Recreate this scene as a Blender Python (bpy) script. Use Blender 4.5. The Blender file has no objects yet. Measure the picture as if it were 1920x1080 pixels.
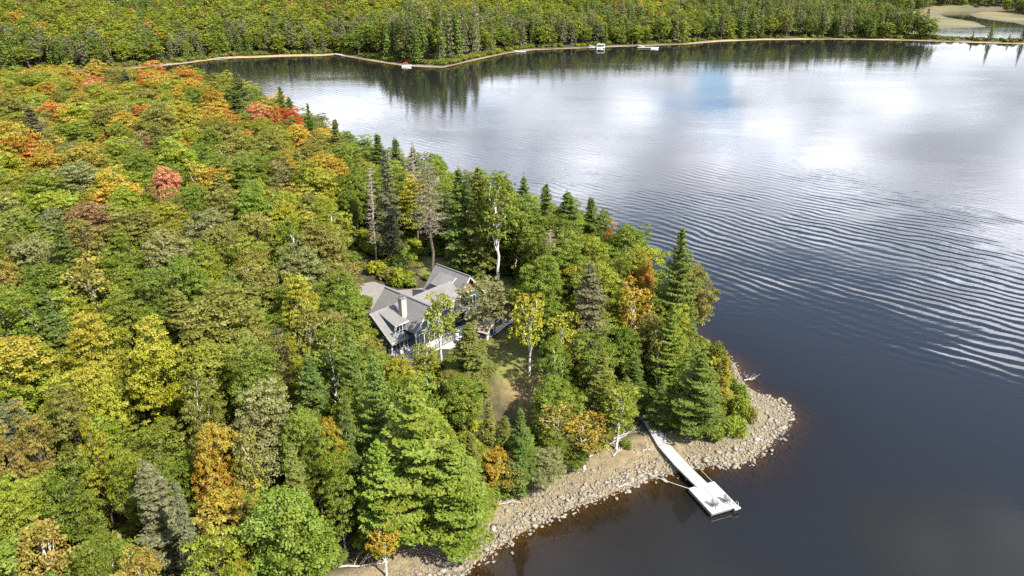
import bpy, math, random
import numpy as np
from mathutils import Vector, Matrix
SC = bpy.context.scene
COL = SC.collection
PI = math.pi
# ------------------------------------------------------------------ camera
CAM_H, PITCH, FPX = 62.0, 24.0, 1371.0
cd = bpy.data.cameras.new('camera')
cd.sensor_width = 36.0
cd.lens = 36.0 * FPX / 1920.0
cd.clip_start = 1.0
cd.clip_end = 20000.0
cam = bpy.data.objects.new('camera', cd)
cam.location = (0, 0, CAM_H)
cam.rotation_euler = (math.radians(90 - PITCH), 0, 0)
COL.objects.link(cam)
SC.camera = cam
# ------------------------------------------------------------------ light
SUN_DIR = Vector((0.76, -0.65, 0.0)).normalized()
SUN_EL = math.radians(46)
sun_vec = Vector((SUN_DIR.x * math.cos(SUN_EL), SUN_DIR.y * math.cos(SUN_EL), math.sin(SUN_EL)))
sd = bpy.data.lights.new('sun', 'SUN')
sd.energy = 5.0
sd.angle = math.radians(0.53)
sd.color = (1.0, 0.95, 0.86)
so = bpy.data.objects.new('sun', sd)
so.rotation_euler = (-sun_vec).to_track_quat('-Z', 'Y').to_euler()
so.location = (0, 0, 200)
COL.objects.link(so)
SC.view_settings.view_transform = 'Standard'
SC.view_settings.look = 'None'
SC.view_settings.exposure = 1.15
SC.view_settings.gamma = 1.0
SC.cycles.max_bounces = 6
SC.cycles.diffuse_bounces = 2
SC.cycles.glossy_bounces = 2
SC.cycles.transmission_bounces = 2
SC.cycles.transparent_max_bounces = 8
SC.cycles.caustics_reflective = False
SC.cycles.caustics_refractive = False
SC.cycles.use_denoising = False

class NT:
    """small node-tree helper"""
    def __init__(s, tree):
        s.t = tree
        tree.nodes.clear()
    def n(s, typ, ins=None, **kw):
        nd = s.t.nodes.new(typ)
        for k, v in kw.items():
            setattr(nd, k, v)
        for k, v in (ins or {}).items():
            sock = nd.inputs[k]
            if isinstance(v, bpy.types.NodeSocket):
                s.t.links.new(v, sock)
            else:
                sock.default_value = v
        return nd
    def m(s, op, a, b=None, c=None, clamp=False):
        nd = s.n('ShaderNodeMath', operation=op, use_clamp=clamp)
        for i, v in enumerate((a, b, c)):
            if v is None: continue
            if isinstance(v, bpy.types.NodeSocket): s.t.links.new(v, nd.inputs[i])
            else: nd.inputs[i].default_value = v
        return nd.outputs[0]
    def mr(s, v, a, b, c=0.0, d=1.0, smooth=True):
        nd = s.n('ShaderNodeMapRange', {'Value': v, 'From Min': a, 'From Max': b, 'To Min': c, 'To Max': d})
        nd.interpolation_type = 'SMOOTHSTEP' if smooth else 'LINEAR'
        return nd.outputs[0]
    def mix(s, f, a, b, blend='MIX'):
        nd = s.n('ShaderNodeMix', data_type='RGBA', blend_type=blend)
        for i, v in ((0, f), (6, a), (7, b)):
            if isinstance(v, bpy.types.NodeSocket): s.t.links.new(v, nd.inputs[i])
            else: nd.inputs[i].default_value = v if i == 0 else (tuple(v) + (1.0,) if len(v) == 3 else v)
        return nd.outputs[2]
    def noise(s, vec, scale, detail=3.0, rough=0.55, dist=0.0):
        nd = s.n('ShaderNodeTexNoise', {'Scale': scale, 'Detail': detail, 'Roughness': rough, 'Distortion': dist})
        if vec is not None: s.t.links.new(vec, nd.inputs['Vector'])
        return nd.outputs['Fac']
    def mapping(s, vec, sc=(1, 1, 1), rot=(0, 0, 0), loc=(0, 0, 0)):
        nd = s.n('ShaderNodeMapping', {'Vector': vec, 'Scale': sc, 'Rotation': rot, 'Location': loc})
        return nd.outputs[0]

# ------------------------------------------------------------------ sky
W = bpy.data.worlds.new('World')
SC.world = W
W.use_nodes = True
w = NT(W.node_tree)
sky = w.n('ShaderNodeTexSky', sky_type='NISHITA', sun_disc=False)
sky.sun_elevation = SUN_EL
sky.sun_rotation = math.atan2(SUN_DIR.x, SUN_DIR.y)
sky.altitude = 500
sky.dust_density = 0.4
sky.ozone_density = 2.5
geo = w.n('ShaderNodeNewGeometry')
dirv = w.n('ShaderNodeVectorMath', {0: geo.outputs['Incoming']}, operation='SCALE')
dirv.inputs['Scale'].default_value = -1.0
sep = w.n('ShaderNodeSeparateXYZ', {0: dirv.outputs[0]})
dx, dy, dz = sep.outputs
zz = w.m('MAXIMUM', dz, 0.03)
zc = w.m('ADD', zz, 0.12)
cx = w.m('DIVIDE', dx, zc)
cy = w.m('DIVIDE', dy, zc)
cv = w.n('ShaderNodeCombineXYZ', {0: cx, 1: cy, 2: 0.0}).outputs[0]
n1 = w.noise(w.mapping(cv, (1.25, 0.75, 1), (0, 0, 0.2), (5.0, 8.3, 0)), 1.5, 7.0, 0.58, 0.3)
band = w.mr(dz, 0.27, 0.40, 1.0, 0.0)            # a cloud bank that fills the lower sky
band3 = w.mr(dz, 0.64, 0.80, 0.0, 0.22)
band2 = w.m('MULTIPLY', w.mr(dz, 0.50, 0.60, 0.0, 1.0), w.mr(dz, 0.68, 0.80, 1.0, 0.0))
thr = w.m('SUBTRACT', 0.615, w.m('ADD', w.m('MULTIPLY', band, 0.28), w.m('ADD', band3, w.m('MULTIPLY', band2, 0.15))))
cmask = w.mr(w.m('SUBTRACT', n1, thr), 0.0, 0.13)
shade = w.mr(w.noise(w.mapping(cv, (1, 1, 1), (0, 0, 0), (9.3, 2.1, 0)), 1.7, 3.0, 0.5), 0.34, 0.66, 0.0, 1.0)
low = w.m('MULTIPLY', w.mr(dz, 0.08, 0.30, 0.85, 2.1), w.mr(dz, 0.36, 0.60, 1.0, 0.28))
cbri = w.m('MULTIPLY', w.m('ADD', w.m('MULTIPLY', w.m('POWER', shade, 1.4), 0.98), 0.42), low)
ccol = w.n('ShaderNodeVectorMath', {0: (0.94, 0.965, 1.05)}, operation='SCALE')
w.t.links.new(cbri, ccol.inputs['Scale'])
skys = w.n('ShaderNodeVectorMath', {0: sky.outputs[0]}, operation='SCALE')
skys.inputs['Scale'].default_value = 0.14
wc = w.mix(w.m('MULTIPLY', cmask, 0.92), skys.outputs[0], ccol.outputs[0])
bg = w.n('ShaderNodeBackground', {'Color': wc, 'Strength': 1.0})
wo = w.n('ShaderNodeOutputWorld', {'Surface': bg.outputs[0]})
W.cycles.sampling_method = 'MANUAL'
W.cycles.sample_map_resolution = 512

# ------------------------------------------------------------------ data (metres; the camera stands over the origin)
PEN=[(-5.3, 60.9), (-3.6, 62.9), (0.0, 66.5), (3.2, 68.9), (6.6, 71.2), (10.1, 73.5), (13.8, 75.8), (16.8, 77.1), (19.7, 78.1), (22.7, 79.0), (24.6, 80.0), (28.0, 80.2), (32.0, 81.6), (34.8, 83.7), (37.8, 86.4), (40.2, 89.8), (41.6, 93.2), (41.4, 96.5), (39.1, 98.7), (37.5, 100.9), (37.5, 108), (35, 113), (31.5, 122), (28, 131), (23, 146), (13, 157), (4, 168), (-12, 181), (-38, 217), (-56, 238), (-90, 294), (-126, 341), (-162, 352), (-240, 357), (-420, 362), (-900, 380), (-900, 30), (-100, 36), (-45, 42), (-26, 48), (-14, 54)]
FOREST_EDGE=[(-18.9, 61.6), (-13.1, 62.6), (-9.7, 64.2), (-6.9, 66.8), (-3.6, 70.9), (0.0, 73.6), (4.2, 77.1), (7.1, 79.7), (11.8, 83.7), (15.1, 86.2), (18.8, 88.3), (22.9, 87.8), (29.2, 88.3), (33.1, 89.9), (35.5, 94.2), (35.3, 97.5), (34.5, 109), (32, 113), (28.5, 122), (25, 131), (20, 145), (10.5, 155), (1.5, 165), (-14.5, 178), (-40.5, 214), (-59, 235), (-93, 291), (-128, 337), (-164, 348), (-240, 353), (-420, 358), (-880, 375), (-880, 34), (-100, 40), (-45, 46), (-28, 52)]
LAWNS=[[(-6.8, 102.8), (-1.3, 106.8), (2.2, 105.3), (4.2, 101.0), (3.1, 91.5), (1.5, 87.9), (-2.4, 94.5), (-5.6, 96.0)], [(-17.7, 130.9), (-17.7, 140.7), (-8.6, 136.3), (0.0, 129.6), (0.0, 123.3), (-6.8, 121.0), (-13.5, 130.9)]]
DRIVE=[(-32.5, 134.9), (-26.6, 128.8), (-21.4, 124.6), (-16.1, 125.8), (-14.4, 121.0), (-18.3, 112.3), (-23.3, 112.3), (-25.8, 118.7), (-32.1, 125.8), (-38.4, 134.9), (-41.2, 142.2), (-37.3, 142.2)]
TREES="""
n maple -159.5 285.1 19.5 12.2 salmon 0
n maple -197.6 308.9 16.6 14 ygreen 0.5
n maple -181.6 303.7 16.2 13 olive 0.3
n maple -163.9 325.8 16.2 13.9 gold 0
n maple -144.4 278.3 16.2 12 yellow 0.3
n maple -151.8 320.1 19 12.7 orange 0
n maple -136.2 312.4 19 13.3 orange 0.3
n maple -97.7 242.3 20 10.8 orange 0.6
n maple -104.2 298.2 15.9 9.6 olive 0.1
n maple -77.6 227.1 20 8.2 salmon 0.3
n maple -72.3 227.1 20 5.6 orange 0.1
n maple -67.5 227.1 20 7.2 red 0
n maple -63.4 236.2 15.9 7.7 green 0
n maple -108 236.8 16.5 12.9 ygreen 0.3
n maple -111.5 225.3 16.2 9.8 yellow 0.3
n maple -127.5 241.5 16.4 12.2 ygreen 0.1
n maple -135.2 237.8 16.2 10.3 ygreen 0.1
n maple -153.3 256.6 16.2 11.1 green 0
n maple -181.3 278.3 16.2 12 olive 0.3
n maple -186.2 273.3 16 9.8 green 0
n maple -132 207 16.2 9.1 greyolive 0.1
n maple -118.8 199.5 16.5 11 green 0
n maple -106.2 197.5 16.1 8 green 0
n maple -114.4 169 20 13.2 orange 0.5
n maple -106 164.4 16.6 9.9 yellow 0.7
n maple -113.6 162.7 16.4 8.5 yellow 0.1
n maple -103.1 172.9 16.6 10.3 greyolive 0
n maple -95.1 183.3 16.4 9.5 brown 0.1
n maple -78.4 167.7 16.6 9.8 bright 0
n maple -76.9 185.5 16.2 8.2 green 0
n maple -77.2 197.9 16.4 10.2 olive 0.1
n maple -63.2 190.1 16.6 11.2 ygreen 0
n maple -65.1 209 16.2 9.2 olive 0
n maple -102.6 143.6 16.6 8.8 ygreen 0.3
n maple -95.7 145 16.6 8.8 green 0
n maple -92.7 153.4 16.6 9.3 greyolive 0
n maple -78 139.1 17.1 11.2 gold 0.3
n maple -73.2 149.6 16 5.9 salmon 0.1
n maple -64.1 133.5 15.7 3.5 brown 0
n maple -62.9 148.1 16.6 8.8 olive 0.6
n maple -57.2 154.6 16.6 9.3 green 0
n maple -51.4 139.9 16.2 6.4 green 0
n maple -51.9 163.5 16.2 7.6 yellow 0.5
n maple -43.3 134.3 16.2 6.4 bright 0
n maple -76.6 126.4 16.6 8 brown 0.03
n maple -66.9 121.4 16.8 8.5 olive 0.06
n maple -52.7 120.7 16.9 8.9 greyolive 0
n maple -58.1 116 16.4 6.4 olive 0
n maple -45.2 120.9 16.5 7.1 olive 0
n maple -38.4 119.2 16.4 6.5 green 0.03
n maple -40.2 103.9 17.2 9.1 olive 0.24
n maple -48.7 108.2 16.2 5.2 ygreen 0.06
n maple -75 99.9 16.3 5.2 rust 0.24
n maple -80 110.9 16.2 5.3 olive 0.12
n maple -48.5 99.7 16.7 6.8 green 0
n maple -51.5 96.4 16.4 5.5 green 0
n maple -38.3 86 18 10.6 olive 0.09
n maple -30.1 94.3 16.4 5.5 yellow 0.06
n maple -54.8 90.7 15.8 3.1 bright 0.12
n maple -62.3 85.4 17.8 9.8 green 0.06
n maple -51.3 81.3 16.9 6.4 yellow 0.18
n maple -46.7 83.9 16.2 4.2 green 0
n maple -51.8 78.5 17 6.6 yellow 0.36
n maple -42.8 76.5 17.1 6.8 yellow 0.24
n maple -47.2 71 16.4 4.4 yellow 0.3
n maple -35.8 71.2 16.6 4.9 olive 0.06
n maple -30.6 75 16.8 5.7 green 0.03
n maple -51.8 65.7 16.2 3.3 rust 0.06
n maple -52.3 62.5 16 2.8 rust 0.12
n maple -48.6 67.8 16.5 4.4 olive 0
n maple -44.1 63.3 16.3 3.6 yellow 0.12
n maple -44.1 58.1 17 5.2 green 0
n maple -39.6 60.9 16.5 4.1 ygreen 0.06
n maple -31.3 63.2 16.8 5 gold 0.48
n maple -20.9 52.8 18.4 8.2 green 0.03
n maple -26.6 49.8 17.3 5.4 ygreen 0.18
n maple -32.6 48 17.2 5 rust 0.06
n maple -36.5 48.7 16.5 3.5 green 0
n maple -47.2 55 16.5 3.8 ygreen 0.12
n maple -23.1 47.1 16.2 2.7 yellow 0.36
n maple -26.3 78.5 16.1 3.6 yellow 0.3
n maple -19.9 66.7 16 3 yellow 0.4
n maple 5 109.1 11 8.1 bright 0.1
n maple 1.6 74.7 7 3.3 green 0
n maple 17.3 114 16.5 6.8 green 0
n maple 22.6 114.3 15.8 3.8 orange 0.4
n maple 19.4 134.4 15.7 3.7 orange 0.1
n maple 13.6 122.4 16.7 8.1 ygreen 0.2
n maple 10.7 139.4 16.4 7.7 ygreen 0
n maple -20.3 189.3 16.2 8.7 green 0.1
n maple -41.6 206.9 16 7.6 green 0
n maple 21.4 131.1 16.4 7.1 green 0
n maple 25 134.8 16 5.2 green 0
n maple -42.8 161.6 16.8 11.2 green 1
n maple 18.4 142.1 16 5.4 green 0
n maple -44 185.5 16.2 8.2 green 0
n maple -1.7 73.2 8 4 gold 0.3
n maple -20.4 91.5 10 4 ygreen 0.3
n maple 3.2 80.9 5.5 3.2 green 0.1
n maple -18.2 83.2 12 4.2 green 0
n maple 4.1 74.6 6 4.9 greyolive 0
n maple 0.1 74.1 6 4.9 olive 0.1
n maple 23.8 95.3 16.1 4.3 yellow 0.2
n maple 1.2 77 7 4 green 0
n maple 5.4 78.2 7 4.2 green 0
n maple -2.4 79 7 4.2 green 0.1
n maple -5.2 74.5 8 4.7 ygreen 0
n maple -7.9 84.6 9 4.7 olive 0
n maple 8.5 78 5 3.1 green 0
n maple -18.7 71.3 16.2 3.7 green 0
n maple -18.6 62.7 16.4 3.9 green 0
n maple -21.3 64.7 16.2 3.5 green 0
n maple -23.2 66.6 16.6 4.6 green 0
n birch -62.6 98.2 17 7.3 olive 0.3
n birch -27.6 62.6 17 3.4 olive 0.2
n birch -42.7 51 16 4.3 rust 0.1
n birch 2.6 95.3 13.5 4.8 yellow 0.3
n birch 7.6 94.3 13 4.8 yellow 0.2
n birch -10.6 96.2 13 4.5 ygreen 0.3
n birch -2.5 128.8 21 7.5 green 0.05
n birch 18.8 102.2 16 5.1 gold 0.2
n birch 5.8 79.3 10 4.7 olive 0.3
n birch 9.6 78.8 8.5 5.2 olive 0.5
n birch 14.3 83 11 5.4 ygreen 0.2
n birch -13.7 60.2 8 3.5 gold 0.3
n birch 21.6 93.8 12 3.9 olive 0.1
n birch -4.2 105.2 11 8.3 greyolive 0
n birch -12 89 8 4.2 ygreen 0.1
n birch -26.7 107.6 13 6 olive 0
n birch -27.1 86.5 16 4.3 olive 0.2
n pine -10.7 65.8 20.5 11.9 pine 0
n pine -14.1 62.6 16 6.2 pine 0
n pine -15.5 70 21 6.7 bluepine 0
n pine -6.1 63.9 15.5 8 pine 0
n pine 26.8 107.8 23 9 bluepine 0
n pine 25.4 85.9 13.5 8.2 bluepine 0
n pine 22.8 94 16 5.5 pine 0
n pine -72.9 234.8 24 7.5 bluepine 0
n pine -59.6 217.1 22 6 bluepine 0
n pine -98.9 271.7 23 11.7 greyolive 0
n pine -19.4 76.6 20 5.2 bluepine 0
n hemlock -93.1 251.5 19 15.3 spruce 0
n hemlock 11.6 97.8 19 8.4 greyspruce 0
n hemlock -5.8 89.3 12 8 hemlock 0
n hemlock -2.8 76.1 12 4.1 hemlock 0
n hemlock 1 73.6 13 4.3 spruce 0
n hemlock 12.2 85.4 14 6.4 hemlock 0
n hemlock 17.3 89.9 10.5 5.1 spruce 0
n hemlock 20.9 87.2 8.8 4.2 spruce 0
n hemlock -30.4 53.1 19 3.4 greyspruce 0
n hemlock 2.7 148.3 20 7.1 spruce 0
n hemlock 6.6 141.9 20 7.6 spruce 0
n hemlock 11.2 136.4 20 9.6 spruce 0
n hemlock 15.9 141.3 18 6.8 spruce 0
n hemlock -34.8 188.4 20 8.2 spruce 0
n hemlock -29.7 185 20 8.1 spruce 0
n hemlock -24.2 174.4 20 6.9 spruce 0
n hemlock -49.4 204.6 20 10.1 hemlock 0
n hemlock -24.2 137.6 23 6.5 greyspruce 0
n hemlock -6.2 131.7 22 8.5 hemlock 0
n hemlock -10 133.5 21 7.9 spruce 0
n hemlock -70.1 106.8 19 7.2 spruce 0
n hemlock 24.4 98.6 9 2 spruce 0
n hemlock 26.1 96 9 1.8 spruce 0
n hemlock 25.5 98.7 8 1.7 spruce 0
n hemlock 31.1 92.4 9 3.1 yellowcedar 0
n hemlock -80.8 111.8 19 5.5 hemlock 0
n hemlock -21.3 58.1 19 4.2 hemlock 0
n hemlock -18.2 67.7 18 3.3 spruce 0
n hemlock -58.5 83.2 19 6.2 spruce 0
n hemlock -38.8 92.3 18 5.1 spruce 0
n shrub 32.9 90.5 4.2 3.6 ygreen 0
n shrub 34 96.8 3.5 2.9 green 0
n shrub 33.9 101 4 2.9 olive 0
n shrub 34.6 94.4 3 2.7 green 0
n shrub 34.3 106.4 4 3.5 green 0
n shrub 34.3 90.4 2.5 3.1 olive 0
n shrub 28.5 85.3 2.5 4.1 green 0
n shrub 15.5 83.3 1.4 1.9 green 0
n shrub 30.8 86.5 3 4.5 ygreen 0
n shrub 27.3 86.5 3.5 4.5 green 0
n shrub -3.5 70 3 3.2 olive 0
n hemlock -104.3 262.8 20 10.6 hemlock 0
n hemlock 15.8 87.5 8.5 4.2 hemlock 0
n hemlock -4.9 71.3 11 4.2 hemlock 0
n hemlock -0.8 78.6 8 3.5 hemlock 0
n dead -21.2 155.1 23 5.4 x 0
n dead 6.9 120 15 4.9 x 0
n deadpine -15.1 128.6 24 8.3 greyspruce 0
n dead -27.4 137.2 20 3.8 x 0
f maple -113.9 190 14.2 7.2 ygreen 0.25
f maple -117.5 151.6 13.6 8.9 green 0
f maple -208.3 206.8 16 9.5 ygreen 0.25
f maple -78.7 73.9 16.1 8.1 ygreen 0
f maple -52.3 55.2 15.4 9.4 green 0.1
f maple -103.3 134 15.6 7.6 ygreen 0.1
f maple -7 151.6 14.4 7.5 green 0
f maple -98.9 204.9 19.6 12.3 olive 0
f maple -144 165.5 12.5 7.4 greyolive 0
f maple -153.4 176.9 14.1 8.4 ygreen 0.25
f maple -216.3 307.6 15.8 10.4 orange 0
f maple -71.8 75.5 13.5 7.8 green 0
f maple -124.1 105.1 14.5 8.5 olive 0
f maple -235.6 238.5 19.1 12.5 orange 0.25
f maple -123.9 146 16.2 10.4 ygreen 0
f maple -206.6 341.3 19 11.6 gold 0.1
f maple -62.3 104.6 15.6 7.6 green 0
f maple -216.4 268.2 15.4 9.6 gold 0
f maple -112.7 183.9 12.2 7.1 green 0
f maple -325.1 350 15.3 9 yellow 0.4
f maple -35.8 171.3 14.3 9.8 ygreen 0.25
f maple -82.7 80.3 16.1 7.5 greyolive 0
f maple -283.2 335.7 14.9 11 gold 0
f maple -152.6 207.1 14.9 10.4 orange 0.15
f maple -236.4 274.7 16 9.1 ygreen 0
f maple -253.4 277.7 15.8 11 yellow 0
f maple -60.9 180.6 17.6 9.7 olive 0
f maple -37 78.1 14.7 8.8 ygreen 0.15
f maple -22.2 164.5 15.1 8.3 green 0
f maple -290.8 312.3 17.6 9.7 ygreen 0
f maple -187.9 339 16.9 10.9 olive 0.15
f maple -75.9 61.4 15.4 9.4 green 0
f maple -236.8 331.5 15.6 9.1 yellow 0
f maple -250.7 348 17.4 9.3 green 0
f maple -43.6 112.8 13.9 7.6 ygreen 0.1
f maple -71.3 51.1 17.2 8.8 ygreen 0
f maple -301.6 334.6 17.4 12.2 olive 0.25
f maple -232.6 348.4 14.7 9.5 ygreen 0
f maple -95.5 103.1 15.7 7.3 yellow 0.1
f maple -87.9 134.8 15.7 10.4 ygreen 0.1
f maple -84.2 92.7 13.2 8.2 green 0
f maple -250.7 289.9 16.5 11.1 yellow 0
f maple -124.9 176.1 14.1 9.2 greyolive 0.25
f maple -111.2 96 13.8 7.5 ygreen 0.4
f maple -192.3 260.3 14.4 8.8 gold 0
f maple -283.3 300.6 17.1 12.6 ygreen 0
f maple -62.3 58.8 15.7 7.9 green 0
f maple -63 47.3 15.4 7.9 olive 0.4
f birch -156.6 167 15 8.1 olive 0.4
f birch -118.5 112.7 17.3 7 olive 0.25
f maple -109.7 109.8 14.9 8.3 yellow 0.25
f hemlock -221.9 321.9 16.8 9.2 hemlock 0
f maple -195.7 224 17.9 12.9 yellow 0.15
f maple -150.6 269.4 18.1 12.4 ygreen 0
f maple -157.6 231.4 16.4 11 ygreen 0
f maple -94.6 194.9 17.2 10 olive 0
f maple -106 88.6 15.7 10 olive 0
f maple -69.9 92.2 14.2 7.9 green 0
f hemlock -50.3 169.3 14.6 6.3 hemlock 0.4
f maple -102.9 101.1 14.5 7.5 olive 0.4
f maple -32.9 99.4 13.5 8.9 green 0
f maple -218.6 228.3 15.5 9.5 olive 0.4
f maple -194.6 240.8 18.6 12.1 olive 0
f maple -145.1 176.6 14.7 9.7 green 0
f maple -26.5 151.2 14.9 10.3 green 0
f maple -206.3 250.6 17.4 10.5 yellow 0
f maple -152 291.8 15.1 8.7 olive 0.4
f maple -269.4 271.3 13.4 8.7 orange 0.1
f maple -97.8 86.7 15 9.1 green 0
f maple -269.9 332 18.6 12.1 gold 0
f maple -138.9 214.3 15.5 9.9 gold 0
f maple -102.7 182 14.1 7.6 green 0.1
f hemlock -127.5 195.6 20.8 11.6 greyspruce 0.1
f maple -125.4 250.6 15.5 9.6 green 0
f maple -320.1 326.8 14.5 9.8 ygreen 0
f maple -197.4 332.8 17.6 12.4 yellow 0
f maple -184.7 229.8 14.4 8.6 gold 0
f maple -211.5 219.1 15.2 8.6 olive 0.25
f maple -97.3 78.4 16 8.9 gold 0
f maple -215.4 326.2 17.6 11.2 ygreen 0
f maple -176.9 216.9 16.9 10.6 ygreen 0
f maple -133.7 140.8 15.6 7.9 yellow 0
f maple -84.9 142.5 14 8.8 ygreen 0.4
f maple -149.7 146 14.4 8.3 greyolive 0
f maple -280.2 277.7 15.8 8.8 gold 0
f hemlock -133.4 121.3 14.1 6.9 hemlock 0.15
f maple -117.5 311 18.5 11.1 ygreen 0.25
f maple -125.3 136.3 13.1 8.2 green 0
f maple -46.2 174.2 12.3 7.2 olive 0.1
f maple -101.6 220.1 17.3 9.1 yellow 0
f maple -164.6 162 15.1 7.5 green 0
f maple -86.1 212.5 15.3 10.7 ygreen 0
f maple -103 188.5 12.8 7.8 gold 0
f maple -49.5 216.2 15.4 9.4 green 0.1
f maple -239 288.5 15.3 9.9 ygreen 0.4
f maple -263 252.6 18.8 12.3 olive 0.4
f maple -205.6 227.2 19.7 12.5 greyolive 0.1
f maple -181.6 251.3 16.6 11 gold 0.1
f maple -119.2 299.1 16.7 10.6 ygreen 0
f maple -15.5 157.6 14.7 9 green 0
f maple -170.3 199.9 13.6 8.6 green 0
f maple -120.2 129 12.2 7.1 olive 0
f maple -59.8 65.2 12.4 7.4 yellow 0
f maple -223.7 218.2 16.1 10.4 gold 0.15
f maple -173.4 167.9 16.3 9 greyolive 0.1
f maple -75.1 175 14.7 9.8 green 0
f maple -122.1 271.3 18.5 13 ygreen 0.15
f maple -72.1 132.2 16.6 8.4 ygreen 0
f maple -94.6 137.2 15.3 8.5 ygreen 0
f maple -73.8 243.2 15.5 8.7 green 0.1
f maple -4.9 158.1 13.9 9 green 0
f maple -131.9 180.6 17.2 9.6 green 0
f maple -85.1 115 16 7.4 green 0.1
f maple -125.7 157.4 15.6 10.4 ygreen 0.1
f maple -117.2 213.1 19.1 11.8 olive 0.25
f maple -237.8 319.2 17.2 10.3 ygreen 0.25
f maple -184.1 172.4 16.2 10 olive 0
f maple -205.8 319.2 16.5 8.5 orange 0
f maple -106.5 253.3 18.5 11.4 green 0.1
f maple -128.3 262.3 16.9 13 olive 0
f maple -76.5 257.6 16.1 11.4 olive 0
f maple -152 246.4 14.8 9.7 gold 0
f maple -228.4 283 18 11.4 gold 0
f maple -138.6 289.6 16.2 9.8 ygreen 0.4
f maple -88 171.3 16.3 9.2 green 0
f maple -293.3 303.9 19.4 12.2 gold 0
f maple -247.1 303.8 17.7 10.5 ygreen 0.25
f maple -143.7 196.4 14.4 9.6 olive 0
f maple -220.8 259.5 16.9 9.9 olive 0.1
f maple -230.1 224.4 17.8 11.2 greyolive 0.15
f maple -265.2 286.8 17.7 10.7 ygreen 0
f maple -81.6 157 16.7 8.9 green 0.1
f maple -195.9 193.2 14 9.9 ygreen 0.4
f maple -8.6 164.3 13 7.4 green 0
f maple -89.3 70.3 14.8 9.5 olive 0
f maple -214.1 245.2 16.6 11.9 green 0.1
f maple -26.2 158.1 15.6 7.5 green 0
f maple -118.6 222.1 17.5 10.2 greyolive 0.15
f maple -186.2 316.7 17.7 11.6 orange 0.4
f maple -130.1 110.9 14.4 7.9 olive 0
f maple -108 282.6 17.5 12 green 0.1
f maple -251.2 333.4 17.7 11.2 olive 0
f maple -138.2 132.1 15.1 8.4 green 0
f maple -79.3 86 15.2 9.5 green 0.1
f maple -149.3 329.9 17.3 12.4 olive 0
f maple -12.6 76.8 15 8.2 green 0
f maple -164.9 207.2 17.1 12.7 ygreen 0.4
f maple -116.1 102.6 13.2 7.7 ygreen 0
f maple -234.3 249.3 15 9.9 ygreen 0.25
f maple -86.8 264.5 17.1 10.5 olive 0.15
f maple -66.1 79.9 15.1 7.5 ygreen 0
f maple -98.5 97.1 14.3 8.3 olive 0
f maple -59.1 76.7 15.4 9.9 ygreen 0.4
f maple -265 296.7 19.4 11.9 olive 0.1
f maple -156.5 186.9 16.8 8.5 yellow 0
f maple -92.2 108.2 16.4 9.1 greyolive 0.1
f maple -13.7 148.4 15.5 7.2 green 0.1
f hemlock -35.2 57.6 17 7.1 greyspruce 0.25
f maple -257.6 265.6 19.7 12.4 olive 0
f maple -70.1 188.2 16 7.1 yellow 0
f maple -342.8 342.6 19 12.7 yellow 0.4
f maple -34 152.8 15.1 8.3 green 0.1
f maple -69.7 63.8 13 7 green 0
f maple -218.4 206.9 17.7 10.1 yellow 0.15
f maple -237.2 259.8 17.7 9.5 gold 0
f maple -180 194.7 18.4 10.3 ygreen 0.1
f maple -63.4 113.7 14.9 8.9 green 0.1
f maple -177.2 162.7 13.1 7.2 green 0.1
f maple -105.8 118.8 14.8 9.3 green 0.1
f maple -89 222.6 16.5 12.2 orange 0.25
f maple -141.1 149.4 15.5 7.5 ygreen 0
f maple -322.9 339.6 16.2 9.4 ygreen 0
f maple -197.2 253.7 17.6 9.9 olive 0
f maple -213.6 285.4 14.3 9.1 green 0
f maple -48.9 114.9 16 7.7 olive 0.1
f maple -145.2 300.2 17.6 11.3 orange 0.1
f maple -171.8 275.1 17.6 12.6 gold 0
f maple -112.9 118.8 16.5 9.5 green 0
f maple -81.8 249.8 16.4 9.6 ygreen 0.25
f maple -225.5 269 17.6 11.5 olive 0.25
f maple -111.3 133.7 13.3 7.2 ygreen 0.1
f maple -152.8 161.1 14.7 8.1 green 0
f maple -223.1 240.6 16.6 11.7 green 0.1
f maple -221.6 295.3 15.5 8.7 green 0.1
f maple -198.8 205.3 15.9 11.6 olive 0.25
f maple -277.7 287.7 17.7 11.5 yellow 0.25
f maple -159.9 341.6 16.3 11.4 olive 0
f maple -232.2 301.6 18.2 11.8 ygreen 0.15
f maple -205.6 265.1 18.4 12.3 ygreen 0.1
f maple -278.4 347.5 14.9 10.6 olive 0
f maple -268.4 260.1 14.8 9.7 olive 0.15
f maple -253.6 254.9 15.4 11.2 green 0
f hemlock -173 174.1 14.2 7.1 spruce 0.25
f hemlock -193.3 269.3 15.6 9.4 greyspruce 0.4
f maple -125.8 187.4 14.9 7.5 yellow 0.15
f maple -165 256.9 18.4 10.6 yellow 0.15
f maple -58.1 223.3 15.3 10.1 gold 0
f maple -162.7 240.4 18.5 11.9 olive 0
f maple -81 99.7 13.4 8.2 ygreen 0.4
f maple -72.1 116.9 17.1 8.6 olive 0
f maple -195.4 298 17.3 9.3 green 0
f maple -168.6 221 13.3 8.6 olive 0.1
f maple -152 239.5 14.9 8.8 ygreen 0.15
f maple -262.2 308.3 18.5 12.9 yellow 0.1
f maple -135.4 187.9 14.9 7.9 ygreen 0.15
f maple -200.6 275.2 18 11.2 orange 0
f maple 12.1 91.2 14.8 7.1 green 0.1
f maple -51.9 72.1 12.2 7.3 yellow 0
f maple -346.1 352 17 9.6 gold 0
f maple -303.9 319 17.3 9 greyolive 0.25
f maple -266.7 349.1 16.2 8.8 ygreen 0.1
f maple -48.6 148.4 12.9 8.3 olive 0.4
f maple -201.4 349.4 15.9 10.2 ygreen 0
f maple -34.4 129.9 17.5 9 ygreen 0.15
f maple -90.3 98.4 15.9 9.9 olive 0
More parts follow.
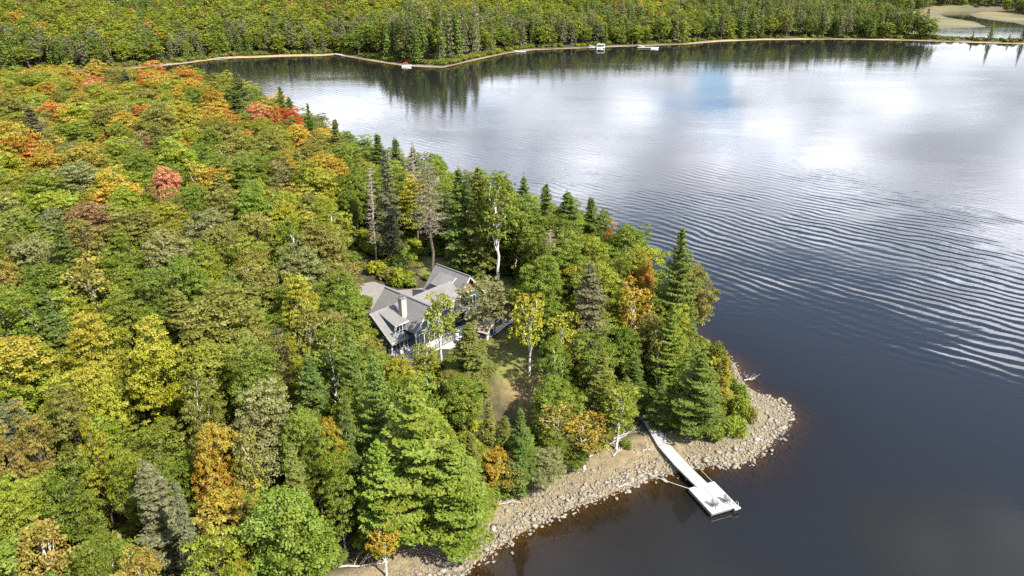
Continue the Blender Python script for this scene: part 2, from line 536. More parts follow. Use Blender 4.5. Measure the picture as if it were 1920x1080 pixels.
f maple -274.8 266.2 14.6 9.5 green 0
f maple -198.4 184.1 15.5 10.5 yellow 0.15
f maple -91.6 117.7 14.7 8.3 green 0
f maple -62.6 137.8 15.6 8.7 green 0
f maple -257.7 328.1 13.8 9 gold 0
f maple -203.8 297.1 16.2 9.5 yellow 0
f maple -236.8 340.3 18.9 11 orange 0
f maple -321.2 317.7 18 12.7 gold 0
f hemlock -244.2 250.9 17.3 8.6 spruce 0
f maple 8.7 128.1 16.9 8.6 green 0.1
f hemlock -23.9 74.8 16.7 6.8 spruce 0
f maple -129.9 221.2 17.5 12.5 yellow 0
f maple -335.2 350.7 18.5 12.3 green 0.1
f maple -212.5 350.1 17.2 12.6 gold 0.4
f maple -56.4 168.3 16.7 9.3 green 0
f maple -142.8 253.3 19.1 12.1 ygreen 0.4
f maple -84 105.8 14.4 7.2 olive 0.25
f maple -313.5 330.7 15.4 8.5 yellow 0.25
f maple -274.2 313.1 18.2 11.7 green 0
f maple -49.9 181 15.5 10.2 olive 0
f maple -82.9 127.6 14.3 9 greyolive 0
f maple -206.2 287.6 18.1 10.2 yellow 0
f maple -110.2 128 14.1 8.4 ygreen 0
f maple -128.5 117.4 13.9 7.6 yellow 0.4
f maple -46 46.7 16.5 8.2 green 0
f maple -174.3 338.5 18.6 11.1 gold 0.4
f maple -84.7 236.6 14.5 9.4 olive 0.4
f maple -151 218.3 14.4 9.6 gold 0.15
f maple -172.1 265.3 15.6 12.1 green 0
f maple -289.9 346.6 17.4 10.9 green 0.1
f maple -147.2 155.8 16.8 10.3 olive 0
f maple -173.3 242.6 16.2 12 ygreen 0.1
f maple 0.8 142.1 13.1 7.4 green 0
f maple -272.4 323.1 17.5 11.5 green 0
f maple -330.3 333.6 18.7 11.4 gold 0.15
f maple -164.3 173.9 15.4 8.9 green 0.1
f maple -140.9 338.1 14.5 9.6 orange 0
f maple -115.6 248.3 15.9 9.7 green 0
f maple -79.3 117 12.8 7.7 ygreen 0
f birch -68.3 170.5 16.3 8.3 olive 0
f maple -158.1 214.4 16.8 10.5 gold 0
f maple -158.2 201.6 16.6 9.2 greyolive 0.25
f maple -66.3 160.5 16.1 8.9 green 0
f maple -158.9 298.1 14 9.8 yellow 0
f maple -253.9 322 16.7 9.9 yellow 0
f maple -164.8 184.6 16.6 9.4 gold 0
f maple -309.5 349 16.9 9.7 orange 0.25
f birch -98.5 127.2 14.5 6.3 yellow 0
f maple 23 120.9 15.6 10.3 ygreen 0.25
f maple -178.2 324.9 18.7 11.4 gold 0
f maple -262.7 317.2 14.8 9.2 olive 0.15
f maple -104.1 95.2 15.2 7.2 ygreen 0.4
f maple -56.2 48.9 15.2 10.5 green 0
f maple -13.6 175.1 15.6 7 ygreen 0.25
f maple -148.4 342.4 18.3 12.7 ygreen 0.4
f maple -84.4 182.4 12.2 7.3 green 0
f maple -90.4 80.1 17.7 9.5 green 0
f maple -129.7 277.8 17.6 10.8 gold 0.25
f maple -35.3 123.5 15.8 7.8 ygreen 0.25
f maple -141.6 138.8 15.5 7.7 ygreen 0.1
f birch -108.7 143.1 16.6 6.3 olive 0
f maple -97.7 280.2 18.1 10.5 green 0
f maple -97.3 232.9 13.7 9.2 gold 0
f maple -29.2 177 15 7.5 green 0
f maple -186.9 208 17.8 10.2 green 0.1
f maple -288.2 289.1 14.9 10.7 orange 0
f maple -97 163.4 17.8 9.7 olive 0.4
f maple -192.7 346.9 15.5 11.6 gold 0.25
f maple -70.5 203 16.6 10.4 ygreen 0
f birch -68.8 155.1 16.1 5.7 yellow 0
f maple -68.7 57.1 12.9 7.2 green 0
f maple -280 318.1 15.1 8.8 green 0
f hemlock -158.8 308.9 16.7 9.4 greyspruce 0
f maple -168 317.7 16.8 9.4 olive 0
f maple -74.8 212.5 17 9.7 green 0
f maple -246.3 320.6 17.2 8.5 ygreen 0.4
f maple -75.8 108.2 16.5 7.7 greyolive 0
f maple -245.5 281 17.1 11 orange 0
f maple -301.6 297.3 16.8 12.7 ygreen 0
f maple -301.1 310 14.2 9.6 yellow 0
f maple -228.6 291.3 14.1 8.7 greyolive 0
f maple -248 269.9 17.2 12.1 olive 0
f maple -173.2 287.5 15.9 12.1 ygreen 0
f maple -178.8 347.8 16.2 11.1 greyolive 0
f maple -41.9 192.4 14.3 9.9 green 0.1
f maple -141.8 206.9 16.5 9.7 ygreen 0.4
f maple 9.2 115.8 15.1 7.6 green 0.1
f maple -224.3 313.4 17.5 12 yellow 0.15
f maple -163.8 193.3 17 8.9 green 0.1
f maple -125.7 126.5 15.3 7.5 green 0
f maple -240.3 348.4 14.2 8.9 orange 0.25
f maple -145.3 315.3 15.1 9.2 orange 0.4
f maple -172.3 253.8 16.7 9.5 yellow 0.15
f maple -206.2 329.2 19.1 11.5 gold 0
f maple -39.8 67.4 13 7.4 green 0.1
f maple -72.8 82.2 15.2 8.2 ygreen 0
f hemlock -157.1 151.9 15.9 9.4 hemlock 0
f maple -109.9 207.9 17.6 9.6 gold 0
f maple -313.2 310.6 17.7 9.6 ygreen 0.15
f maple -316.5 345.1 14.6 9 olive 0
f maple -176 205 14.6 10.2 green 0
f maple -137.1 160.2 13.3 8.1 green 0
f maple -59.1 198.5 17 9.8 gold 0
f maple -316.1 354 14.5 8.5 olive 0
f maple -98.4 119.7 13.2 8.8 ygreen 0.25
f maple -38.2 135.8 15.5 7.8 olive 0
f maple -113.4 292.6 15.3 9.1 green 0
f maple -229.9 332.7 15.8 8.9 orange 0
f maple -249 236.2 13.4 8.8 olive 0
f maple -147.6 307.6 17.6 9.8 ygreen 0
f maple -141.5 123 16.1 10.4 greyolive 0
f maple -182.7 181.1 15 8.1 olive 0.15
f maple -110.4 149.9 16.7 8.1 green 0
f maple -142.5 183.5 13.9 8.7 gold 0
f maple -210.2 301.6 14.6 9 orange 0.1
f maple -356.5 354 15.4 11.2 gold 0.25
f maple -176.7 184.9 17.1 9.4 ygreen 0
f maple -255.7 244.3 16.6 9.1 gold 0
f maple -181.6 261.7 16.9 11.8 olive 0.4
f maple -68.3 181.3 15.7 7.8 olive 0.15
f maple -166 152.5 13 8.2 ygreen 0.4
f maple -27.5 68.7 16.5 7.8 greyolive 0
f maple -62.7 171.9 14 7.2 olive 0
f maple -104.1 156.3 14.5 8.9 olive 0.25
f maple -144.5 224.2 16.1 9.5 olive 0.25
f maple -54.8 110.3 16.6 9 greyolive 0.1
f maple -134.9 230 15.5 10.8 ygreen 0
f maple -93.2 129.7 16.3 7.7 greyolive 0.25
f maple -128.7 151.2 15.4 7.6 greyolive 0.4
f maple -131 131.6 14.4 7.3 yellow 0
f maple 8.5 150.6 13.3 8.7 green 0.1
f maple -202.2 235 14.2 9.5 gold 0.15
f maple -130.3 301.2 16 11.3 gold 0.25
f maple -125.8 292.1 16.5 12.7 gold 0
f maple -199.6 215.8 16.2 10.3 ygreen 0.15
f maple -54.3 131.8 16.8 8 olive 0.15
f maple -84.6 150.4 14.7 8.8 yellow 0
f maple -125.1 230.3 16.6 9.6 yellow 0
f maple -8.7 140.2 14.2 9.7 green 0
f maple -191.2 199.5 18.4 10.4 olive 0.1
f maple -47.7 131.1 16.9 8.2 green 0
f maple -93.9 92.8 15.6 7.9 olive 0
f maple -159.4 316.1 17.4 9.1 yellow 0.1
f maple -291.4 327.1 17 12.2 orange 0.25
f maple -109.5 306.2 16.6 11.7 yellow 0
f maple -30.8 81.3 15 7.9 olive 0
f maple -158.5 142.1 14.7 8.8 ygreen 0
f maple 2.4 133.5 16.4 9.4 green 0
f maple -220.2 281.5 15.8 10.1 ygreen 0.4
f maple -178.5 295.4 15.9 10.4 yellow 0.25
f maple -19.1 178.2 17.6 9.3 ygreen 0.1
f maple -329.5 324 18.6 12.9 olive 0
f maple -38.4 181.6 14.8 8.7 olive 0.1
f maple -115.2 231.7 16 8.7 orange 0
f maple -176 224.4 13.7 8.6 ygreen 0.15
f maple -101.7 112.7 16.2 9.3 ygreen 0.25
f maple -22.7 82 16.4 7.9 green 0
f maple -169.4 159 12.3 7.4 yellow 0
f hemlock -45.2 90.1 15.8 8.3 hemlock 0.25
f hemlock -128.1 168.1 18.9 8.9 hemlock 0
f maple -34.5 202.6 14.9 10.3 green 0
f maple -256.7 339.4 18.4 10.5 gold 0
f maple -121.4 122.4 14.7 7.8 green 0
f maple -2.4 165 16.9 8.2 green 0
f maple -137.6 201.6 13.5 8.5 gold 0.1
f maple -118.9 180.5 16.8 8.2 greyolive 0.4
f maple -208.1 312.8 15.3 9.2 green 0
f maple -115.9 141.1 15.3 7.7 green 0
f maple -271.5 305.2 16.6 10.1 olive 0.25
f maple -149.5 139.3 16.6 7.8 yellow 0.25
f maple -172.1 193 16.2 9.3 yellow 0
f maple -220.9 343.3 15.3 11.5 greyolive 0.1
f maple -287 280.7 13.9 9.4 green 0
f maple -86.7 277.2 16.9 9 gold 0
f maple -137.3 322.2 16 10.9 green 0
f maple -195.5 317.8 14.2 9.1 yellow 0
f hemlock -211.3 234.3 16.3 9.8 hemlock 0
f maple -197.2 291.2 17.1 8.8 ygreen 0.15
f maple -222.3 251.5 17.7 11.8 greyolive 0
f maple -146.2 286.4 15.2 8.8 ygreen 0
f maple -34.2 108.4 15.8 7.9 greyolive 0.1
f maple -57.7 206.8 15.5 10.4 olive 0
f maple -64.8 69.8 13 8 yellow 0.15
f maple -100 151.8 14.8 7.4 olive 0.25
f maple -89.2 89.1 16.7 8.1 green 0.1
f maple -175.9 233 18.5 11.5 gold 0.15
f maple -86.7 195.6 14.6 10 yellow 0.1
f birch -135.1 168.6 16.4 8.1 olive 0
f maple -97.5 292.1 15 9.6 orange 0.1
f maple -44.6 154.8 15.2 7.1 ygreen 0
f maple -142.4 243.7 18.4 12.2 olive 0.4
f maple -163.3 225.1 16.6 8.5 ygreen 0.1
f maple -123.5 306.2 13.9 8.8 gold 0
f maple -67.9 218.8 17.5 9.7 olive 0.1
f maple -49.8 192.3 15.6 9.8 olive 0.15
f hemlock -108.6 103.9 15 6.4 greyspruce 0.25
f maple -150.4 183 14.4 9.7 ygreen 0.1
f maple -134.8 249.9 17.2 9.3 ygreen 0
f maple -162 274.6 15.1 11 yellow 0
f maple -110.3 176.8 16.3 9.9 gold 0.4
f maple -114.3 266.6 17.3 10.3 ygreen 0.4
f maple -57.3 101.3 14.1 8.2 green 0.1
f maple -215.8 336.1 18.1 12.1 green 0.1
f maple -137.5 265.7 14.2 9.2 yellow 0
f hemlock -58.2 142.3 16.6 7 hemlock 0
f maple -177.4 312.4 15.3 10.1 ygreen 0.25
f maple -71.1 251.9 14.9 8.5 ygreen 0
f maple -128.8 328.6 17.5 12.7 olive 0
f maple -189.6 183.4 15.4 8.9 green 0
f maple 15.9 129 13.3 8.3 green 0
f maple -187.5 294.3 18.5 11.1 ygreen 0
f maple -149.8 171.7 13.6 7.5 green 0
f maple -183.7 239.2 19.8 13 olive 0
f maple -41.5 142.9 13.7 8.1 yellow 0.1
f maple 13.1 105 15.9 8.7 ygreen 0.15
f maple 2.4 160 14.5 8.7 yellow 0
f maple -254 297.5 18 10.4 green 0
f maple -109.1 274.8 17.2 8.8 olive 0
f maple -203.2 242.5 16.9 10.5 orange 0
f maple -147 128.8 14 9.4 yellow 0.25
f maple -242.8 335.7 16.8 9.3 ygreen 0.25
f maple -32.2 116.4 16.6 8.8 olive 0
f maple -207 195 16 8.5 gold 0
f maple -124 319.5 16.2 11.6 gold 0.1
f maple -80.2 67.4 15.9 7.4 olive 0
f maple -30.6 162.6 14.8 8.9 green 0
f maple -164.7 305.4 13.2 8.6 olive 0
f maple -173 303.3 13.7 9.2 gold 0
f maple -189.1 324.6 14.4 10.1 olive 0.1
f maple -57.7 126.7 12.4 7.6 olive 0
f maple -73.1 161.7 14.1 7.6 green 0.1
f maple -189.8 250.6 14.2 9.9 olive 0
f maple -140.1 171.5 15.8 7.4 greyolive 0.4
f maple -145.2 233.5 17.9 10.8 orange 0
f maple -161.1 156.8 13.4 7.3 olive 0.1
f maple -91 271.4 16.9 8.7 green 0
f maple -132.4 335.8 14.6 9 ygreen 0
f maple -121.1 163.8 14.3 9.1 greyolive 0
f maple -83.3 203 18 11.4 olive 0.4
f maple -117.6 280.2 16.2 12.4 olive 0
f maple -169.9 295.9 16.7 9 gold 0
f maple -155.5 194.1 14.4 8.7 greyolive 0
f maple -28 57.4 14.2 8.2 olive 0.4
f maple -87.8 157.2 14 7.3 ygreen 0.4
f maple -309.4 339.1 14.6 9.9 greyolive 0.25
f maple -86.1 121.7 15.3 8.8 green 0.1
f maple -51.1 158.1 15.8 7 greyolive 0.1
f maple -96.1 260.5 16.7 9.9 green 0.1
f maple -76.4 92 12.5 7.6 olive 0
f maple -222.8 303.8 13.1 8.5 yellow 0.4
f maple -48.4 125.4 12.6 7.2 yellow 0.1
f maple -86.3 188.9 13.2 7.1 orange 0.4
f maple -24.4 94.6 13.8 7.8 green 0
f hemlock -83.7 62.3 14.7 8.3 spruce 0.25
f maple -250.7 315.2 14.4 8.9 gold 0
f maple -77.8 146.8 16.5 8.3 ygreen 0
f maple -190.3 286.1 14.1 9.9 gold 0.25
f maple -14.3 168.8 15.4 8.1 ygreen 0
f maple -264.9 277.5 16.4 9.3 olive 0.1
f maple -225.2 349.9 16.7 9.3 green 0.1
f maple -40.2 149.6 16.3 8.4 yellow 0
f maple -183.5 187.6 13.3 7.2 ygreen 0
f hemlock -296.3 354.4 16.7 8.4 hemlock 0
f maple -53.8 174.1 14.1 7.7 greyolive 0
f maple -137.3 330.7 18 9.7 ygreen 0
f maple -160.1 178.9 14.4 7.1 olive 0
f maple -3.8 146.8 13.3 7.5 olive 0
f maple -154.3 277.3 15.4 10.1 gold 0
f maple -330.3 344.1 15.2 9.5 ygreen 0
f maple -264.2 324.4 16.1 9.3 yellow 0.25
f maple -294.4 284.4 17.5 10.1 gold 0.1
f maple -95.1 175.2 15.7 9.3 ygreen 0
f maple -113.8 156.6 14.8 7.7 ygreen 0
f maple -210.3 258.2 16.2 9.6 ygreen 0
f maple -266 340.6 17.2 12.8 gold 0
f maple -69.1 99.7 15.4 9.6 green 0
f maple -237.9 266.9 14.2 9.3 green 0
f maple -158.6 263 16.9 10.7 olive 0.1
f hemlock -225.7 232 15.7 8.5 greyspruce 0
f maple -149.1 189.6 14.2 7.7 gold 0.25
f maple -86.6 164.7 16.2 8 olive 0
f maple -74.9 220.8 16.2 10 ygreen 0.1
f maple -236.3 310.3 15 10.8 orange 0.1
f hemlock -132.3 285.7 15.8 8.8 greyspruce 0.4
f maple -309.6 302 15 9.4 gold 0.4
f maple -64.4 128.3 15.8 8 yellow 0
f hemlock -73.4 68.8 15 7.9 greyspruce 0.1
f maple -185.7 221.5 16.6 9 orange 0.15
f maple -27 193.4 15.5 9.9 olive 0
f maple 8.2 157 13.2 8.5 ygreen 0.1
f maple -197 282.9 16.5 9.6 orange 0
f maple -213.7 294.8 18.7 11.5 yellow 0.15
f maple -351.5 345.5 13.9 8.5 green 0.1
f maple -190.8 175.6 16.1 10 olive 0
f hemlock -236.1 229.8 16.6 7.7 greyspruce 0.15
f maple -258.1 348.2 14.9 10.5 olive 0.25
f maple -157.3 333.5 15.6 9.3 greyolive 0.25
f maple -214.7 317.3 16.4 11.2 yellow 0
f maple -20.1 147.2 16.2 8.4 yellow 0.4
f maple -281.9 310.4 16.2 9.4 gold 0
f maple -69.7 140.5 14.7 8 olive 0.15
f maple -250.1 261.9 14.4 9.2 ygreen 0
f maple -247.1 243.5 18.7 11.3 green 0
f hemlock -81.2 271.1 16.8 7.8 spruce 0
f maple -302.2 347.6 13.4 8.6 ygreen 0
f maple -52.2 87.8 15.4 7 green 0
f maple -214.5 277 15 9.3 green 0.1
f hemlock -35.2 158.6 14.6 6.5 spruce 0
f hemlock -86.5 177.4 16.1 6.4 hemlock 0.4
f maple -273.4 352.8 14.3 9.1 green 0
f hemlock -162.6 147.1 13.8 6.6 hemlock 0.4
f maple -28.7 170.4 16 8.7 ygreen 0
f maple -179.5 270.2 13.6 8.6 ygreen 0
f maple -120.2 189.5 15.7 7 olive 0
f maple -124.6 205.5 16.1 10.1 gold 0
f maple -65.1 243.2 16.4 9.4 olive 0
f maple -38.9 53.1 12.4 7.3 green 0.1
f maple -292 335.4 15.2 9.2 gold 0.1
f maple -336.1 328.3 15.7 8.6 greyolive 0
f maple -70 194.1 14.2 8.7 orange 0
f maple -307.2 326.2 15.9 11.7 olive 0
f maple -75.4 155 15.2 8.4 green 0
f maple -26.7 102.5 13 7.2 green 0
f maple -90.3 232.1 14.7 9.6 green 0
f maple -103 227.7 16.3 9.7 gold 0
f maple -108.1 216 14.6 9.5 green 0.1
f maple -240 296.8 15.6 10.9 green 0
f maple -159.1 250.3 16.2 11.2 green 0.1
f maple -62.3 92.9 13.6 7 ygreen 0
f maple -94.5 216.2 17.7 9.9 yellow 0.4
f maple -190.4 214.8 16 10.2 yellow 0
f maple -56.4 60.7 13.6 7.1 green 0
f maple -135.8 146.7 12.6 7.3 olive 0.25
f maple 14.3 148.1 16.1 7.8 ygreen 0
f maple -134.3 127.3 14.9 7 green 0
f maple -43.2 96.2 13.7 8.8 green 0
f maple -58.3 232.3 15.3 8.6 ygreen 0.4
f maple 4.8 103.1 15.5 7.1 green 0
f maple -117 257.6 18.6 10.9 gold 0
f maple 30.5 112.6 15.7 7.2 olive 0
f maple -103.3 124.9 16.5 7.8 green 0
f hemlock -68.7 86.4 16.9 6.6 greyspruce 0.1
f maple -188.9 307.7 16.8 9 ygreen 0
f maple -167.5 232.2 15.4 9.6 gold 0.15
f maple -8.4 172.1 16.3 7.4 green 0.1
f maple -282.1 325.6 14.9 8.5 gold 0.1
f maple -59.9 161.4 14.4 7.7 green 0
f maple -230.8 324.7 13.9 9.1 gold 0
f maple -181.6 332.6 16.5 8.8 olive 0.4
f maple -81.2 178.1 13.6 7.2 olive 0.25
f maple -117.6 238.5 17.2 10.5 ygreen 0
f maple 1.2 154 15.1 7.5 green 0
f maple -42.3 128.8 15.5 7.4 yellow 0.25
f maple -136.3 154.3 16.2 7.9 olive 0.15
f maple -190.6 229.8 10.3 4.7 green 0
f maple -115.3 125.7 10.7 5.8 green 0
f maple -171.9 213.4 11 5.5 yellow 0.15
f maple -210.3 200.5 11.6 5.2 ygreen 0.25
f birch -182 165.6 12.5 4.3 olive 0
f maple -169.6 187.2 12.5 5 green 0.1
f hemlock -31.7 88 10.8 5.7 greyspruce 0.4
f maple -56.2 214.1 13.2 5 olive 0
f maple -168.5 282.4 10.5 5 gold 0
f maple -59.5 54.4 11.3 5.6 green 0
f maple -127.5 210.7 11.1 5.1 olive 0.4
f maple -181.8 288.3 12.4 5.1 ygreen 0
f maple -247 256.8 11.8 4.7 yellow 0
f maple -138.9 178 12.8 5 ygreen 0
f maple -210.2 271.6 13.4 5.5 olive 0
f maple -253.9 303.3 10.7 5.1 yellow 0
f hemlock -97.2 226.6 11.8 4.6 spruce 0
f maple -189 278.8 11 5.7 orange 0
f maple -258 283.6 10.5 5.5 olive 0.25
f maple -298.8 323.1 11.2 5.7 olive 0.4
f maple -153.3 135.1 13.4 5.7 olive 0
f maple -292.3 295.1 10.8 5.9 gold 0
f maple -131.3 213.9 12 6.1 ygreen 0.25
f maple -135.3 256.6 12.8 4.8 ygreen 0.25
f maple -334.6 340.1 12.7 4.7 gold 0
f maple 22.2 105.1 13.3 4.9 ygreen 0
f maple -262.4 272.1 11.7 6 olive 0.25
f hemlock -152.9 285.5 11.5 4.6 hemlock 0.1
f maple -79 242.9 11.7 5.1 ygreen 0.1
f maple -116.3 97.4 10.3 5.5 greyolive 0.15
f maple -82.9 229.6 9.7 5.5 ygreen 0.1
f maple -102.4 106 10.4 4.8 green 0
f maple -140.5 260 10.3 4.6 olive 0.25
f maple -250.8 340.1 11.1 5.2 olive 0.25
f maple -252.4 307.7 9.9 6.2 green 0
f maple -268.7 265.7 10 5.3 orange 0
f maple -109.6 246.1 10.1 5.6 ygreen 0.25
f maple -173.4 180.4 10.9 4.8 ygreen 0.15
f maple -79 104.5 10.6 4.8 green 0
f maple -155.3 225.3 10.4 5.7 greyolive 0.25
f maple -128.5 311.7 10.5 6.1 olive 0
f maple -189.2 302.3 12.3 4.9 olive 0.4
f birch -52.2 103.9 13.2 4.4 yellow 0
f maple -241.6 231.9 12.5 5.9 gold 0.15
f maple -287.5 353.1 12.8 5.5 ygreen 0
f maple -137.8 299.9 12.7 5.7 ygreen 0.4
f hemlock -101.2 213.9 14.1 4.8 spruce 0
f maple -227.1 344.6 11.8 5.4 olive 0
f maple -81.6 191.2 10.9 4.7 yellow 0
f maple -55.2 179 10.3 4.6 greyolive 0.4
f maple -219.2 273.5 12.9 6 ygreen 0
f maple -167 332.9 10.4 4.7 greyolive 0
f maple -57.6 94.2 12.8 4.8 green 0
f maple -154 304.1 10.4 5.3 gold 0.15
f maple -148.3 260.9 10.5 5.4 ygreen 0.1
f maple 21.2 138.3 13.1 5.1 green 0
f maple -227.7 248 12.4 5.1 orange 0.25
f maple -116.8 134.8 9.7 4.7 ygreen 0
f maple -131.9 201.5 10.9 5.1 yellow 0.1
f maple -123.5 236.1 13.2 5.6 orange 0.25
f maple -79.6 266.5 9.8 5.1 ygreen 0
f maple -98.1 169.9 9.9 5 olive 0.15
f maple -184.3 215.2 12.9 5.2 ygreen 0
f maple -229.8 257.9 11.6 6.4 ygreen 0.15
f maple -65.9 231.9 11.4 5.3 green 0
f maple -181.3 225.8 11.2 5.2 yellow 0
f maple -140.8 271.1 12 4.9 gold 0
f maple -106.6 291.1 13.4 6.2 olive 0
f maple -203.2 200.1 13 5.9 olive 0.15
f maple -313.9 322.2 13.1 4.6 ygreen 0.15
f maple -298 315.8 11 5 yellow 0
f maple -140.1 305.1 11 5.1 gold 0.1
f maple -64.3 52.2 10.5 5.3 ygreen 0.4
f maple 26.5 102.3 11.3 5.3 green 0
f maple -273 340 12.1 4.8 yellow 0.25
f maple -297.6 340.7 11.9 5.8 olive 0.4
f maple -6.6 81 11.8 5.5 green 0.1
f maple -203 210.4 10.7 5.2 olive 0
f maple -68 150.1 9.8 4.8 yellow 0.15
f maple -157.3 172.1 9.7 5.7 green 0
f maple -112.7 200.2 12.9 5.5 gold 0.4
f maple -118.6 107.2 12.3 6.4 ygreen 0
f maple -114.3 286.8 10.9 5.5 olive 0
f maple -255.9 316.5 9.5 5.4 green 0.1
f maple -295.7 320.3 13.4 4.6 green 0
f maple -232.5 263.6 10 5.4 gold 0
f maple -201.6 324.1 12.8 4.6 ygreen 0.4
f maple -149.3 199.2 12.8 5.6 gold 0
f maple 11.1 111.2 12.4 5.4 olive 0.4
f maple -171.6 312.2 12.4 5 yellow 0
f maple -93.4 74.8 13.2 4.9 olive 0
f maple -24.9 89.2 13.5 5.1 olive 0
f maple -213.8 223.7 11.6 4.8 olive 0
f maple -146.4 292 10.3 4.9 ygreen 0.1
f maple -52.4 152.4 10.4 4.6 olive 0
f maple -14.6 83.3 11.3 4.7 yellow 0
f maple -237.2 282.5 11.8 5.4 ygreen 0
f maple -222.7 211.8 9.6 5.2 gold 0.4
f birch -82.4 173.3 12.6 4.8 yellow 0.4
f maple -57.9 89.3 11.7 6 ygreen 0
f hemlock -48.1 51.5 13.2 4.7 hemlock 0.25
f maple -210.4 280.5 10.5 4.9 yellow 0
f maple -48.7 61 11.3 5 ygreen 0.15
f maple 3.3 127.5 13 5.3 green 0
f maple 29.3 117.4 12.8 4.7 green 0
f maple -91.3 240.2 11.9 5.4 gold 0.1
f maple -180.8 211.1 11.6 5.1 ygreen 0.4
f maple -89.6 146 10 5.9 ygreen 0
f maple -47.3 142.4 13.3 5.8 greyolive 0
f maple -58.8 122.1 10.7 5 green 0
f maple -197.2 198.7 10.1 4.8 greyolive 0
f maple 5.1 123.3 12.9 5.1 green 0
f maple -75.7 54.6 11.8 6 ygreen 0.4
f maple 6.2 84.5 9.8 6.2 green 0.1
f hemlock -38.6 98.8 14.4 4.8 hemlock 0.4
f maple -20.9 183.7 11.9 5.3 green 0
f maple -34.7 66.2 10.2 4.7 green 0
f maple -128.6 123 12.5 4.7 olive 0.25
f maple -188.2 234.4 10.2 4.7 yellow 0.25
f maple -282.5 352.9 12 5.5 orange 0
f maple -164.1 267 11.2 5.1 orange 0
f maple -281.5 271.7 12 5.9 ygreen 0.25
f maple -135.6 274.2 13.4 5.6 green 0
f maple -167.2 167.6 13.3 5.9 green 0
f maple -124.3 215.6 11.4 6.2 green 0
f maple -285.7 317 13.1 5.8 yellow 0
f maple -36 62.6 12.8 4.8 green 0
f maple -135.3 116.7 10.7 6 ygreen 0.4
f hemlock 25.4 127.9 13.4 4.9 spruce 0.25
f maple -165.7 291.3 10.4 5.8 yellow 0.4
f maple 21.8 110.2 10.8 5 green 0
f maple -53.9 148.8 13.3 5.9 ygreen 0.1
f maple -8.5 72 10.9 5.3 ygreen 0.1
f maple -32.7 194.1 10.1 5 green 0
f maple -317.8 334.4 13.1 5 ygreen 0.25
f maple -92.4 159.1 12.3 5.2 yellow 0
f hemlock -41.6 200.4 11 4.9 spruce 0.15
f maple 25.8 113.2 10.3 4.7 green 0.1
f maple -81.1 220.2 12.8 5.4 gold 0.1
f maple -183.4 202.6 12.2 6.1 green 0
f maple -169.3 178.9 10.8 6 olive 0
f maple -242.5 237.5 9.7 5.8 ygreen 0.4
f maple -98.7 132 10.9 5.7 greyolive 0
f maple -154.1 312.7 12.3 4.9 gold 0.1
f maple -189.2 191.2 10 4.9 ygreen 0.15
f maple -340.3 335.7 12.2 4.9 olive 0.4
f maple -184.5 267.6 12.9 5.4 gold 0.1
f maple -134.3 135.1 10.9 4.8 greyolive 0
f maple -52 224 10.4 5 green 0
f maple -92.1 210.5 12.9 6 green 0.1
f maple -152.3 212.9 11.6 4.7 green 0
f maple -158.3 220.8 13 5 olive 0
f maple -19.8 87.6 11.1 5.1 olive 0.25
f maple -68.9 145.4 12.1 5 ygreen 0
f maple -164.7 246.9 13 5.6 yellow 0.1
f maple -92.4 286.8 12.1 6.5 orange 0
f maple -288.8 320.6 11.4 4.9 gold 0.4
f maple -278.5 340.1 11.8 6.4 olive 0
f maple -47.7 76.6 10.8 4.9 ygreen 0.1
f maple -166.2 215.4 13.2 4.6 yellow 0.1
f hemlock -151.1 151.1 10.8 4.4 greyspruce 0
f maple 5.9 89.9 13.3 5.5 green 0.1
f maple -242.9 316.2 12 4.8 ygreen 0
f maple -225.7 338.2 12.5 5.8 olive 0
f maple -44.3 217.3 10.2 4.7 green 0
f maple -231.7 269.3 10.6 4.7 green 0
f maple -242.4 273.6 9.8 4.7 green 0
f maple -243.5 311.5 11.4 5.6 ygreen 0
f hemlock -105 244.1 10.9 5.6 hemlock 0.15
f maple -117.9 323.6 12.4 5.6 yellow 0.15
f maple -268.3 318 12.2 4.9 olive 0
f maple -168.7 345.9 9.6 5.3 olive 0
f maple -68.7 239.2 10.8 4.7 olive 0.4
f maple -41.3 174.4 12.9 5.9 olive 0.4
f maple -206.4 213.3 13.4 4.7 olive 0.4
f maple -105.1 269.5 11.4 5 gold 0
f hemlock -161.7 292.2 13.9 4.2 hemlock 0.4
f birch -64.6 63.6 12.6 5 olive 0.1
f maple -230.1 338.3 10 5.5 gold 0.25
f maple -115.9 206 11.7 4.7 orange 0.1
f maple -91.6 189.7 13.5 5.8 green 0
f maple -148.3 163 13.1 4.9 ygreen 0
f maple -59.7 132.1 10.7 5.7 ygreen 0
f maple -196.2 233.3 10.8 5.7 gold 0.25
f maple -191.7 275.2 11.2 4.7 orange 0.4
f maple -142.6 160 9.8 4.8 green 0.1
f maple -8.9 146.1 11.1 5.3 green 0
f maple -206 218.7 10.5 4.7 ygreen 0.15
f maple -121.8 169.1 12.9 4.6 ygreen 0.25
f maple 16.8 95 11.7 5.1 green 0
f maple -93.6 123.1 10.1 5.7 ygreen 0
f maple -167.6 310.9 9.7 5.3 greyolive 0.4
f maple -139.1 221.8 12.4 5.1 olive 0
f maple -73.9 103.7 11.3 4.8 ygreen 0.4
f maple -80.8 132.6 9.7 4.9 ygreen 0
f maple -86.3 245 12.3 6 orange 0.15
f maple -340.6 355.2 11.1 6.1 greyolive 0
f maple -40 47.8 12.4 6.1 green 0
f maple -76.3 247.8 10.2 5.2 green 0.1
f maple -283.6 293.8 13.1 5.1 gold 0
f maple -143.2 134.5 10.9 4.9 ygreen 0
f maple -199.2 262.1 12.3 5.2 orange 0
f maple -151.7 298.1 11 5.1 gold 0
f maple -315.9 339.4 10.2 4.8 green 0
f maple -260.1 332.7 11.7 4.9 yellow 0.1
f maple -254.6 311.5 13.2 4.8 green 0
f maple -108.8 191.2 11.3 6.4 greyolive 0.4
